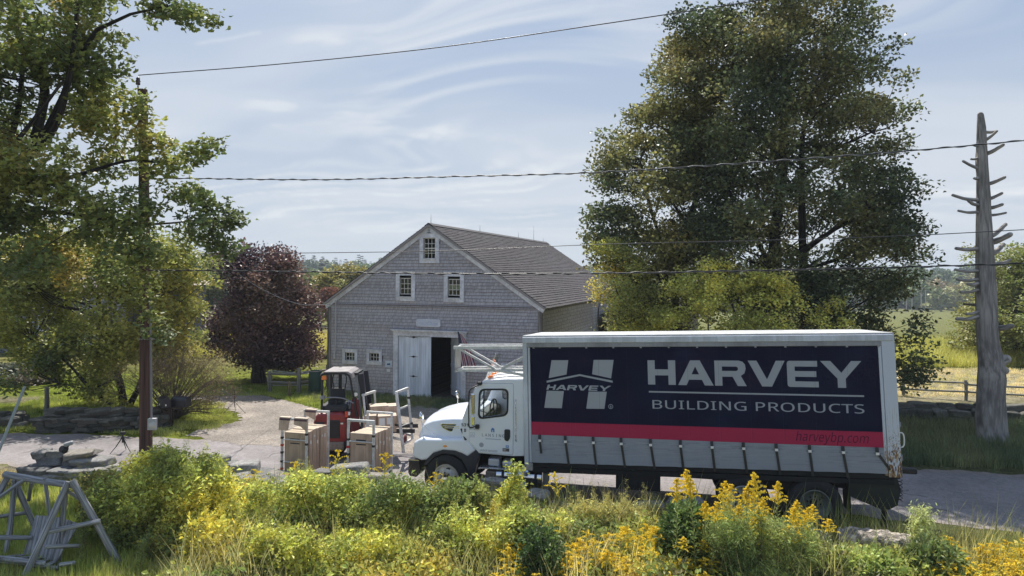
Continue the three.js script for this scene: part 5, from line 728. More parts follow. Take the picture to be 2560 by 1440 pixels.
    for (let i = 0; i < 4; i++) { const q = new MB(), s = l(862 + i * 5, 1016, 0.1); q.rod(V(s.x, 1.30, s.z - 0.2), V(s.x + 0.03, 1.50, s.z - 0.16), 0.009, 0.007, 6); q.at(new THREE.SphereGeometry(0.025, 8, 6), s.x + 0.03, 1.51, s.z - 0.16); q.build('lever', M.black, f); }
  }
  { // mast and forks
    const top = l(900, 934, 0.35), bot = l(917, 1085, 0.35), lean = V((bot.x - top.x), bot.y - top.y, 0);
    for (const dz of [0.0, -0.62]) { const b = new MB(); b.bar(top.clone().add(V(0.03, 0, dz)), bot.clone().add(V(0.03, 0, dz)), 0.12, 0.08, V(1, 0, 0)); b.build('mast_rail', std([0.016, 0.017, 0.03], 0.5), f); const c = new MB(); c.bar(top.clone().add(V(-0.10, -0.06, dz)), bot.clone().add(V(-0.10, 0, dz)), 0.07, 0.06, V(1, 0, 0)); c.build('mast_rail', M.greyMetal, f); }
    const b = new MB(); b.bar(top.clone().add(V(-0.14, 0.0, 0.03)), top.clone().add(V(-0.14, 0, -0.66)), 0.16, 0.05, V(1, 0, 0)); b.bar(top.clone().addScaledVector(lean, 0.5), top.clone().addScaledVector(lean, 0.5).add(V(0, 0, -0.62)), 0.06, 0.12, V(1, 0, 0)); b.build('mast_brace', M.black, f);
    const c = new MB(); c.bar(top.clone().addScaledVector(lean, 0.1).add(V(0, 0, -0.3)), bot.clone().add(V(0, 0, -0.3)), 0.06, 0.06); c.build('lift_cylinder', M.greyMetal, f);
    const tr = new MB(); tr.prism([[-0.16, 0.35], [0.10, 0.35], [0.04, 1.62], [-0.10, 1.72], [-0.16, 1.60]], 0.05, new THREE.Matrix4().makeTranslation(l(893, 1050, 0.15).x, 0, l(893, 1050, 0.15).z)); tr.build('side_plate', std([0.16, 0.012, 0.02], 0.5, { map: rep(T.blotch, 2) }), f);
    const lb = new MB(), lp = l(892, 1008, 0.14); lb.rbox(0.09, 0.26, 0.006, 0.002, lp.x, lp.y, lp.z + 0.012); lb.build('warning_label', M.lensWhite, f); const rd = new MB(); rd.at(new THREE.CylinderGeometry(0.055, 0.055, 0.02, 18), l(889, 986, 0.1).x, l(889, 986, 0.1).y, l(889, 986, 0.1).z, Math.PI / 2); rd.build('reflector', M.lensWhite, f);
    for (const dz of [0.05, -0.6]) { const q = new MB(); q.bar(bot.clone().add(V(0, 0.1, dz)), bot.clone().add(V(1.35, 0.1, dz)), 0.04, 0.11); q.build('fork', M.dark, f); }
    for (const [px, dz, R] of [[838, 0.35, 0.30], [905, -0.15, 0.36], [905, 1.15, 0.36]]) { const p = l(px, 1120, dz), w = new MB(); const tg = new THREE.CylinderGeometry(R, R, 0.24, 28); w.at(tg, p.x, R, p.z, Math.PI / 2); w.at(new THREE.TorusGeometry(R - 0.05, 0.05, 8, 28), p.x, R, p.z + 0.11); w.build('wheel', M.rubber, f); }
    const pl = new MB(); pl.rbox(0.9, 0.22, 1.0, 0.05, l(868, 1100, 0.4).x, 0.42, l(868, 1100, 0.4).z - 0.1); pl.build('frame', M.dark, f);
  }
  // the cart on the forks, its frames higher and leaning
  const g3 = l(965, 1090, 0.25).add(V(FP.x, 0, FP.z)), t3 = thing('tube_cart', 'white tube cart with tall leaning end frames lifted on the forks', 'cart', [g3.x, 0.42, g3.z], 0.35);
  const bar3 = (a, b, w = 0.055, n = 'post') => { const m = new MB(); m.bar(a, b, w, w); m.build(n, M.rackWhite, t3); };
  const y0 = 0.42, T3 = (px, py, dz) => { const p = at(px, py, FD + dz).sub(V(g3.x, y0, g3.z)); return p.applyAxisAngle(UPV, -0.35); };
  bar3(T3(908, 986, 0.2), T3(916, 1075, 0.2)); bar3(T3(936, 978, 0.9), T3(942, 1070, 0.9)); bar3(T3(906, 988, 0.2), T3(938, 978, 0.9), 0.06, 'top_bar');
  bar3(T3(991, 982, -0.15), T3(1009, 1132, -0.15), 0.075); bar3(T3(1019, 970, 0.55), T3(1031, 1098, 0.55), 0.06); bar3(T3(989, 982, -0.15), T3(1020, 970, 0.55), 0.06, 'top_bar'); bar3(T3(1000, 1022, -0.15), T3(1024, 1012, 0.55), 0.04, 'rail'); bar3(T3(1007, 1112, -0.15), T3(1031, 1096, 0.55), 0.05, 'rail');
  bar3(T3(916, 1078, 0.2), T3(1006, 1100, 0.0), 0.06, 'base'); bar3(T3(942, 1068, 0.9), T3(1030, 1088, 0.6), 0.06, 'base'); bar3(T3(1003, 1065, -0.15), T3(1028, 1056, 0.55), 0.02, 'rail');
  for (const [px, py, dz] of [[1005, 1085, -0.12], [1029, 1058, 0.55], [1021, 994, 0.55], [991, 1062, -0.13]]) { const m = new MB(), p = T3(px, py, dz); m.rbox(0.08, 0.06, 0.08, 0.01, p.x, p.y, p.z); m.build('tape_band', M.tapeBlack, t3); }
  { const m = new MB(), p = T3(1013, 1098, 0.1); m.at(new THREE.TorusGeometry(0.11, 0.03, 8, 24), p.x, p.y, p.z, 0, 1.2, 0); m.build('caster', std([0.14, 0.03, 0.04], 0.6), t3); }
  const C3 = (lab, px, py, dz, w, h, d, turn, o = {}) => { const p = at(px, py, FD + dz), q = { rotation: { y: 0 }, position: V(p.x, p.y - h, p.z) }; return carton(lab, q, w, h, d, 0, 0, 0, { turn, ...o }); };
  C3('long brown carton lying back on the lifted cart beside the mast', 946, 1012, 0.45, 0.50, 0.62, 0.42, 0.35); C3('brown carton on the lifted cart between mast and tall end frame', 975, 1012, 0.55, 0.40, 0.62, 0.42, 0.35);
  C3('low brown carton at the left of the lifted cart with white papers', 925, 1036, 0.05, 0.34, 0.42, 0.4, 0.2, { labels: [[0.02, 0.26, 0.16, 0.11], [-0.03, 0.12, 0.2, 0.14]] }); C3('small carton with two white labels on the lifted cart', 955, 1038, -0.08, 0.22, 0.30, 0.3, 0.2, { labels: [[0.0, 0.15, 0.15, 0.2]] }); C3('brown carton at the right of the lifted cart with white label', 977, 1036, 0.05, 0.30, 0.44, 0.4, 0.2, { labels: [[-0.04, 0.30, 0.14, 0.18]] });
  // shadow-catching sheet of ply lying by the carts is not there: the yard is bare
}
// ---------- utility pole, lines, roadside things ----------
{
  rand = rng(900);
  const PB = at(365, 1160, 17.9); PB.y = 0; const top = at(357, 224, 17.9);
  const pole = thing('utility_pole', 'dark brown wooden utility pole with grey meter box beside the road', 'pole', PB);
  const lp = (px, py, dz = 0) => at(px, py, 17.9 + dz).sub(PB);
  { const b = new MB(); b.limb([V(0, 0, 0), lp(364, 900), lp(361, 560), lp(357, 224)], 0.165, 0.115, 14, 24, 0.05); b.build('post', M.poleWood, pole); const p = lp(345, 210, -0.03); const c = new MB(); c.rod(lp(347, 262, -0.12), lp(345, 214, -0.05), 0.02); c.build('insulator_pin', M.greyMetal, pole); const d = new MB(); d.at(new THREE.LatheGeometry([[0, 0], [0.05, 0], [0.06, 0.03], [0.045, 0.06], [0.065, 0.09], [0.045, 0.13], [0.05, 0.17], [0.02, 0.20], [0, 0.20]].map((q) => new THREE.Vector2(...q)), 16), p.x, p.y - 0.02, p.z); d.build('insulator', std([0.10, 0.07, 0.08], 0.25), pole); }
  { const a = lp(376, 720, -0.15), b = lp(379, 1046, -0.16), c = new MB(); c.rod(a, b, 0.026, 0.026, 10); c.build('conduit', std([0.22, 0.22, 0.24], 0.5), pole); const m = lp(381, 1060, -0.19), d = new MB(); d.rbox(0.21, 0.30, 0.11, 0.015, m.x, m.y, m.z); d.build('meter_box', std([0.42, 0.43, 0.45], 0.5, { metalness: 0.2 }), pole); const e = new MB(); e.at(new THREE.CylinderGeometry(0.085, 0.095, 0.03, 24), m.x + 0.03, m.y - 0.015, m.z + 0.07, Math.PI / 2); e.at(new THREE.SphereGeometry(0.08, 20, 10, 0, 6.3, 0, 1.57), m.x + 0.03, m.y - 0.015, m.z + 0.08, Math.PI / 2, 0, 0, 1, 0.6, 1); e.build('meter', std([0.55, 0.54, 0.50], 0.2), pole); const g = new MB(), q = lp(366, 848, -0.18); g.box(0.42, 0.025, 0.04, q.x, q.y, q.z); g.build('crosspiece', M.fenceWood, pole); }
  // lines, each hung from the pole towards the next one out of frame
  const line = (label, pts, r, twist) => { const t = thing('power_line', label, 'cable', [0, 0, 0]); const b = new MB(); const w = pts.map(([px, py, d]) => at(px, py, d)); const c = new THREE.CatmullRomCurve3(w); b.add(new THREE.TubeGeometry(c, 160, r, 6)); b.build('cable', M.wire, t); if (twist) { const P = []; for (let i = 0; i <= 600; i++) { const q = c.getPointAt(i / 600), a = i / 600 * 6.283 * 34; P.push(q.add(V(0, Math.cos(a) * r * 1.6, Math.sin(a) * r * 1.6))); } const m = new MB(); m.add(new THREE.TubeGeometry(new THREE.CatmullRomCurve3(P), 700, r * 0.75, 5)); m.build('cable', twist, t); } return t; };
  const dx = (px) => { const X = (px - 1280) / 1707; return (17.9 + 0.235 / 0.972 * -9.6) / (1 + 0.2418 * X) * 0.985; };   // the run of poles follows the road
  const D = (px) => 15.4 / (1 + 0.2418 * (px - 1280) / 1707);
  const q = (px, py) => [px, py, D(px)];
  line('topmost power line rising from the pole insulator to the upper right', [q(346, 188), q(700, 160), q(1100, 118), q(1500, 61), q(1890, 2), q(2300, -62)], 0.0125);
  line('twisted service cable crossing the sky above the barn roof', [q(372, 447), q(440, 446), q(800, 449), q(1150, 441), q(1470, 432), q(1900, 405), q(2250, 379), q(2620, 346)], 0.0115, std([0.20, 0.20, 0.21], 0.5));
  line('thin cable crossing the top window of the barn', [q(372, 636), q(560, 634), q(800, 632), q(1100, 627), q(1500, 611), q(1900, 601), q(2250, 590), q(2620, 571)], 0.0085);
  line('thick black cable crossing just above the two middle barn windows', [q(372, 676), q(520, 676), q(800, 680), q(1100, 684), q(1500, 683), q(1900, 676), q(2250, 668), q(2620, 657)], 0.0125, std([0.035, 0.035, 0.04], 0.5));
  { const t = thing('service_wire', 'slack thin wire running from the pole to the left barn corner', 'cable'); const a = at(545, 640, 19.5), e = bw(BX0 + 0.1, 3.78, 0.05); const b = new MB(); b.tube([at(372, 600, 17.9), a, at(610, 695, 22), at(690, 740, 25), at(760, 762, 27.5), e], 0.009, 5, 80); b.build('wire', M.greyMetal, t); }
  { const t = thing('guy_wire', 'grey sheathed guy wire slanting up at the left edge', 'cable', [0, 0, 0]); const a = at(-4, 1130, 15.6), e = at(62, 966, 16.2), f = at(330, 300, 17.7); const b = new MB(); b.rod(a, e, 0.032, 0.03, 8); b.build('sheath', std([0.34, 0.38, 0.37], 0.5), t); const c = new MB(); c.rod(e, f, 0.006, 0.006, 5); c.build('wire', M.wire, t); }
  // mailboxes
  const MP = ground(421, 1068), mail = thing('mailbox', 'pair of black mailboxes on a brown post behind the pole', 'mailbox', [MP.x, 0, MP.z], 0.15);
  { const md = -MP.z, lm = (px, py, dz = 0) => at(px, py, md + dz).sub(V(MP.x, 0, MP.z)).applyAxisAngle(UPV, -0.15); const y = lm(420, 1018).y; const b = new MB(); b.box(0.16, y, 0.14, 0.05, y / 2, 0); b.bar(V(0.05, y * 0.55, 0), V(-0.22, y, 0), 0.08, 0.08); b.box(0.9, 0.05, 0.3, 0.0, y + 0.0, 0.05); b.build('post', std([0.085, 0.055, 0.045], 0.85, { map: rep(T.grain, 3, 0.8) }), mail); const o = [[-0.14, 0], [0.14, 0], [0.14, 0.20], [0.12, 0.27], [0.07, 0.32], [0, 0.335], [-0.07, 0.32], [-0.12, 0.27], [-0.14, 0.20]]; for (const [x, z, t] of [[-0.26, 0.2, 0.5], [0.16, 0.35, 1.15]]) { const m = new MB(); m.prism(o, 0.56, new THREE.Matrix4().makeRotationY(t).setPosition(x, y + 0.03, z - 0.4), 0.01); m.build('mailbox_body', std([0.02, 0.02, 0.028], 0.35), mail); } for (const [x, z] of [[-0.21, 0.12], [-0.02, 0.30]]) { const s = new MB(); s.box(0.10, 0.06, 0.006, x, y + 0.12, z); s.build('number_plate', M.lensWhite, mail); } }
  // tripod with a camera, light stand, gear on the wall
  const TPD = ground(306, 1131), tri = thing('tripod', 'black camera tripod standing on the road beside the pole', 'tripod', [TPD.x, 0, TPD.z]);
  { const h = at(307, 1096, -TPD.z).y; for (const a of [0.3, 2.4, 4.5]) { const b = new MB(); b.rod(V(0.03 * Math.cos(a), h, 0.03 * Math.sin(a)), V(0.17 * Math.cos(a), h * 0.45, 0.17 * Math.sin(a)), 0.017, 0.014, 8); b.rod(V(0.15 * Math.cos(a), h * 0.52, 0.15 * Math.sin(a)), V(0.31 * Math.cos(a), 0.012, 0.31 * Math.sin(a)), 0.011, 0.009, 8); b.build('leg', M.black, tri); } const c = new MB(); c.rod(V(0, h - 0.12, 0), V(0, h + 0.10, 0), 0.02, 0.02, 10); c.rbox(0.06, 0.05, 0.06, 0.012, 0, h + 0.02, 0); c.rod(V(0.0, h + 0.06, 0), V(0.16, h - 0.03, 0.1), 0.010, 0.010, 6); c.build('head', M.black, tri); const d = new MB(); d.rbox(0.13, 0.08, 0.07, 0.015, 0, h + 0.15, 0); d.at(new THREE.CylinderGeometry(0.03, 0.03, 0.07, 14), 0, h + 0.15, -0.06, Math.PI / 2); d.build('camera', M.black, tri); }
  const LS = ground(586, 1033), st = thing('light_stand', 'thin black light stand standing on the driveway edge', 'stand', [LS.x, 0, LS.z]);
  { const h = at(587, 975, -LS.z).y; const b = new MB(); b.rod(V(0, 0.28, 0), V(0, h, 0), 0.014, 0.010, 7); b.build('column', M.dark, st); for (const a of [0.2, 2.3, 4.4]) { const c = new MB(); c.rod(V(0, 0.42, 0), V(0.45 * Math.cos(a), 0.012, 0.45 * Math.sin(a)), 0.009, 0.008, 6); c.build('leg', M.dark, st); } const c = new MB(); c.rbox(0.05, 0.07, 0.05, 0.01, 0, h - 0.28, 0); c.rbox(0.12, 0.02, 0.03, 0.005, 0.02, h - 0.22, 0); c.build('clamp', M.dark, st); }
  // single fence post on the lawn
  const WP = ground(116, 1035), wp = thing('wooden_post', 'lone grey wooden post behind the left stone wall', 'post', [WP.x, 0, WP.z]); { const h = at(116, 968, -WP.z).y, b = new MB(); b.limb([V(0, 0, 0), V(0.01, h * 0.5, 0), V(-0.01, h, 0)], 0.085, 0.07, 9, 8, 0.2); b.at(new THREE.CylinderGeometry(0.07, 0.072, 0.02, 9), -0.01, h, 0); b.build('post', M.fenceWood, wp); }
  // green bin by the barn
  const GB = bw(-3.62, 0, 0.35), bin = thing('rubbish_bin', 'dark green barrel bin at the left barn corner', 'bin', GB); { const b = new MB(); b.at(new THREE.LatheGeometry([[0, 0], [0.26, 0], [0.275, 0.03], [0.285, 0.3], [0.295, 0.32], [0.285, 0.34], [0.29, 0.62], [0.30, 0.64], [0.29, 0.66], [0.27, 0.92], [0.25, 0.95], [0.23, 0.95], [0.22, 0.90], [0, 0.90]].map((q) => new THREE.Vector2(...q)), 28), 0, 0, 0); b.build('body', std([0.012, 0.05, 0.042], 0.5), bin); const c = new MB(); c.at(new THREE.TorusGeometry(0.245, 0.018, 8, 30), 0, 0.95, 0, Math.PI / 2); c.build('rim', M.dark, bin); }

  // fences of split rails
  function fence(label, posts, H, railsY, r = 0.055, cat = 'fence') {
    const a = posts[0], t = thing('rail_fence', label, cat, [a[0], 0, a[1]]);
    posts.forEach(([x, z, h], i) => { const b = new MB(), hh = h ?? H; b.limb([V(x - a[0], -0.1, z - a[1]), V(x - a[0] + rnd(-0.03, 0.03), hh * 0.5, z - a[1]), V(x - a[0] + rnd(-0.03, 0.03), hh, z - a[1])], r * 1.35, r * 1.2, 8, 8, 0.25); b.at(new THREE.CylinderGeometry(r * 1.2, r * 1.2, 0.01, 8), x - a[0], hh, z - a[1]); b.build('post', M.fenceWood, t);
      const n = posts[i + 1]; if (!n) return; for (const y of railsY) { const e = new MB(), j = rnd(-0.05, 0.05), k = rnd(-0.05, 0.05); e.limb([V(x - a[0] - 0.08, y + j, z - a[1] + 0.02), V((x + n[0]) / 2 - a[0], y + (j + k) / 2 - rnd(0, 0.03), (z + n[1]) / 2 - a[1]), V(n[0] - a[0] + 0.08, y + k, n[1] - a[1] + 0.02)], r * 0.95, r * 0.8, 6, 10, 0.3); e.build('rail', M.fenceWood, t); } });
    return t;
  }
  const gp = (px, py) => { const g = ground(px, py); return [g.x, g.z]; };
  { const A = gp(674, 980), B = gp(746, 983), C = gp(820, 968); fence('grey split rail fence between the purple tree and the barn', [[...A, 0.86], [...B, 1.05], [...C, 1.0]], 1, [0.42, 0.82], 0.07);
    const D1 = gp(672, 975), D2 = gp(792, 982); const t = thing('metal_gate', 'low galvanised tube gate leaning along the rail fence', 'gate', [D1[0], 0, D1[1]]); const e = V(D2[0] - D1[0], 0, D2[1] - D1[1]), b = new MB(); b.tube([V(0, 0.30, 0.16), V(0, 0.78, 0.16), V(0.06, 0.84, 0.16), e.clone().multiplyScalar(0.5).add(V(0, 0.83, 0.16)), e.clone().add(V(0, 0.82, 0.16))], 0.022, 7, 40); b.tube([V(0, 0.30, 0.16), V(0.05, 0.26, 0.16), e.clone().add(V(0, 0.36, 0.16))], 0.022, 7, 30); b.build('frame', std([0.45, 0.45, 0.45], 0.4, { metalness: 0.5 }), t); const s = gp(723, 992), w = thing('wooden_post', 'short tan post standing before the rail fence', 'post', [s[0], 0, s[1]]); const p = new MB(); p.limb([V(0, 0, 0), V(0.01, 0.35, 0), V(0.01, 0.62, 0)], 0.055, 0.05, 8, 6, 0.1); p.at(new THREE.CylinderGeometry(0.05, 0.05, 0.01, 8), 0.01, 0.62, 0); p.build('post', std([0.36, 0.29, 0.20], 0.9, { map: rep(T.grain, 3, 0.8) }), w); const p2 = gp(786, 985), w2 = thing('wooden_post', 'grey post beside the green barrel bin', 'post', [p2[0], 0, p2[1]]); const b2 = new MB(); b2.limb([V(0, 0, 0), V(0, 0.5, 0), V(0, 0.88, 0)], 0.07, 0.065, 8, 6, 0.2); b2.at(new THREE.CylinderGeometry(0.065, 0.065, 0.01, 8), 0, 0.88, 0); b2.build('post', M.fenceWood, w2); }
  { const z = (px, py) => gp(px, py); const P = [z(2180, 985), z(2259, 990), z(2415, 1001), z(2570, 1010), z(2730, 1022)]; fence('grey split rail fence along the mown field behind the bare trunk', P.map((q, i) => [...q, 0.82]), 0.82, [0.36, 0.68], 0.05); }
}
// ---------- dry stone walls ----------
const stoneGeos = (() => { rand = rng(321); const out = []; for (let v = 0; v < 10; v++) { const g = new RoundedBoxGeometry(1, 1, 1, 2, 0.22), P = g.attributes.position, s = v * 17.3, cx = rnd(-0.25, 0.25), cz = rnd(-0.2, 0.2); for (let i = 0; i < P.count; i++) { const x = P.getX(i), y = P.getY(i), z = P.getZ(i), n = 1 + 0.5 * (vnoise(x * 1.9 + s, y * 1.7 + z * 1.3 + s, 201) - 0.5) + 0.40 * (vnoise(z * 2.3 + s, x * 2.1 - y + s, 202) - 0.5); P.setXYZ(i, x * n + cx * y * 0.5, y * (1 + 0.7 * (vnoise(x * 1.6 + s, z * 1.6, 203) - 0.5)), z * n + cz * y * 0.5); } g.computeVertexNormals(); const gg = g.index ? g.toNonIndexed() : g; gg.computeVertexNormals(); const U = gg.attributes.uv, Q = gg.attributes.position; for (let i = 0; i < Q.count; i++) U.setXY(i, Q.getX(i) + Q.getZ(i) * 0.5, Q.getY(i) + Q.getZ(i) * 0.5); out.push(gg); } return out; })();
const stoneMats = [[0.33, 0.32, 0.31], [0.27, 0.265, 0.26], [0.40, 0.385, 0.37], [0.22, 0.215, 0.21], [0.34, 0.31, 0.275]].map((c) => std(c.map((v) => v * 1.75), 0.92, { map: rep(T.speck, 1.3), bumpMap: rep(T.bumpFine, 1.5), bumpScale: 0.02 }));
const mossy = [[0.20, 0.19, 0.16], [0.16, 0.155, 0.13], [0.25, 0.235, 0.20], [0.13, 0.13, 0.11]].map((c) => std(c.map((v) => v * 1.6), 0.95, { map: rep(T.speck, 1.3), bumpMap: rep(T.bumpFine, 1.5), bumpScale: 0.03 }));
function stoneWall(label, pts, height, thick, o = {}) {   // pts: [x, z] along its foot
  const p0 = pts[0], t = thing('stone_wall', label, 'stone wall', [p0[0], 0, p0[1]]), seg = [];
  let tot = 0; for (let i = 1; i < pts.length; i++) { const l = Math.hypot(pts[i][0] - pts[i - 1][0], pts[i][1] - pts[i - 1][1]); seg.push([tot, l, i]); tot += l; }
  const pos = (s) => { const q = seg.find(([a, l]) => s <= a + l) ?? seg[seg.length - 1], k = clamp((s - q[0]) / q[1]), A = pts[q[2] - 1], B = pts[q[2]]; return [lerp(A[0], B[0], k) - p0[0], lerp(A[1], B[1], k) - p0[1], Math.atan2(-(B[1] - A[1]), B[0] - A[0])]; };
  let y = 0, row = 0; const hAt = o.h ?? (() => height), list = [];
  while (y < height) {
    const h = rnd(...(o.sh ?? [0.10, 0.19])), topRow = y + h > height - 0.08;
    for (let s = rnd(0, 0.2); s < tot;) {
      const w = rnd(...(o.sw ?? [0.18, 0.52])) * (topRow ? 1.25 : 1), H = hAt(s + w / 2, tot); if (y < H) {
        const rows = thick > 0.5 ? 2 : 1; for (let k = 0; k < rows; k++) { const [x, z, a] = pos(Math.min(s + w / 2, tot)), d = thick / rows, oz = rows > 1 ? (k ? 1 : -1) * d * 0.5 : 0, jj = rnd(-0.05, 0.05); list.push([x + Math.sin(a) * (oz + jj), y + h / 2 + rnd(-0.01, 0.01), z + Math.cos(a) * (oz + jj), w * rnd(1.0, 1.12), h * rnd(1.0, 1.25), d * rnd(0.95, 1.25), a + rnd(-0.25, 0.25), rnd(-0.16, 0.16), rnd(-0.13, 0.13)]); if (topRow) break; }
      } s += w * 0.97;
    } y += h * 0.93; row++;
  }
  list.sort((a, b) => b[2] - a[2]); const single = list.slice(0, 300), rest = list.slice(300);
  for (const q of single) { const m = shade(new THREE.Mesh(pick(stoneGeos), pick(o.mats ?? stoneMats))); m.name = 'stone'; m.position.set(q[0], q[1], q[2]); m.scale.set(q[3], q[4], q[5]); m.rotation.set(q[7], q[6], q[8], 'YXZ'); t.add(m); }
  if (rest.length) { const b = new MB(); for (const q of rest) b.at(pick(stoneGeos), q[0], q[1], q[2], 0, q[6], 0, q[3], q[4], q[5]); tag(b.build('rubble', stoneMats[1], t), null, null, null, 'stuff'); }
  return t;
}
{
  rand = rng(1200);
  const gp = (px, py) => { const g = ground(px, py); return [g.x, g.z]; };
  stoneWall('mossy dry stone wall across the road behind the brown pole', [gp(96, 1076), gp(250, 1077), gp(345, 1072), gp(412, 1066)], 0.56, 0.7, { mats: mossy, sh: [0.08, 0.17], h: (s, t) => 0.56 * smooth(0, 0.4, s + 0.25) * (s > t - 0.7 ? 0.75 : 1) });
  stoneWall('short dry stone wall stub at the far left edge', [gp(-260, 1062), gp(-60, 1066), gp(52, 1064)], 0.42, 0.7, { mats: mossy });
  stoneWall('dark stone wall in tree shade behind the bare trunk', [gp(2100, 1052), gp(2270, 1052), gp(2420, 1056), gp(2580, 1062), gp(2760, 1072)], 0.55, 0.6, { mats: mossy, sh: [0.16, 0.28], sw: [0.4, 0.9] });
  stoneWall('tumbled stone wall running along the near roadside from the pile to the log', [[-11.75, -16.65], [-10.3, -16.6], [-8.2, -16.4], [-5.5, -16.0], [-1.5, -14.7], [0.6, -14.05], [3.1, -13.15], [5.6, -12.55]], 0.62, 0.75, { sw: [0.22, 0.70], sh: [0.09, 0.21], h: (s) => s < 1.35 ? 0.80 : s < 2.2 ? 0.50 : 0.46 + 0.16 * Math.sin(s * 1.7) });
  { const w = [[-11.9, 0.66, -17.15], [-11.2, 0.66, -17.15]]; const t = thing('work_light', 'small grey and black lamp unit lying on the stone pile', 'lamp', (() => { const p = at(168, 1120, 16.5); return [p.x, p.y, p.z]; })(), 0.4); const b = new MB(); b.rbox(0.20, 0.09, 0.16, 0.03, 0.03, 0.10, 0, 0, 0, 0.25); b.build('body', std([0.30, 0.31, 0.33], 0.4), t); const c = new MB(); c.at(new THREE.CylinderGeometry(0.075, 0.085, 0.13, 18), -0.07, -0.02, 0.03, 0.9, 0, 0.6); c.rod(V(0.03, 0.06, 0), V(-0.05, -0.08, 0), 0.02); c.build('lens_housing', M.black, t); }
  // big weathered log at the right end of the wall
  const A = at(2106, 1346, 12.3), B = at(2300, 1368, 11.5), lg = thing('log', 'grey weathered fallen log beyond the goldenrod at lower right', 'log', [A.x, 0, A.z]);
  { const b = new MB(), o = V(A.x, 0, A.z); b.limb([A.clone().sub(o), A.clone().lerp(B, 0.4).sub(o).add(V(0, 0.04, 0)), B.clone().sub(o), B.clone().lerp(A, -0.5).sub(o).add(V(0, -0.14, 0.1))], 0.19, 0.13, 12, 30, 0.5); b.at(new THREE.CylinderGeometry(0.19, 0.19, 0.02, 12), 0, A.y, 0, 0, 0, Math.PI / 2 + 0.1); b.build('trunk', std([0.72, 0.63, 0.55], 0.95, { map: rep(T.bark, 1.2, 3), bumpMap: rep(T.bark, 1.2, 3), bumpScale: 0.04 }), lg); const c = new MB(); c.limb([at(2090, 1366, 12.1).sub(o), at(2140, 1384, 11.8).sub(o), at(2180, 1392, 11.6).sub(o)], 0.06, 0.03, 7, 10, 0.3); c.build('broken_branch', M.snag, lg); }
}
// ---------- log swing at lower left ----------
{
  rand = rng(1500);
  const B0 = V(-8, 0, -12.1), sw = thing('garden_swing', 'grey log A-frame for a garden swing at lower left', 'swing', B0);
  const q = (px, py, d) => at(px, py, d).sub(B0), log = (n, a, b, r, r2 = r * 0.9) => { const m = new MB(), mid = a.clone().lerp(b, 0.5).add(V(rnd(-0.015, 0.015), rnd(-0.01, 0.01), rnd(-0.015, 0.015))); m.limb([a, mid, b], r, r2, 9, 12, 0.16); for (const [e, rr, f] of [[a, r, b], [b, r2, a]]) m.add(new THREE.CylinderGeometry(rr, rr, 0.01, 9), new THREE.Matrix4().compose(e, new THREE.Quaternion().setFromUnitVectors(UPV, f.clone().sub(e).normalize()), V(1, 1, 1))); return m.build(n, M.greyWood, sw); };
  log('ridge_beam', q(14, 1186, 12.5), q(184, 1213, 11.9), 0.062);
  log('leg', q(180, 1202, 11.85), q(300, 1412, 12.05), 0.056, 0.06); log('leg', q(170, 1205, 11.85), q(52, 1462, 11.35), 0.052, 0.056);
  log('leg', q(22, 1186, 12.55), q(-70, 1380, 12.0), 0.054); log('leg', q(36, 1200, 12.55), q(104, 1352, 12.95), 0.052); log('post', q(36, 1212, 12.5), q(11, 1400, 12.35), 0.045); log('post', q(165, 1222, 11.95), q(146, 1424, 11.95), 0.042);
  log('crossbar', q(114, 1331, 11.62), q(250, 1303, 11.9), 0.044); log('crossbar', q(-40, 1297, 12.3), q(74, 1281, 12.75), 0.036);
  log('brace', q(72, 1192, 12.3), q(-20, 1256, 12.15), 0.034); log('brace', q(112, 1196, 12.1), q(124, 1290, 12.15), 0.032); log('brace', q(79, 1206, 12.35), q(72, 1250, 12.7), 0.032); log('brace', q(168, 1228, 11.9), q(198, 1248, 11.98), 0.03);
  // the slatted seat that hangs in it
  const bn = thing('bench', 'grey slatted wooden seat hanging in the log frame', 'bench', B0);
  const part2 = (n, a, b, w, h, side) => { const m = new MB(); m.bar(a, b, w, h, side); return m.build(n, M.greyWood, bn); };
  for (let i = 0; i < 8; i++) { const t = i / 7; part2('back_slat', q(lerp(97, 192, t), lerp(1289, 1308, t) + Math.sin(t * 3.1) * -5, lerp(12.3, 12.0, t)), q(lerp(66, 134, t), lerp(1386, 1402, t), lerp(12.1, 11.8, t)), 0.125, 0.022, V(1, 0, 0.3)); }
  const rod2 = (n, a, b, r) => { const m = new MB(); m.limb([a, a.clone().lerp(b, 0.5), b], r, r * 0.92, 9, 8, 0.15); for (const e of [a, b]) m.at(new THREE.SphereGeometry(r * 0.95, 9, 6), e.x, e.y, e.z); return m.build(n, M.greyWood, bn); };
  rod2('armrest', q(-20, 1344, 11.7), q(76, 1344, 12.15), 0.042); rod2('armrest', q(116, 1367, 11.55), q(196, 1364, 11.9), 0.038);
  rod2('seat_rail', q(-10, 1394, 11.75), q(108, 1408, 11.5), 0.045); rod2('seat_rail', q(0, 1402, 11.85), q(140, 1420, 11.6), 0.04); rod2('seat_rail', q(150, 1412, 11.5), q(184, 1407, 11.55), 0.036);
  for (let i = 0; i < 5; i++) { const t = i / 4; part2('seat_slat', q(lerp(-5, 120, t), lerp(1394, 1412, t) , lerp(11.65, 11.5, t)), q(lerp(60, 136, t), lerp(1387, 1404, t), lerp(12.0, 11.8, t)), 0.09, 0.02, V(1, 0, 0.3)); }
  for (const [px, py, d] of [[40, 1196, 12.4], [150, 1210, 12.0]]) { const m = new MB(), a = q(px, py, d), e = q(px === 40 ? 30 : 150, px === 40 ? 1344 : 1366, px === 40 ? 11.95 : 11.7); m.rod(a, e, 0.006, 0.006, 5); m.build('chain', M.dark, bn); }
}
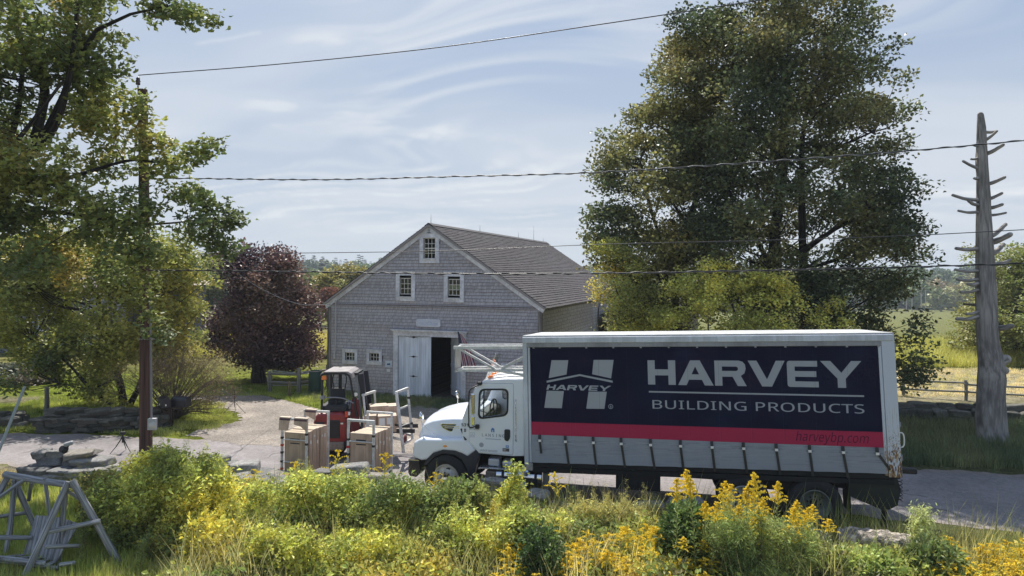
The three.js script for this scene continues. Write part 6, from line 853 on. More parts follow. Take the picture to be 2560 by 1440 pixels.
// ---------- trees ----------
const G1 = [0.058, 0.078, 0.030], G2 = [0.088, 0.112, 0.036], G3 = [0.15, 0.17, 0.035], Y1 = [0.27, 0.24, 0.045], BR1 = [0.14, 0.10, 0.045];
{
  rand = rng(2100);
  // large maple leaning in from the left
  const mapleLeaf = [spray(9, 0.26, 0.125, 0.13, { lobed: true, droop: 0.35, flat: 0.55 }), spray(11, 0.30, 0.115, 0.12, { lobed: true, droop: 0.4, flat: 0.6 })];
  const base = V(-18.2, 0, -19.6), P = (x, y, d) => at(x, y, d);
  const rows = [[-120, -420, 330], [0, -420, 400], [60, -420, 330], [110, -420, 265], [170, -420, 260], [230, -420, 330], [300, -420, 345], [380, -420, 365], [450, -420, 400], [520, -420, 440], [570, -420, 455], [640, -420, 430], [700, -420, 420]];
  const clumps = crownClumps(rows, 17.2, 2.6, 128, 0.42, 0.82);
  const put = (x, y, d, r, dense = 1) => clumps.push({ c: at(x, y, d), r, dense, noBranch: r < 0.34 });
  for (const [x, y, r] of [[420, 12, 0.35], [455, 26, 0.34], [500, 38, 0.26], [525, 48, 0.20], [540, 50, 0.14], [470, 62, 0.14], [380, 52, 0.18], [410, 8, 0.4], [395, 360, 0.28], [410, 345, 0.16], [440, 400, 0.28], [470, 395, 0.25], [510, 385, 0.26], [530, 362, 0.22], [545, 350, 0.13], [420, 420, 0.25], [480, 480, 0.30], [500, 500, 0.30], [530, 515, 0.25], [540, 548, 0.28], [570, 540, 0.25], [600, 545, 0.18], [612, 540, 0.10], [555, 565, 0.2], [500, 560, 0.35], [450, 480, 0.36], [530, 610, 0.35], [480, 590, 0.4], [565, 615, 0.3], [290, 180, 0.25], [300, 150, 0.15], [280, 90, 0.25], [340, 270, 0.3], [355, 245, 0.22], [352, 300, 0.24], [362, 340, 0.26], [350, 380, 0.24], [368, 420, 0.28], [350, 470, 0.26], [366, 520, 0.28], [352, 570, 0.26], [372, 690, 0.26], [350, 740, 0.26], [378, 790, 0.26], [356, 640, 0.22], [392, 840, 0.22]]) put(x, y, 16.6 + rnd(-0.5, 0.5), r * 1.15, 1.15);
  const stem = (pts, r0, r1) => ({ pts: pts.map((q) => q.isVector3 ? q : P(...q)), r0, r1 });
  makeTree('maple_tree', 'tall green maple reaching in from the left edge over the pole', base, { bark: M.darkBark, leaf: mapleLeaf, per: 96, jit: 0.35, f: 0.55, flat: 0.8, sc: [0.75, 1.2], twig: 0.011, pal: [G1, G2, [0.095, 0.12, 0.036], [0.13, 0.15, 0.04], [0.175, 0.185, 0.045], [0.22, 0.18, 0.05]], clumps,
    trunk: [stem([base.clone().add(V(0, -0.1, 0)), P(-330, 800, 18.8), P(-230, 620, 18.2), P(-60, 560, 17.6), P(60, 400, 17.2), P(140, 290, 17), P(190, 150, 16.8), P(260, 60, 16.7), P(340, 32, 16.6), P(420, 14, 16.6)], 0.34, 0.02), stem([P(90, 345, 17.2), P(110, 210, 17.4), P(50, 110, 17.5), P(40, -60, 17.6)], 0.13, 0.05), stem([P(60, 400, 17.2), P(130, 330, 16.8), P(160, 250, 16.5), P(190, 60, 16.3), P(190, -80, 16.2)], 0.11, 0.03), stem([P(-60, 560, 17.6), P(40, 300, 17), P(60, 160, 16.6), P(100, 30, 16.4)], 0.12, 0.03), stem([P(-230, 620, 18.2), P(-60, 470, 17.2), P(60, 330, 16.4), P(160, 200, 16.2)], 0.14, 0.03), stem([P(-60, 560, 17.6), P(120, 530, 17), P(240, 545, 16.8), P(380, 560, 16.7), P(540, 545, 16.6)], 0.09, 0.012), stem([P(60, 480, 17.3), P(220, 430, 17), P(330, 400, 16.8), P(400, 405, 16.6), P(530, 365, 16.6)], 0.07, 0.01)] });
  // second maple, behind the wall on the far side of the road
  rand = rng(2200);
  const b2 = V(-14.9, 0, -26.4), rows2 = [[590, 20, 420], [650, -60, 560], [700, -80, 520], [760, -100, 510], [820, -100, 500], [860, -60, 470], [900, 60, 470], [940, 110, 420], [975, 140, 300], [1000, 240, 330]];
  const cl2 = crownClumps(rows2, 26, 1.6, 112, 0.45, 0.9); for (const [x, y, r] of [[20, 965, 0.35], [55, 970, 0.3], [-20, 950, 0.5], [280, 1000, 0.3], [310, 1015, 0.22], [520, 700, 0.3], [530, 650, 0.3], [505, 770, 0.3], [490, 840, 0.35]]) cl2.push({ c: at(x, y, 25 + rnd(-0.4, 0.4)), r });
  makeTree('maple_tree', 'broad low maple behind the mossy wall across the road', b2, { bark: M.darkBark, leaf: [spray(10, 0.32, 0.13, 0.13, { lobed: true, droop: 0.3 }), spray(12, 0.34, 0.12, 0.12, { lobed: true, droop: 0.3 })], per: 64, jit: 0.35, flat: 0.75, twig: 0.012, pal: [[0.068, 0.09, 0.03], [0.105, 0.125, 0.036], [0.15, 0.17, 0.042], [0.205, 0.215, 0.05], [0.24, 0.22, 0.055]], clumps: cl2,
    trunk: [stem([b2.clone(), at(300, 960, 26.4), at(270, 860, 26.2), at(250, 760, 26), at(200, 660, 25.8)], 0.16, 0.03), stem([b2.clone().add(V(0.3, 0, 0.2)), at(350, 960, 26), at(380, 820, 25.8), at(360, 700, 25.6), at(300, 650, 25.4)], 0.12, 0.02), stem([b2.clone().add(V(-0.3, 0, 0.1)), at(240, 985, 26), at(160, 900, 25.8), at(80, 850, 25.6)], 0.09, 0.02), stem([at(300, 940, 26.2), at(230, 970, 25.8), at(150, 960, 25.4)], 0.05, 0.01)] });
  // copper beech beside the barn
  rand = rng(2300);
  const b3 = ground(648, 956), rows3 = [[604, 600, 700], [640, 540, 745], [700, 515, 775], [760, 500, 800], [820, 515, 818], [860, 500, 818], [890, 560, 812], [915, 600, 780]];
  const cl3 = crownClumps(rows3, 32.3, 2.0, 118, 0.5, 0.95);
  makeTree('copper_beech', 'rounded dark purple leaved tree on the lawn left of the barn', b3, { bark: M.darkBark, leaf: [spray(14, 0.42, 0.14, 0.11, { droop: 0.3, tone: 0.45 }), spray(12, 0.40, 0.15, 0.12, { droop: 0.3, tone: 0.45 })], per: 50, jit: 0.4, pal: [[0.032, 0.020, 0.027], [0.048, 0.027, 0.033], [0.080, 0.045, 0.044], [0.12, 0.082, 0.062]], clumps: cl3, mat: leafMat(0.25, 0.9),
    trunk: [stem([b3.clone(), at(646, 900, 32), at(648, 840, 32), at(655, 760, 32), at(652, 660, 32)], 0.36, 0.06), stem([at(647, 870, 32), at(690, 800, 31.6), at(740, 760, 31.4)], 0.15, 0.04), stem([at(647, 870, 32), at(600, 810, 31.6), at(550, 770, 31.4)], 0.14, 0.04)] });
  // the great dark tree behind the truck, and its paler neighbour
  rand = rng(2400);
  const dk = 25.2, b4 = V(10.35, 0, -dk), rows4 = [[-110, 1760, 2100], [0, 1690, 2185], [80, 1660, 2230], [150, 1640, 2262], [250, 1630, 2300], [350, 1640, 2315], [450, 1660, 2322], [550, 1670, 2325], [640, 1690, 2318], [700, 1740, 2285], [760, 1780, 2250], [830, 1840, 2240], [900, 1880, 2280], [960, 2000, 2320]];
  const cl4 = crownClumps(rows4, dk, 4.0, 300, 0.45, 0.95); for (const [x, y, r] of [[2300, 890, 0.5], [2330, 910, 0.35], [2345, 935, 0.22], [2290, 930, 0.5], [2300, 960, 0.35], [2280, 840, 0.6], [2240, 110, 0.3], [2255, 100, 0.2], [2310, 470, 0.35], [2315, 560, 0.3], [2310, 640, 0.3], [2290, 690, 0.4], [2300, 800, 0.4]]) cl4.push({ c: at(x, y, dk - 1 + rnd(-1, 1)), r });
  const smallLeaf = [spray(13, 0.40, 0.155, 0.115, { droop: 0.45, tone: 0.45 }), spray(14, 0.44, 0.145, 0.105, { droop: 0.55, tone: 0.45 })];
  makeTree('linden_tree', 'towering dark green tree right behind the truck box', b4, { bark: M.darkBark, leaf: smallLeaf, per: 45, jit: 0.45, f: 0.6, flat: 0.55, twig: 0.015, pal: [[0.032, 0.046, 0.024], [0.045, 0.062, 0.028], [0.066, 0.082, 0.034], [0.10, 0.108, 0.042], [0.135, 0.125, 0.05]], clumps: cl4, mat: leafMat(0.32, 0.9),
    trunk: [stem([b4.clone(), at(1955, 800, dk), at(1935, 620, dk), at(1955, 450, dk), at(1962, 300, dk), at(1975, 100, dk), at(1980, 0, dk)], 0.36, 0.05), stem([b4.clone().add(V(0.5, 0, 0.3)), at(2010, 700, dk), at(2005, 500, dk), at(2012, 300, dk), at(2060, 150, dk)], 0.26, 0.04), stem([at(1945, 700, dk), at(1870, 560, dk - 1), at(1820, 470, dk - 1.5)], 0.13, 0.03), stem([at(1990, 640, dk), at(2110, 560, dk - 1), at(2220, 520, dk - 1)], 0.12, 0.03), stem([at(1970, 480, dk), at(2080, 380, dk - 1), at(2180, 330, dk - 1)], 0.10, 0.03)] });
  rand = rng(2500);
  const d5 = 26.5, b5 = V(6.4, 0, -d5), rows5 = [[20, 1760, 1880], [70, 1690, 1880], [130, 1640, 1880], [200, 1610, 1880], [270, 1580, 1870], [320, 1510, 1870], [400, 1480, 1870], [480, 1465, 1870], [560, 1460, 1860], [640, 1450, 1850], [720, 1470, 1830], [800, 1490, 1830], [850, 1520, 1840]];
  const cl5 = crownClumps(rows5, d5, 3.2, 205, 0.45, 0.85);
  makeTree('linden_tree', 'olive green tree beside the barn roof, left of the towering dark one', b5, { bark: M.darkBark, leaf: smallLeaf, per: 42, jit: 0.45, f: 0.6, flat: 0.6, twig: 0.015, pal: [G1, [0.08, 0.092, 0.036], [0.115, 0.118, 0.042], [0.155, 0.15, 0.05], [0.16, 0.13, 0.052]], clumps: cl5, mat: leafMat(0.36, 0.9),
    trunk: [stem([b5.clone(), at(1688, 760, d5), at(1700, 620, d5), at(1740, 500, d5), at(1735, 380, d5), at(1745, 200, d5), at(1780, 90, d5)], 0.22, 0.03), stem([b5.clone().add(V(-0.4, 0, 0)), at(1666, 780, d5), at(1660, 640, d5), at(1620, 500, d5), at(1600, 400, d5)], 0.16, 0.03), stem([at(1720, 560, d5), at(1650, 470, d5 - 0.8), at(1590, 420, d5 - 1)], 0.07, 0.02), stem([at(1740, 450, d5), at(1690, 330, d5 - 0.6), at(1680, 200, d5 - 0.6)], 0.08, 0.02)] });
  // young yellow-green trees in front of both
  for (const [seed, label, bx, d, rows, n, pal] of [
    [2600, 'young yellow green tree behind the middle of the truck roof', 1830, 22.6, [[630, 1730, 1800], [680, 1690, 1970], [730, 1640, 2080], [790, 1620, 2160], [850, 1620, 2170], [900, 1640, 2140]], 100, [[0.16, 0.17, 0.045], [0.27, 0.27, 0.065], [0.38, 0.36, 0.085], [0.46, 0.41, 0.11]]],
    [2700, 'yellow green bushy tree covering the right barn corner', 1555, 24.4, [[600, 1500, 1570], [660, 1470, 1640], [720, 1470, 1680], [780, 1490, 1700], [830, 1530, 1700], [880, 1540, 1700]], 70, [[0.15, 0.16, 0.045], [0.25, 0.25, 0.065], [0.36, 0.34, 0.085], [0.42, 0.36, 0.10]]]]) {
    rand = rng(seed); const b = at(bx, 900, d); b.y = 0;
    makeTree('young_tree', label, b, { bark: M.bark, leaf: [spray(14, 0.30, 0.10, 0.065, { droop: 0.3 })], per: 62, jit: 0.35, twig: 0.009, pal, clumps: crownClumps(rows, d, 1.5, n, 0.32, 0.6), trunk: [stem([b.clone(), at(bx + 10, 800, d), at(bx - 20, 700, d), at(bx - 10, 640, d)], 0.09, 0.015), stem([b.clone().add(V(0.3, 0, 0)), at(bx + 80, 800, d), at(bx + 110, 720, d)], 0.06, 0.012), stem([b.clone().add(V(-0.3, 0, 0)), at(bx - 60, 800, d), at(bx - 50, 720, d)], 0.06, 0.012)] });
  }
  // oak in the field at the right edge
  rand = rng(2800);
  const b6 = ground(2541, 893), d6 = -b6.z, rows6 = [[600, 2580, 2760], [640, 2500, 2900], [690, 2455, 2960], [750, 2420, 2980], [800, 2405, 2960], [840, 2400, 2900], [865, 2410, 2850]];
  const cl6 = crownClumps(rows6, d6, 5.5, 150, 0.8, 1.5); for (const [x, y, r] of [[2430, 625, 0.4], [2420, 638, 0.4], [2385, 850, 0.5], [2400, 860, 0.6], [2440, 855, 0.6]]) cl6.push({ c: at(x, y, d6 - 1), r });
  makeTree('oak_tree', 'spreading green oak in the field behind the bare trunk', b6, { bark: M.darkBark, leaf: [spray(18, 0.62, 0.20, 0.14, { droop: 0.3 })], per: 24, jit: 0.3, f: 0.25, pal: [[0.05, 0.075, 0.02], [0.075, 0.105, 0.028], [0.11, 0.13, 0.035], [0.14, 0.14, 0.045]], clumps: cl6,
    trunk: [stem([b6.clone(), at(2538, 850, d6), at(2545, 780, d6), at(2560, 700, d6), at(2580, 640, d6)], 0.62, 0.12), stem([at(2540, 830, d6), at(2480, 770, d6 - 2), at(2410, 760, d6 - 3)], 0.28, 0.06), stem([at(2545, 790, d6), at(2640, 740, d6), at(2720, 720, d6)], 0.28, 0.06)] });
  // bare trunk with cut stubs
  rand = rng(2900);
  const sb = ground(2480, 1108), sd = -sb.z, sn = thing('dead_tree', 'tall bare tree trunk with short cut branch stubs at right', 'tree', sb), S = (x, y, dz = 0) => at(x, y, sd + dz).sub(sb);
  { const b = new MB(), pts = [[2481, 1122, 0.47], [2479, 1070, 0.415], [2478, 1000, 0.375], [2480, 940, 0.37], [2477, 900, 0.34], [2470, 850, 0.292], [2466, 760, 0.28], [2464, 680, 0.262], [2461, 600, 0.225], [2459, 520, 0.195], [2457, 450, 0.172], [2455, 380, 0.145], [2453, 320, 0.12], [2451, 286, 0.085]];
    const c = new THREE.CatmullRomCurve3(pts.map((q) => S(q[0], q[1]))), seg = 30, len = 120, g = new THREE.TubeGeometry(c, len, 1, seg), Q = g.attributes.position, Nn = g.attributes.normal; for (let i = 0; i <= len; i++) { const t = i / len, q = c.getPoint(t), f = t * (pts.length - 1), k = Math.min(pts.length - 2, Math.floor(f)), r = lerp(pts[k][2], pts[k + 1][2], f - k); for (let j = 0; j <= seg; j++) { const o = i * (seg + 1) + j, a = j % seg / seg * 6.283, n = 1 + 0.12 * (fbm(Math.cos(a) * 2 + 5, Math.sin(a) * 2 + q.y * 0.9, 4, 301) - 0.5) + 0.9 * Math.max(0, fbm(Math.cos(a) * 1.6 + 3, Math.sin(a) * 1.6 + q.y * 1.6, 2, 303) - 0.70) + 0.05 * (vnoise(a * 5, q.y * 0.8, 304) - 0.5) + 0.22 * Math.max(0, fbm(Math.cos(a) * 1.4 + 9, Math.sin(a) * 1.4 + q.y * 2.2, 2, 302) - 0.62); Q.setXYZ(o, q.x + Nn.getX(o) * r * n, q.y + Nn.getY(o) * r * n, q.z + Nn.getZ(o) * r * n); } } for (let i = 0; i <= len; i++) for (let j = 0; j <= seg; j++) g.attributes.uv.setXY(i * (seg + 1) + j, j / seg * 2.2, i / len * 10); g.computeVertexNormals(); b.keepUV = true; b.add(g); b.keepUV = false; b.at(new THREE.SphereGeometry(0.085, 10, 6), S(2451, 287).x, S(2451, 287).y, 0); b.build('trunk', M.snag, sn); }
  for (const [x0, y0, x1, y1, r, dz] of [[2458, 330, 2492, 328, 0.05, 0.1], [2462, 352, 2492, 328, 0.045, -0.3], [2465, 385, 2508, 362, 0.06, -0.4], [2446, 395, 2428, 398, 0.04, -0.2], [2444, 420, 2408, 403, 0.05, 0.1], [2470, 460, 2512, 443, 0.055, -0.3], [2470, 498, 2505, 483, 0.05, -0.3], [2445, 500, 2382, 488, 0.055, -0.3], [2445, 512, 2422, 503, 0.055, -0.5], [2474, 520, 2506, 511, 0.055, -0.3], [2474, 538, 2515, 532, 0.04, -0.3], [2446, 530, 2396, 527, 0.045, -0.3], [2478, 590, 2514, 561, 0.07, 0.2], [2480, 605, 2526, 586, 0.09, -0.5], [2484, 632, 2508, 611, 0.08, 0.3], [2444, 622, 2390, 621, 0.06, -0.3], [2446, 677, 2388, 674, 0.05, -0.3], [2446, 698, 2392, 698, 0.05, -0.4], [2446, 708, 2420, 710, 0.06, -0.6], [2448, 724, 2400, 730, 0.05, -0.4], [2448, 778, 2415, 785, 0.045, -0.4], [2450, 790, 2392, 797, 0.06, -0.5], [2484, 660, 2526, 650, 0.06, 0.3], [2490, 820, 2530, 815, 0.09, -0.5], [2488, 905, 2514, 898, 0.20, 0.0], [2488, 925, 2512, 926, 0.16, -0.1], [2446, 445, 2436, 446, 0.05, -0.3], [2446, 365, 2432, 363, 0.03, -0.2]]) { const b = new MB(), a = S(x0, y0), e = S(x1, y1, dz), m = a.clone().lerp(e, 0.5).add(V(0, -0.04 * a.distanceTo(e), 0)); b.limb([a.clone().lerp(S(2462, y0), 0.6), a, m, e], r * 1.15, r * 0.8, 8, 8, 0.3); b.at(new THREE.SphereGeometry(r * 0.84, 8, 5), e.x, e.y, e.z, 0, 0, 0, 0.9, 0.9, 0.9); b.build('branch_stub', M.snag, sn); }
  // twiggy bare shrub by the mailbox
  rand = rng(3000);
  const b7 = ground(428, 1052), tw = thing('bare_shrub', 'brown twiggy half bare shrub fanning out beside the mailboxes', 'shrub', b7);
  { const b = new MB(), its = []; for (let i = 0; i < 130; i++) { const a = rnd(-1.15, 1.25) + (i % 3 ? 0.25 : 0), L0 = rnd(1.2, 2.9), dz = rnd(-0.9, 0.6), e = V(Math.sin(a) * L0, Math.cos(a) * L0 * 0.92 + 0.1, dz * L0 * 0.5), m = e.clone().multiplyScalar(0.5).add(V(-Math.sin(a) * 0.15, 0.18, 0)); b.limb([V(rnd(-0.15, 0.15), 0, rnd(-0.12, 0.12)), m, e], rnd(0.010, 0.022), 0.004, 5, 7); for (let k = 0; k < 4; k++) { const s = m.clone().lerp(e, rnd(0.1, 0.9)), q = s.clone().add(V(rnd(-0.35, 0.45), rnd(0.1, 0.5), rnd(-0.3, 0.3))); b.limb([s, s.clone().lerp(q, 0.5).add(V(0, 0.03, 0)), q], 0.006, 0.003, 4, 3); for (let j = 0; j < 5; j++) { const c = tone3([[0.12, 0.085, 0.06], [0.17, 0.12, 0.075], [0.20, 0.17, 0.07]], q, 0.4, 1); its.push([q.x + rnd(-0.2, 0.2), q.y + rnd(-0.2, 0.2), q.z + rnd(-0.2, 0.2), rnd(0.5, 1), rnd(0, 6.28), rnd(-1, 1), rnd(-1, 1), ...c]); } } } tag(b.build('twigs', std([0.15, 0.115, 0.09], 0.9), tw), null, null, null, 'stuff'); tag(scatterReal('leaves', spray(7, 0.20, 0.055, 0.035, { flat: 0.2 }), LEAF_THICK, its, tw), null, null, null, 'stuff'); }
}
// ---------- far country: wood on the hill, single trees in front of it, farmhouse ----------
{
  rand = rng(3200);
  const lobe = (n, R, s) => { const g = spray(n, R, s, s * 0.8, { flat: 0.3, droop: 0.1, tone: 0.3 }); const P = g.attributes.position; for (let i = 0; i < P.count; i++) P.setY(i, P.getY(i) * 1.6); g.computeVertexNormals(); return g; };
  const ball = (n, R, H, s) => { const p = [], c = []; for (let i = 0; i < n; i++) { const q = V(rnd(-1, 1), rnd(-1, 1), rnd(-1, 1)); if (q.lengthSq() > 1 || q.lengthSq() < 0.3) { i--; continue; } const bump = 0.8 + 0.4 * vnoise(q.x * 2 + 9, q.y * 2 + q.z * 2 + 4, 311); q.multiplyScalar(bump); const o = V(q.x * R, q.y * H / 2 + H * 0.58, q.z * R), e = new THREE.Quaternion().setFromEuler(new THREE.Euler(rnd(-1, 1), rnd(0, 6.3), rnd(-1, 1))), k = rnd(0.75, 1.25); for (const v of [[-s, 0, 0], [s, 0, -s * 0.4], [0, s * 0.5, s], [s, 0, -s * 0.4], [s * 0.8, s * 0.4, s], [0, s * 0.5, s]]) { const w = V(...v).applyQuaternion(e).add(o); p.push(w.x, w.y, w.z); c.push(k, k, k); } } const g = new THREE.BufferGeometry(); g.setAttribute('position', new THREE.Float32BufferAttribute(p, 3)); g.setAttribute('color', new THREE.Float32BufferAttribute(c, 3)); g.computeVertexNormals(); return g; };
  const pineGeo = (n) => { const p = [], c = []; for (let i = 0; i < n; i++) { const t = Math.pow(rand(), 0.8), lay = Math.floor(t * 9) / 9 + rnd(0, 0.04), a = rnd(0, 6.283), R = 2.4 * Math.pow(1 - lay, 0.75) * rnd(0.3, 1) + 0.1, y = 3.0 + lay * 9.6, o = V(Math.cos(a) * R, y + R * 0.12, Math.sin(a) * R), s = rnd(0.35, 0.65), k = rnd(0.7, 1.25); const f = V(Math.cos(a), rnd(-0.1, 0.3), Math.sin(a)), r = V(-Math.sin(a), 0, Math.cos(a)); for (const [u, v] of [[0, -0.6], [1.4, 0], [0, 0.6]]) { const w = o.clone().addScaledVector(f, u * s).addScaledVector(r, v * s); p.push(w.x, w.y, w.z); c.push(k, k, k); } } const g = new THREE.BufferGeometry(); g.setAttribute('position', new THREE.Float32BufferAttribute(p, 3)); g.setAttribute('color', new THREE.Float32BufferAttribute(c, 3)); g.computeVertexNormals(); return g; };
  const kinds = [ball(420, 4.6, 9.5, 0.75), ball(380, 4.0, 8.5, 0.7), ball(460, 5.4, 9, 0.8)], pines = [pineGeo(900), pineGeo(800)], fm = leafMat(0.2, 0.95);
  const sets = kinds.map(() => []), psets = pines.map(() => []);
  const pal = [[0.045, 0.075, 0.03], [0.06, 0.09, 0.03], [0.085, 0.11, 0.032], [0.13, 0.135, 0.04], [0.16, 0.12, 0.05]];
  for (let i = 0; i < 1500; i++) {
    const d = 252 + Math.pow(rand(), 1.1) * 260, px = rnd(-300, 2860), x = (px - 1280) / FOCAL * d; if (d < 262 && rand() < 0.4) continue;
    const z = -d, y = landY(x, z) - 0.5, left = px < 1400, c = tone3(pal, V(x * 0.05, 0, z * 0.05), 0.25, 1);
    if (left ? rand() < 0.5 : rand() < 0.07) { const k = pick(psets), q = [0.028, 0.055, 0.036].map((v) => v * rnd(0.7, 1.3)); k.push([x, y, z, rnd(0.75, 1.25), rnd(0, 6.28), rnd(-0.03, 0.03), rnd(-0.03, 0.03), ...q]); }
    else pick(sets).push([x, y, z, rnd(0.7, 1.2), rnd(0, 6.28), 0, 0, ...c, rnd(0.85, 1.25)]);
  }
  sets.forEach((s, i) => tag(scatter('forest', kinds[i], fm, s), ['dense green forest covering the far hills, rounded crowns', 'darker forest crowns mixed through the far hills', 'broad forest crowns along the far hill edge'][i], 'forest', null, 'stuff'));
  psets.forEach((s, i) => tag(scatter('forest', pines[i], fm, s), ['blue green pine wood on the hill left of the barn', 'dark pine wood scattered over the far hills'][i], 'forest', null, 'stuff'));
  // the pines that stand out above the wood behind the barn's left slope
  const trunkM = M.darkBark; let proto = null;
  [[752, 250, 1.02], [775, 262, 0.98], [806, 240, 1.12], [838, 245, 0.95], [872, 258, 1.0], [905, 265, 0.95], [930, 268, 0.98], [720, 262, 0.95]].forEach(([px, d, s], i) => {
    const g = V((px - 1280) / FOCAL * d, 0, -d); g.y = landY(g.x, g.z) - 0.4;
    if (!proto) { proto = thing('pine_tree', 'first blue green pine from the purple tree towards the barn roof', 'tree', g, 0, 'pines above the wood left of the barn'); const b = new MB(); b.rod(V(0, 0, 0), V(0, 12, 0), 0.28, 0.05, 7); b.build('trunk', trunkM, proto); const m = scatter('crown', pines[0], fm, [[0, 0, 0, 1.15, 0, 0, 0, 0.026, 0.05, 0.036]], proto); tag(m, null, null, null, 'stuff'); proto.scale.setScalar(s * 1.1); }
    else copy(proto, ['', 'second', 'third', 'fourth', 'fifth', 'sixth', 'seventh', 'pale'][i] === 'pale' ? 'blue green pine just behind the purple crown, leftmost of the pines' : ['', 'second', 'third', 'fourth', 'fifth', 'sixth', 'seventh'][i] + ' blue green pine from the purple tree towards the barn roof', [g.x, g.y, g.z], i * 1.3, s * 1.1);
  });
  // pale dead trunks at the edge of the wood, right
  let bp = null; for (const [px, h] of [[2265, 7.5], [2279, 9], [2303, 10.5], [2313, 8]]) { const d = 232, g = V((px - 1280) / FOCAL * d, 0, -d); g.y = landY(g.x, g.z); if (!bp) { bp = thing('dead_birch', 'leftmost pale bare trunk at the foot of the far hill', 'tree', g, 0, 'pale bare trunks below the far hill'); const b = new MB(); b.limb([V(0, 0, 0), V(0.1, 5, 0), V(0, 10, 0.1)], 0.22, 0.08, 6, 8); for (let i = 0; i < 5; i++) { const y = 5 + i, s = i % 2 ? 1 : -1; b.limb([V(0.05, y, 0), V(s * 0.5, y + 0.6, 0), V(s * 0.9, y + 1.3, 0.1)], 0.07, 0.03, 5, 4); } b.build('trunk', std([0.40, 0.37, 0.34], 0.9), bp); bp.scale.setScalar(h / 10); } else copy(bp, px === 2279 ? 'second pale bare trunk from the left below the far hill' : px === 2303 ? 'tallest pale bare trunk at the foot of the far hill' : 'rightmost pale bare trunk at the foot of the far hill', [g.x, g.y, g.z], px, h / 10); }
  // yellowing trees and a red sapling just behind the barn, left
  const far = (name, label, px, py, d, R, H, pal2, n = 60, s = 0.3) => { const b = V((px - 1280) / FOCAL * d, 0, -d); b.y = landY(b.x, b.z); const top = at(px, py, d).y - b.y, cl = []; for (let i = 0; i < n; i++) { const a = rnd(0, 6.28), u = rnd(-1, 1), k = Math.sqrt(1 - u * u) * Math.pow(rand(), 0.5); cl.push({ c: V(b.x + Math.cos(a) * k * R, b.y + top - H / 2 + u * H / 2 * 0.85, b.z + Math.sin(a) * k * R), r: R * 0.32 }); } makeTree(name, label, b, { bark: M.darkBark, leaf: [spray(14, s * 2.4, s * 1.1, s * 0.8, {})], per: 26 / (R * R * 0.1), jit: 0.3, pal: pal2, clumps: cl, f: 0.3, trunk: [{ pts: [b.clone(), V(b.x, b.y + top * 0.5, b.z), V(b.x, b.y + top * 0.85, b.z)], r0: 0.25, r1: 0.05 }] }); };
  const YG = [[0.08, 0.095, 0.03], [0.12, 0.125, 0.036], [0.16, 0.145, 0.045]], GG = [[0.05, 0.075, 0.025], [0.08, 0.105, 0.03], [0.11, 0.125, 0.038]];
  far('field_tree', 'yellowing round tree behind the left slope of the barn roof', 880, 668, 78, 4.2, 6.5, YG); far('field_tree', 'bright green tree between the purple tree and the barn roof', 800, 680, 92, 3.6, 6.0, GG); far('field_tree', 'green yellow tree half hidden behind the purple crown', 770, 690, 100, 3.4, 6, YG);
  far('red_sapling', 'small red autumn tree showing beside the barn eave', 826, 726, 70, 0.8, 1.8, [[0.10, 0.045, 0.03], [0.13, 0.06, 0.035], [0.11, 0.09, 0.035]], 26, 0.2);
  far('field_tree', 'green tree behind the farmhouse roof at left', 230, 622, 66, 4.2, 5.5, GG); far('field_tree', 'darker tree behind the farmhouse right end', 420, 628, 74, 3.6, 6, GG); far('field_tree', 'green tree left of the far purple crown', 545, 640, 90, 4, 7, GG);
  far('hedge', 'clipped dark hedge by the left edge beyond the lawn', 20, 920, 33, 1.9, 1.6, [[0.03, 0.04, 0.025], [0.05, 0.055, 0.03]], 30, 0.16); far('hedge', 'dark low shrub beyond the lawn near the left edge', 100, 930, 32, 1.1, 1.2, [[0.06, 0.045, 0.035], [0.05, 0.055, 0.03]], 22, 0.14);
  far('hedge', 'green shrub row at the end of the lawn behind the purple tree', 575, 900, 45, 2.4, 1.8, GG, 30, 0.2); far('hedge', 'pale green shrub beside the left barn wall', 800, 880, 42, 1.3, 2.0, YG, 26, 0.18);
  // farmhouse seen through the leaves
  const hd = 47, hl = at(70, 640, hd), hr = at(372, 640, hd), cx = (hl.x + hr.x) / 2, hw = (hr.x - hl.x) / 2, house = thing('farmhouse', 'grey farmhouse with faded pinkish roof half hidden by the left trees', 'house', [cx, landY(0, -hd), -hd], 0.08);
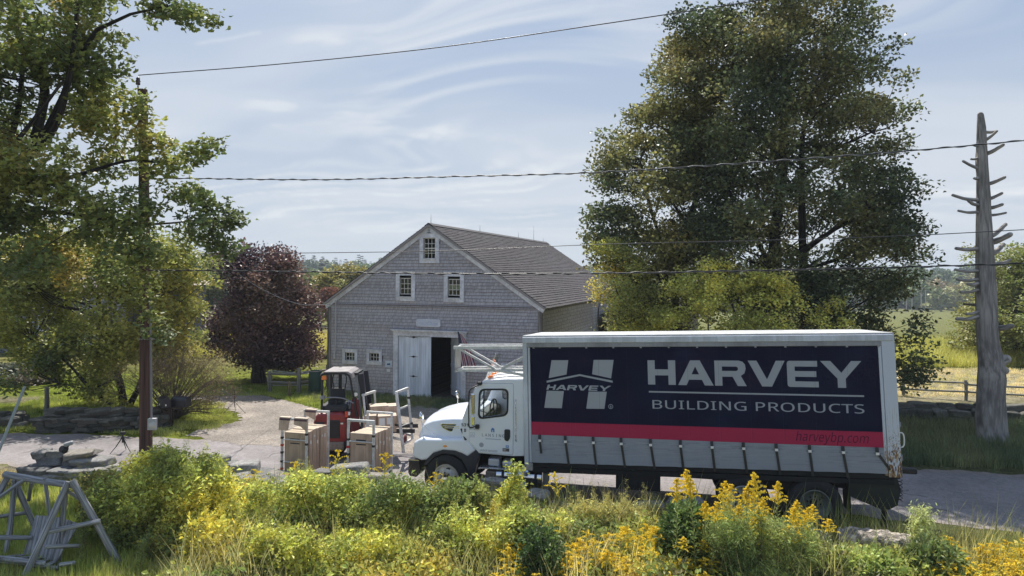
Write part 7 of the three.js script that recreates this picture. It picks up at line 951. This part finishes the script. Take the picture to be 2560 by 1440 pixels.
  { const y1 = 6.25, y0 = 3.75, dep = 7; const b = new MB(); b.box(hw * 2, y0, dep, 0, y0 / 2, 0); b.build('wall', std([0.36, 0.36, 0.38], 0.9, { map: rep(T.grain, 0.3, 3) }), house); const r = new MB(); const sl = Math.hypot(dep / 2 + 0.3, y1 - y0), an = Math.atan2(y1 - y0, dep / 2); for (const s of [1, -1]) r.box(hw * 2 + 0.5, 0.12, sl, 0, (y1 + y0) / 2 + 0.05, s * dep / 4, s * an, 0, 0); r.build('roof', std([0.50, 0.40, 0.385], 0.9, { map: rep(T.speck, 1) }), house); for (const s of [1, -1]) { const g = new MB(); g.prism([[-dep / 2, y0], [dep / 2, y0], [0, y1]], 0.1, new THREE.Matrix4().makeRotationY(Math.PI / 2).setPosition(s * (hw - 0.06), 0, 0)); g.build('gable', std([0.36, 0.36, 0.38], 0.9), house); } for (const x of [-3, -0.6, 1.8]) { const w = new THREE.Group(); w.name = 'window'; house.add(w); const f = new MB(); f.box(1.1, 1.5, 0.06, x, 2.2, dep / 2 + 0.03); f.build('frame', M.trim, w); const p = new MB(); p.box(0.9, 0.62, 0.02, x, 2.55, dep / 2 + 0.065); p.box(0.9, 0.62, 0.02, x, 1.85, dep / 2 + 0.065); p.build('pane', std([0.05, 0.06, 0.08], 0.1), w); } const c = new MB(); c.box(0.7, 1.3, 0.6, -1.5, y1 + 0.3, -0.4); c.build('chimney', std([0.25, 0.12, 0.09], 0.9), house); }
  const gx = at(400, 700, 44), gar = thing('garage', 'dark grey outbuilding with white sill right of the farmhouse', 'shed', [gx.x, landY(0, -44), -44], 0.1); { const b = new MB(); b.box(2.6, 4.3, 4, 0.2, 2.15, -2); b.build('wall', std([0.13, 0.15, 0.19], 0.9, { map: rep(T.grain, 0.3, 3) }), gar); const r = new MB(); r.prism([[-1.5, 4.3], [1.9, 4.3], [0.2, 5.4]], 4.2, new THREE.Matrix4().makeTranslation(0, 0, -4.1)); r.build('roof', std([0.42, 0.35, 0.34], 0.9), gar); const w = new MB(); w.box(1.3, 0.10, 0.12, 0.0, 3.0, 0.06); w.build('sill', M.trim, gar); const p = new MB(); p.box(1.1, 0.9, 0.04, 0.0, 3.5, 0.02); p.build('window', std([0.05, 0.06, 0.08], 0.15), gar); }
}
// ---------- grass ----------
const tuft = (n, h, spread, w) => { const p = [], c = []; for (let i = 0; i < n; i++) { const a = rnd(0, 6.28), r = spread * Math.sqrt(rand()), x = Math.cos(a) * r, z = Math.sin(a) * r, hh = h * rnd(0.5, 1.15), l = rnd(0.1, 0.6) * hh, b = rnd(0, 6.28), lx = Math.cos(b) * l, lz = Math.sin(b) * l, sx = -Math.sin(b) * w, sz = Math.cos(b) * w, k = rnd(0.7, 1.25); const A = [x - sx, 0, z - sz], B = [x + sx, 0, z + sz], C = [x + lx * 0.4 - sx * 0.7, hh * 0.6, z + lz * 0.4 - sz * 0.7], D = [x + lx * 0.4 + sx * 0.7, hh * 0.6, z + lz * 0.4 + sz * 0.7], E = [x + lx, hh, z + lz]; for (const v of [A, B, D, A, D, C, C, D, E]) { p.push(...v); c.push(k, k, k * 0.95); } } const g = new THREE.BufferGeometry(); g.setAttribute('position', new THREE.Float32BufferAttribute(p, 3)); g.setAttribute('color', new THREE.Float32BufferAttribute(c, 3)); g.computeVertexNormals(); return g; };
{
  rand = rng(4000);
  const GR = leafMat(0.35, 0.92);
  const field = (label, geo, n, place, pal, sc) => { const its = []; let guard = 0; while (its.length < n && guard++ < n * 6) { const q = place(); if (!q) continue; const [x, z] = q, c = tone3(pal, V(x, 0, z), 0.25, 0.7), s = rnd(...sc); its.push([x, landY(x, z) - 0.01, z, s, rnd(0, 6.28), rnd(-0.1, 0.1), rnd(-0.1, 0.1), ...c, rnd(0.7, 1.3)]); } return tag(scatter('grass', geo, GR, its), label, 'grass', null, 'stuff'); };
  const short = tuft(16, 0.10, 0.12, 0.006), mid = tuft(18, 0.24, 0.14, 0.007), tall = tuft(20, 0.55, 0.22, 0.010);
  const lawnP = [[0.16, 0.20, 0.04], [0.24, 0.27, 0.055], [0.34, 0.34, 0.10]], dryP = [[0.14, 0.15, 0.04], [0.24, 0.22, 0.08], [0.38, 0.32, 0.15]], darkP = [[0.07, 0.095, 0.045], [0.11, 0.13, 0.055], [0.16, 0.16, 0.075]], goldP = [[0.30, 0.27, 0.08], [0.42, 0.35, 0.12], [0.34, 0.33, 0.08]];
  field('short rough grass around the log swing', mid, 5200, () => { const z = rnd(-16.5, -10.2), x = rnd(-11.6, -4.6); return [x, z]; }, lawnP, [0.6, 1.2]);
  field('dry grass tufts on the near roadside verge', mid, 5200, () => { const x = rnd(-13, 10.5), z = rnd(-17.5, -10); return z > along(ROAD_NEAR, x) + 0.35 + 0.3 * rand() ? [x, z] : null; }, dryP, [0.5, 1.0]);
  field('bright short grass on the lawn across the road', short, 6500, () => { const z = rnd(-31, -20.5), x = rnd(-19, -4.6); if (z > along(ROAD_FAR, x) - 0.3) return null; const [a, b] = [x + 9, -z]; const pj = V(x, 0, z).project(camera), px = (pj.x + 1) * 1280, py = (1 - pj.y) * 720; if (px > 455 && py > 990 && !(px < 560 && py > 1005 && py < 1075 && px < 590 - Math.abs(py - 1036) * 1.2)) { if (py > 985 + (px - 640) * 0.2) return null; } return [x, z]; }, lawnP, [0.7, 1.4]);
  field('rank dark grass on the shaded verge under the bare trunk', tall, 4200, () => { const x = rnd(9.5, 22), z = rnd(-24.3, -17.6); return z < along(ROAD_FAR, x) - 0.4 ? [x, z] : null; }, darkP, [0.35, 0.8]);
  field('tall yellow grass along the far edge of the mown field', tall, 5200, () => [rnd(11, 40), rnd(-54, -38)], [[0.26, 0.27, 0.06], [0.36, 0.34, 0.09], [0.30, 0.30, 0.08]], [0.9, 1.6]);
  field('tall dry meadow grass behind the purple tree', tall, 5200, () => [rnd(-24, -4), rnd(-60, -41)], goldP, [0.9, 1.9]);
  field('grass growing at the foot of the barn front', mid, 1200, () => { const p = bw(rnd(BX0 - 0.5, BX1 + 0.5), 0, 0.12 + Math.pow(rand(), 2) * 1.6); return [p.x, p.z]; }, darkP, [0.5, 1.0]);
  field('mown hay stubble on the field behind the fence', short, 3500, () => [rnd(11, 34), rnd(-37.5, -28.8)], [[0.48, 0.41, 0.22], [0.56, 0.47, 0.28], [0.38, 0.35, 0.15]], [0.8, 1.5]);
}
// ---------- thicket and flowers in front of the near stone wall ----------
{
  rand = rng(4300);
  const YGp = [[0.13, 0.155, 0.04], [0.22, 0.245, 0.058], [0.33, 0.335, 0.08], [0.46, 0.41, 0.085]], GRp = [[0.085, 0.115, 0.036], [0.145, 0.178, 0.05], [0.22, 0.24, 0.062], [0.32, 0.31, 0.08]], GOLD = [[0.15, 0.17, 0.04], [0.30, 0.28, 0.05], [0.42, 0.36, 0.05], [0.24, 0.25, 0.055]], DKp = [[0.03, 0.055, 0.016], [0.05, 0.085, 0.022], [0.08, 0.12, 0.03]], PALE = [[0.16, 0.17, 0.06], [0.24, 0.235, 0.08], [0.32, 0.29, 0.10]];
  const small = [spray(12, 0.15, 0.078, 0.046, { droop: 0.1, flat: 0.45 }), spray(13, 0.16, 0.066, 0.040, { droop: 0.1, flat: 0.45 })], big = [spray(11, 0.15, 0.085, 0.055, { droop: 0.35, flat: 0.5 })], narrow = [spray(18, 0.13, 0.085, 0.016, { droop: -0.2, flat: 0.3 })];
  const BL = leafMat(0.45, 0.92);
  function bush(label, d, deep, rows, n, o = {}) {
    const cl = crownClumps(rows, d, deep, n, o.r0 ?? 0.18, o.r1 ?? 0.34).filter((k) => k.c.y > -0.05), mx = cl.reduce((a, k) => a + k.c.x, 0) / cl.length, mz = cl.reduce((a, k) => a + k.c.z, 0) / cl.length, b = V(mx, 0, mz);
    const t = thing(o.name ?? 'bush', label, o.cat ?? 'bush', b), st = new MB();
    for (const k of cl) { if (rand() < 0.6) { const f = V(lerp(b.x, k.c.x, 0.75), 0, lerp(b.z, k.c.z, 0.75)).sub(b), e = k.c.clone().sub(b); st.limb([f, f.clone().lerp(e, 0.5).add(V(rnd(-0.08, 0.08), 0.05, 0)), e], 0.012, 0.005, 5, 6); } }
    if (st.p.length) tag(st.build('stems', std([0.13, 0.10, 0.06], 0.9), t), null, null, null, 'stuff');
    for (const g of o.leaf ?? small) tag(scatterReal('leaves', g, BL, rel(foliage(cl, (o.per ?? 420) / (o.leaf ?? small).length, { pal: o.pal ?? YGp, jit: 0.45, f: 1.6, flat: 0.9, sc: [0.6, 1.35] }), b), t), null, null, null, 'stuff');
    if (o.sprigs) { const its = []; for (let i = 0; i < o.sprigs; i++) { const k = pick(cl), L0 = rnd(0.2, 0.5), tx = rnd(-0.35, 0.35), tz = rnd(-0.35, 0.35); for (let j = 0; j < 7; j++) { const s = j / 7; its.push([k.c.x + tx * s * L0 + rnd(-0.03, 0.03), k.c.y + k.r * 0.7 + L0 * s, k.c.z + tz * s * L0, (1 - s * 0.5) * 0.55, rnd(0, 6.28), rnd(-0.4, 0.4), rnd(-0.4, 0.4), ...tone3(o.pal ?? YGp, k.c, 0.2, 1)]); } } tag(scatterReal('shoots', narrow[0], BL, rel(its, b), t), null, null, null, 'stuff'); }
    return t;
  }
  bush('large yellow green bush right of the log swing, below the pole', 13.4, 1.1, [[1130, 400, 450], [1145, 340, 520], [1175, 280, 570], [1230, 215, 600], [1310, 250, 640], [1370, 330, 660], [1430, 400, 660]], 150, { sprigs: 90, r0: 0.12, r1: 0.32, pal: YGp });
  bush('low leafy growth between the swing and the stone pile', 14.2, 0.8, [[1188, 180, 320], [1220, 165, 340], [1270, 180, 330], [1310, 210, 330]], 44, { pal: [[0.12, 0.13, 0.035], [0.20, 0.19, 0.05], [0.27, 0.25, 0.06]], sprigs: 26, r0: 0.1, r1: 0.24 });
  bush('leafy tangle filling the space before the left cart', 13.2, 1.0, [[1196, 690, 900], [1222, 580, 930], [1275, 530, 940], [1340, 540, 940], [1420, 560, 940]], 150, { sprigs: 90, r0: 0.10, r1: 0.30 });
  bush('green tangle below the cart nearest the truck', 12.9, 0.9, [[1210, 860, 1040], [1236, 830, 1100], [1290, 820, 1110], [1370, 830, 1110], [1420, 840, 1110]], 110, { pal: GRp, sprigs: 70, r0: 0.10, r1: 0.28 });
  bush('golden leaved shrub at the lower left of the thicket', 11.9, 0.5, [[1285, 480, 540], [1320, 450, 620], [1370, 430, 640], [1430, 430, 640], [1460, 440, 620]], 40, { pal: GOLD, leaf: big, per: 260, r0: 0.10, r1: 0.24, sprigs: 16 });
  bush('yellowing shrub mass at the bottom edge below the truck nose', 11.4, 0.8, [[1330, 640, 980], [1360, 590, 1060], [1420, 580, 1080], [1480, 580, 1080]], 130, { pal: [[0.17, 0.185, 0.04], [0.28, 0.285, 0.055], [0.42, 0.37, 0.06]], sprigs: 70, r0: 0.10, r1: 0.27 });
  bush('small glossy green bush beside the front truck wheel', 13.2, 0.35, [[1208, 1110, 1190], [1235, 1060, 1225], [1275, 1050, 1230], [1300, 1080, 1220]], 30, { pal: GRp, leaf: big, per: 480 });
  bush('wide tangled growth in front of the fuel tank', 12.2, 0.9, [[1285, 1110, 1400], [1310, 1060, 1440], [1350, 1030, 1440], [1430, 1030, 1420], [1470, 1030, 1420]], 150, { sprigs: 80, r0: 0.10, r1: 0.30, pal: YGp });
  bush('dark green broad leaved plant at the bottom centre', 10.9, 0.35, [[1330, 1320, 1390], [1370, 1295, 1420], [1430, 1285, 1410], [1480, 1285, 1400]], 26, { pal: DKp, leaf: big, per: 420, r0: 0.1, r1: 0.26 });
  bush('pale yellow green growth along the wall under the truck', 13.0, 0.5, [[1262, 1420, 1600], [1288, 1390, 1660], [1320, 1380, 1680], [1380, 1380, 1660]], 72, { pal: PALE, sprigs: 50, leaf: narrow, per: 420, r0: 0.08, r1: 0.24 });
  bush('dark vine mound at the left foot of the goldenrod', 11.3, 0.35, [[1270, 1680, 1750], [1300, 1662, 1770], [1350, 1660, 1780], [1400, 1680, 1780]], 26, { pal: DKp, leaf: big, per: 420 });
  bush('feathery green growth at the foot of the tall goldenrod', 11.0, 0.6, [[1290, 1740, 2000], [1330, 1740, 2040], [1390, 1760, 2060], [1440, 1780, 2080], [1480, 1800, 2080]], 70, { pal: [[0.12, 0.16, 0.05], [0.20, 0.23, 0.07], [0.28, 0.28, 0.08]], leaf: narrow, per: 420, sprigs: 30 });
  bush('vine with pale round leaves in front of the fallen log', 11.0, 0.35, [[1385, 2120, 2180], [1405, 2080, 2230], [1420, 2080, 2250], [1470, 2080, 2240]], 38, { pal: [[0.14, 0.19, 0.05], [0.26, 0.30, 0.09], [0.42, 0.44, 0.2]], leaf: big, per: 420 });
  bush('leafy green bush at the right end of the fallen log', 11.0, 0.4, [[1366, 2295, 2350], [1392, 2275, 2390], [1430, 2270, 2400], [1480, 2270, 2400]], 38, { pal: GRp, leaf: big, per: 420, sprigs: 10 });
  bush('pale weed like a little fir standing behind the right bush', 11.5, 0.12, [[1268, 2303, 2309], [1300, 2296, 2316], [1330, 2285, 2328], [1360, 2280, 2335], [1390, 2290, 2325]], 26, { pal: [[0.30, 0.32, 0.14], [0.38, 0.38, 0.17]], leaf: narrow, per: 800, r0: 0.07, r1: 0.13, name: 'weed', cat: 'weed' });
  bush('tall leafy weed standing before the shiny fuel tank', 13.1, 0.10, [[1160, 1280, 1290], [1180, 1272, 1298], [1205, 1268, 1302], [1240, 1258, 1308], [1280, 1246, 1308]], 34, { pal: YGp, leaf: small, per: 700, r0: 0.05, r1: 0.11, name: 'weed', cat: 'weed' });
  // tangled undergrowth that nobody could count
  const under = []; for (let i = 0; i < 26000; i++) { const x = rnd(-8.2, 10.6), z = rnd(-16, -9.6), nr = along(ROAD_NEAR, x); if (z < nr + (x > 5.5 ? 2.3 : 1.75) + rand() * 0.5 || (x < -5.4 && z > -13.0 + (x + 8) * 0.5 && z > -13.4)) continue; if (x > 4.4 && x < 7.6 && z < -11.3) continue; const hgt = (0.10 + 0.85 * fbm(x * 0.9, z * 0.9, 3, 331)) * Math.pow(rand(), 0.6); under.push([x, hgt, z, rnd(0.8, 1.5), rnd(0, 6.28), rnd(-0.5, 0.5), rnd(-0.5, 0.5), ...tone3([[0.09, 0.07, 0.035], [0.10, 0.125, 0.03], [0.16, 0.185, 0.04], [0.24, 0.235, 0.05], [0.34, 0.27, 0.05]], V(x * 1.4, hgt, z * 1.4), 0.35, 1)]); }
  tag(scatter('undergrowth', small[0], BL, under), 'tangled yellow and green undergrowth in front of the stone wall', 'undergrowth', null, 'stuff');
  { const tl = tuft(14, 0.9, 0.2, 0.007), its = []; for (let i = 0; i < 900; i++) { const x = rnd(-7.6, 9.5), z = rnd(-14.6, -10.2); if (z < along(ROAD_NEAR, x) + 1.6 || (x < -5.2 && z > -12.9)) continue; its.push([x, 0, z, rnd(0.7, 1.25), rnd(0, 6.28), 0, 0, ...tone3([[0.16, 0.18, 0.05], [0.30, 0.28, 0.10], [0.42, 0.36, 0.18]], V(x, 0, z), 0.3, 1)]); } tag(scatter('grass', tl, BL, its), 'tall straw coloured grass blades among the roadside weeds', 'grass', null, 'stuff'); }
  // goldenrod
  function goldenrodParts(seed, H, plume, arch) {
    rand = rng(seed); const st = new MB(), fl = [], fc = [], lf = [], lc = [];
    const bend = V(rnd(-0.12, 0.12), 0, rnd(-0.1, 0.1)), at2 = (t) => V(bend.x * t * t * H, H * t, bend.z * t * t * H);
    st.limb([0, 0.33, 0.66, 1].map(at2), 0.007, 0.003, 5, 8);
    const quad = (P, C, o, f, r, L0, W0, col) => { for (const [u, v] of [[0, 0], [0.5, 0.5], [1, 0], [0, 0], [1, 0], [0.5, -0.5]]) { const w = o.clone().addScaledVector(f, u * L0).addScaledVector(r, v * W0); w.y -= u * u * L0 * 0.25; P.push(w.x, w.y, w.z); C.push(...col); } };
    for (let i = 0; i < 85; i++) { const t = 0.12 + 0.80 * i / 85, a = i * 2.4 + rnd(-0.3, 0.3), f = V(Math.cos(a), rnd(0.5, 1.1), Math.sin(a)).normalize(), k = rnd(0.75, 1.25); quad(lf, lc, at2(t), f, V(-Math.sin(a), 0, Math.cos(a)), rnd(0.09, 0.14) * (1.15 - 0.5 * t), 0.018, [0.26 * k, 0.32 * k, 0.08 * k]); }
    const blob = (o, s) => { const k = rnd(0.7, 1.2), col = [0.95 * k, 0.76 * k, 0.06]; for (let q = 0; q < 3; q++) { const e = new THREE.Quaternion().setFromEuler(new THREE.Euler(rnd(0, 6), rnd(0, 6), rnd(0, 6))); for (const v of [[-s, 0, 0], [s, 0, 0.3 * s], [0, s, 0]]) { const w = V(...v).applyQuaternion(e).add(o); fl.push(w.x, w.y, w.z); fc.push(...col); } } };
    const nb = arch ? 11 : 20; for (let i = 0; i < nb; i++) { const t = 1 - plume * (i / nb) / H * 1.15, a = i * 2.4, R = plume * (arch ? 0.95 : 0.72) * Math.pow((i + 1) / nb, 0.7) * rnd(0.8, 1.2), o = at2(t), m = arch ? 16 : 14; for (let j = 0; j < m; j++) { const s = j / m, q = V(o.x + Math.cos(a) * R * s, o.y + (arch ? 0.34 : 0.28) * R * Math.sin(s * 2.4) + 0.02, o.z + Math.sin(a) * R * s); blob(q.add(V(rnd(-0.008, 0.008), rnd(-0.006, 0.012), rnd(-0.008, 0.008))), rnd(0.011, 0.019)); } }
    for (let j = 0; j < 16; j++) blob(at2(1).add(V(rnd(-0.02, 0.02), rnd(-0.03, 0.05), rnd(-0.02, 0.02))), 0.015);
    const mk = (p, c) => { const g = new THREE.BufferGeometry(); g.setAttribute('position', new THREE.Float32BufferAttribute(p, 3)); g.setAttribute('color', new THREE.Float32BufferAttribute(c, 3)); g.computeVertexNormals(); return g; };
    return [st, mk(lf, lc), mk(fl, fc)];
  }
  const stemM = std([0.22, 0.22, 0.08], 0.8), petal = leafMat(0.30, 0.9), protos = {};
  function goldenrod(kind, label, group, p, turn, s) {
    const key = kind; if (!protos[key]) { const [st, lg, fg] = goldenrodParts(...{ a: [61, 1.6, 0.26, false], b: [62, 1.5, 0.22, false], c: [63, 1.7, 0.30, false], d: [64, 1.0, 0.30, true], e: [65, 0.95, 0.26, true], f: [66, 1.25, 0.42, true] }[kind]); const t = thing('goldenrod', label, 'flower', p, turn, group); st.build('stem', stemM, t); tag(part('leaves', lg, BL, t), null, null, null, 'stuff'); tag(part('flower_head', fg, petal, t), null, null, null, 'stuff'); t.scale.set(...s); protos[key] = t; return t; }
    const c = copy(protos[key], label, p, turn, s); c.userData.group = group; return c;
  }
  const r2 = rng(4500);
  const tallHeads = [[1692, 1213], [1718, 1204], [1740, 1196], [1757, 1250], [1786, 1234], [1809, 1237], [1861, 1218], [1912, 1221], [1939, 1227], [1917, 1256], [1842, 1270], [1856, 1298], [1904, 1284], [1880, 1275], [1994, 1262], [2022, 1281], [1996, 1316], [1975, 1284], [2065, 1316], [2008, 1350], [2021, 1392], [1916, 1404], [1846, 1330], [1990, 1298], [1755, 1314], [1888, 1340], [1700, 1362], [1735, 1366], [1828, 1262], [1900, 1305], [1868, 1345], [1960, 1330], [1810, 1290], [1776, 1280]];
  for (const [px, py] of tallHeads) { const d = 10.3 + r2() * 1.1, h = at(px, py - 12, d), H = Math.max(0.7, h.y) / 1.6; goldenrod(['a', 'b', 'c'][Math.floor(r2() * 3)], 'tall goldenrod with full yellow plume in front of the truck rear wheels', 'tall goldenrod before the rear wheels', [h.x, 0, h.z], r2() * 6.28, [1.0, H, 1.0]); }
  for (let i = 0; i < 200; i++) { const A = r2() < 0.62, px = A ? 1200 + Math.pow(r2(), 0.75) * 590 : 2330 + r2() * 290, py = A ? 1310 + r2() * 150 : 1350 + r2() * 110, d = 10.2 + (1440 - py) / 150 * 1.5 + r2() * 0.4, h = at(px, py, d); if (h.y < 0.35) continue; goldenrod(['d', 'e'][Math.floor(r2() * 2)], A ? 'low arching goldenrod in the yellow drift below the truck middle' : 'low arching goldenrod in the yellow drift at the lower right corner', A ? 'goldenrod drift below the truck' : 'goldenrod drift at lower right', [h.x, 0, h.z], r2() * 6.28, [1, h.y / 0.98, 1]); }
  for (const [px, py, d, lab] of [[958, 1142, 13.6, 'arching goldenrod standing up before the cart beside the truck'], [828, 1128, 13.8, 'arching goldenrod between the two front carts'], [728, 1162, 13.8, 'arching goldenrod before the left cart'], [1090, 1180, 13.6, 'yellow goldenrod just left of the truck bumper'], [1405, 1185, 13.3, 'thin goldenrod right of the fuel tank'], [968, 1205, 13.2, 'short goldenrod under the cart beside the truck'], [620, 1180, 13.9, 'goldenrod leaning by the flat stones left of the carts']]) { const h = at(px, py, d); goldenrod('f', lab, undefined, [h.x, 0, h.z], r2() * 6.28, [1, Math.max(0.4, h.y / 1.27), 1]); }
  let ws = null, dsk = null; const r3 = rng(4700);
  for (let i = 0; i < 150; i++) { const px = 190 + r3() * 1500, py = 1165 + r3() * 200 + Math.max(0, px - 1000) * 0.07, d = 13.6 - (py - 1165) / 200 * 2.2 + r3() * 0.5, h = at(px, py, d); if (h.y < 0.5 || h.z < along(ROAD_NEAR, h.x) - 0 && false) continue; if (h.z < along(ROAD_NEAR, h.x) + 0.9) continue;
    if (i % 7 === 3) { if (!dsk) { dsk = thing('dead_stalk', 'dry brown weed stalk standing out of the thicket', 'weed', [h.x, 0, h.z], 0, 'dry stalks in the thicket'); const b = new MB(); b.limb([V(0, 0, 0), V(0.03, 0.5, 0.01), V(0.09, 1, 0.04)], 0.006, 0.003, 5, 6); for (let k = 0; k < 9; k++) { const y = 0.55 + k * 0.05, a = k * 2.4; b.limb([V(0.04 + k * 0.006, y, 0.02), V(0.04 + Math.cos(a) * 0.08, y + 0.08, Math.sin(a) * 0.08)], 0.003, 0.002, 4, 2); } tag(b.build('stem', std([0.16, 0.11, 0.07], 0.9), dsk), null, null, null, 'stuff'); dsk.scale.set(1, h.y, 1); } else { const c = copy(dsk, null, [h.x, 0, h.z], r3() * 6.28, [1, h.y, 1]); } continue; }
    if (!ws) { ws = thing('weed_stalk', 'green flowerless weed stalk rising out of the thicket', 'weed', [h.x, 0, h.z], 0, 'green stalks in the thicket'); const [st, lg] = goldenrodParts(71, 1.0, 0.1, false); st.build('stem', stemM, ws); tag(part('leaves', lg, BL, ws), null, null, null, 'stuff'); ws.scale.set(1.15, h.y, 1.15); } else copy(ws, null, [h.x, 0, h.z], r3() * 6.28, [1.15, h.y, 1.15]);
  }
}
renderer.render(scene, camera);
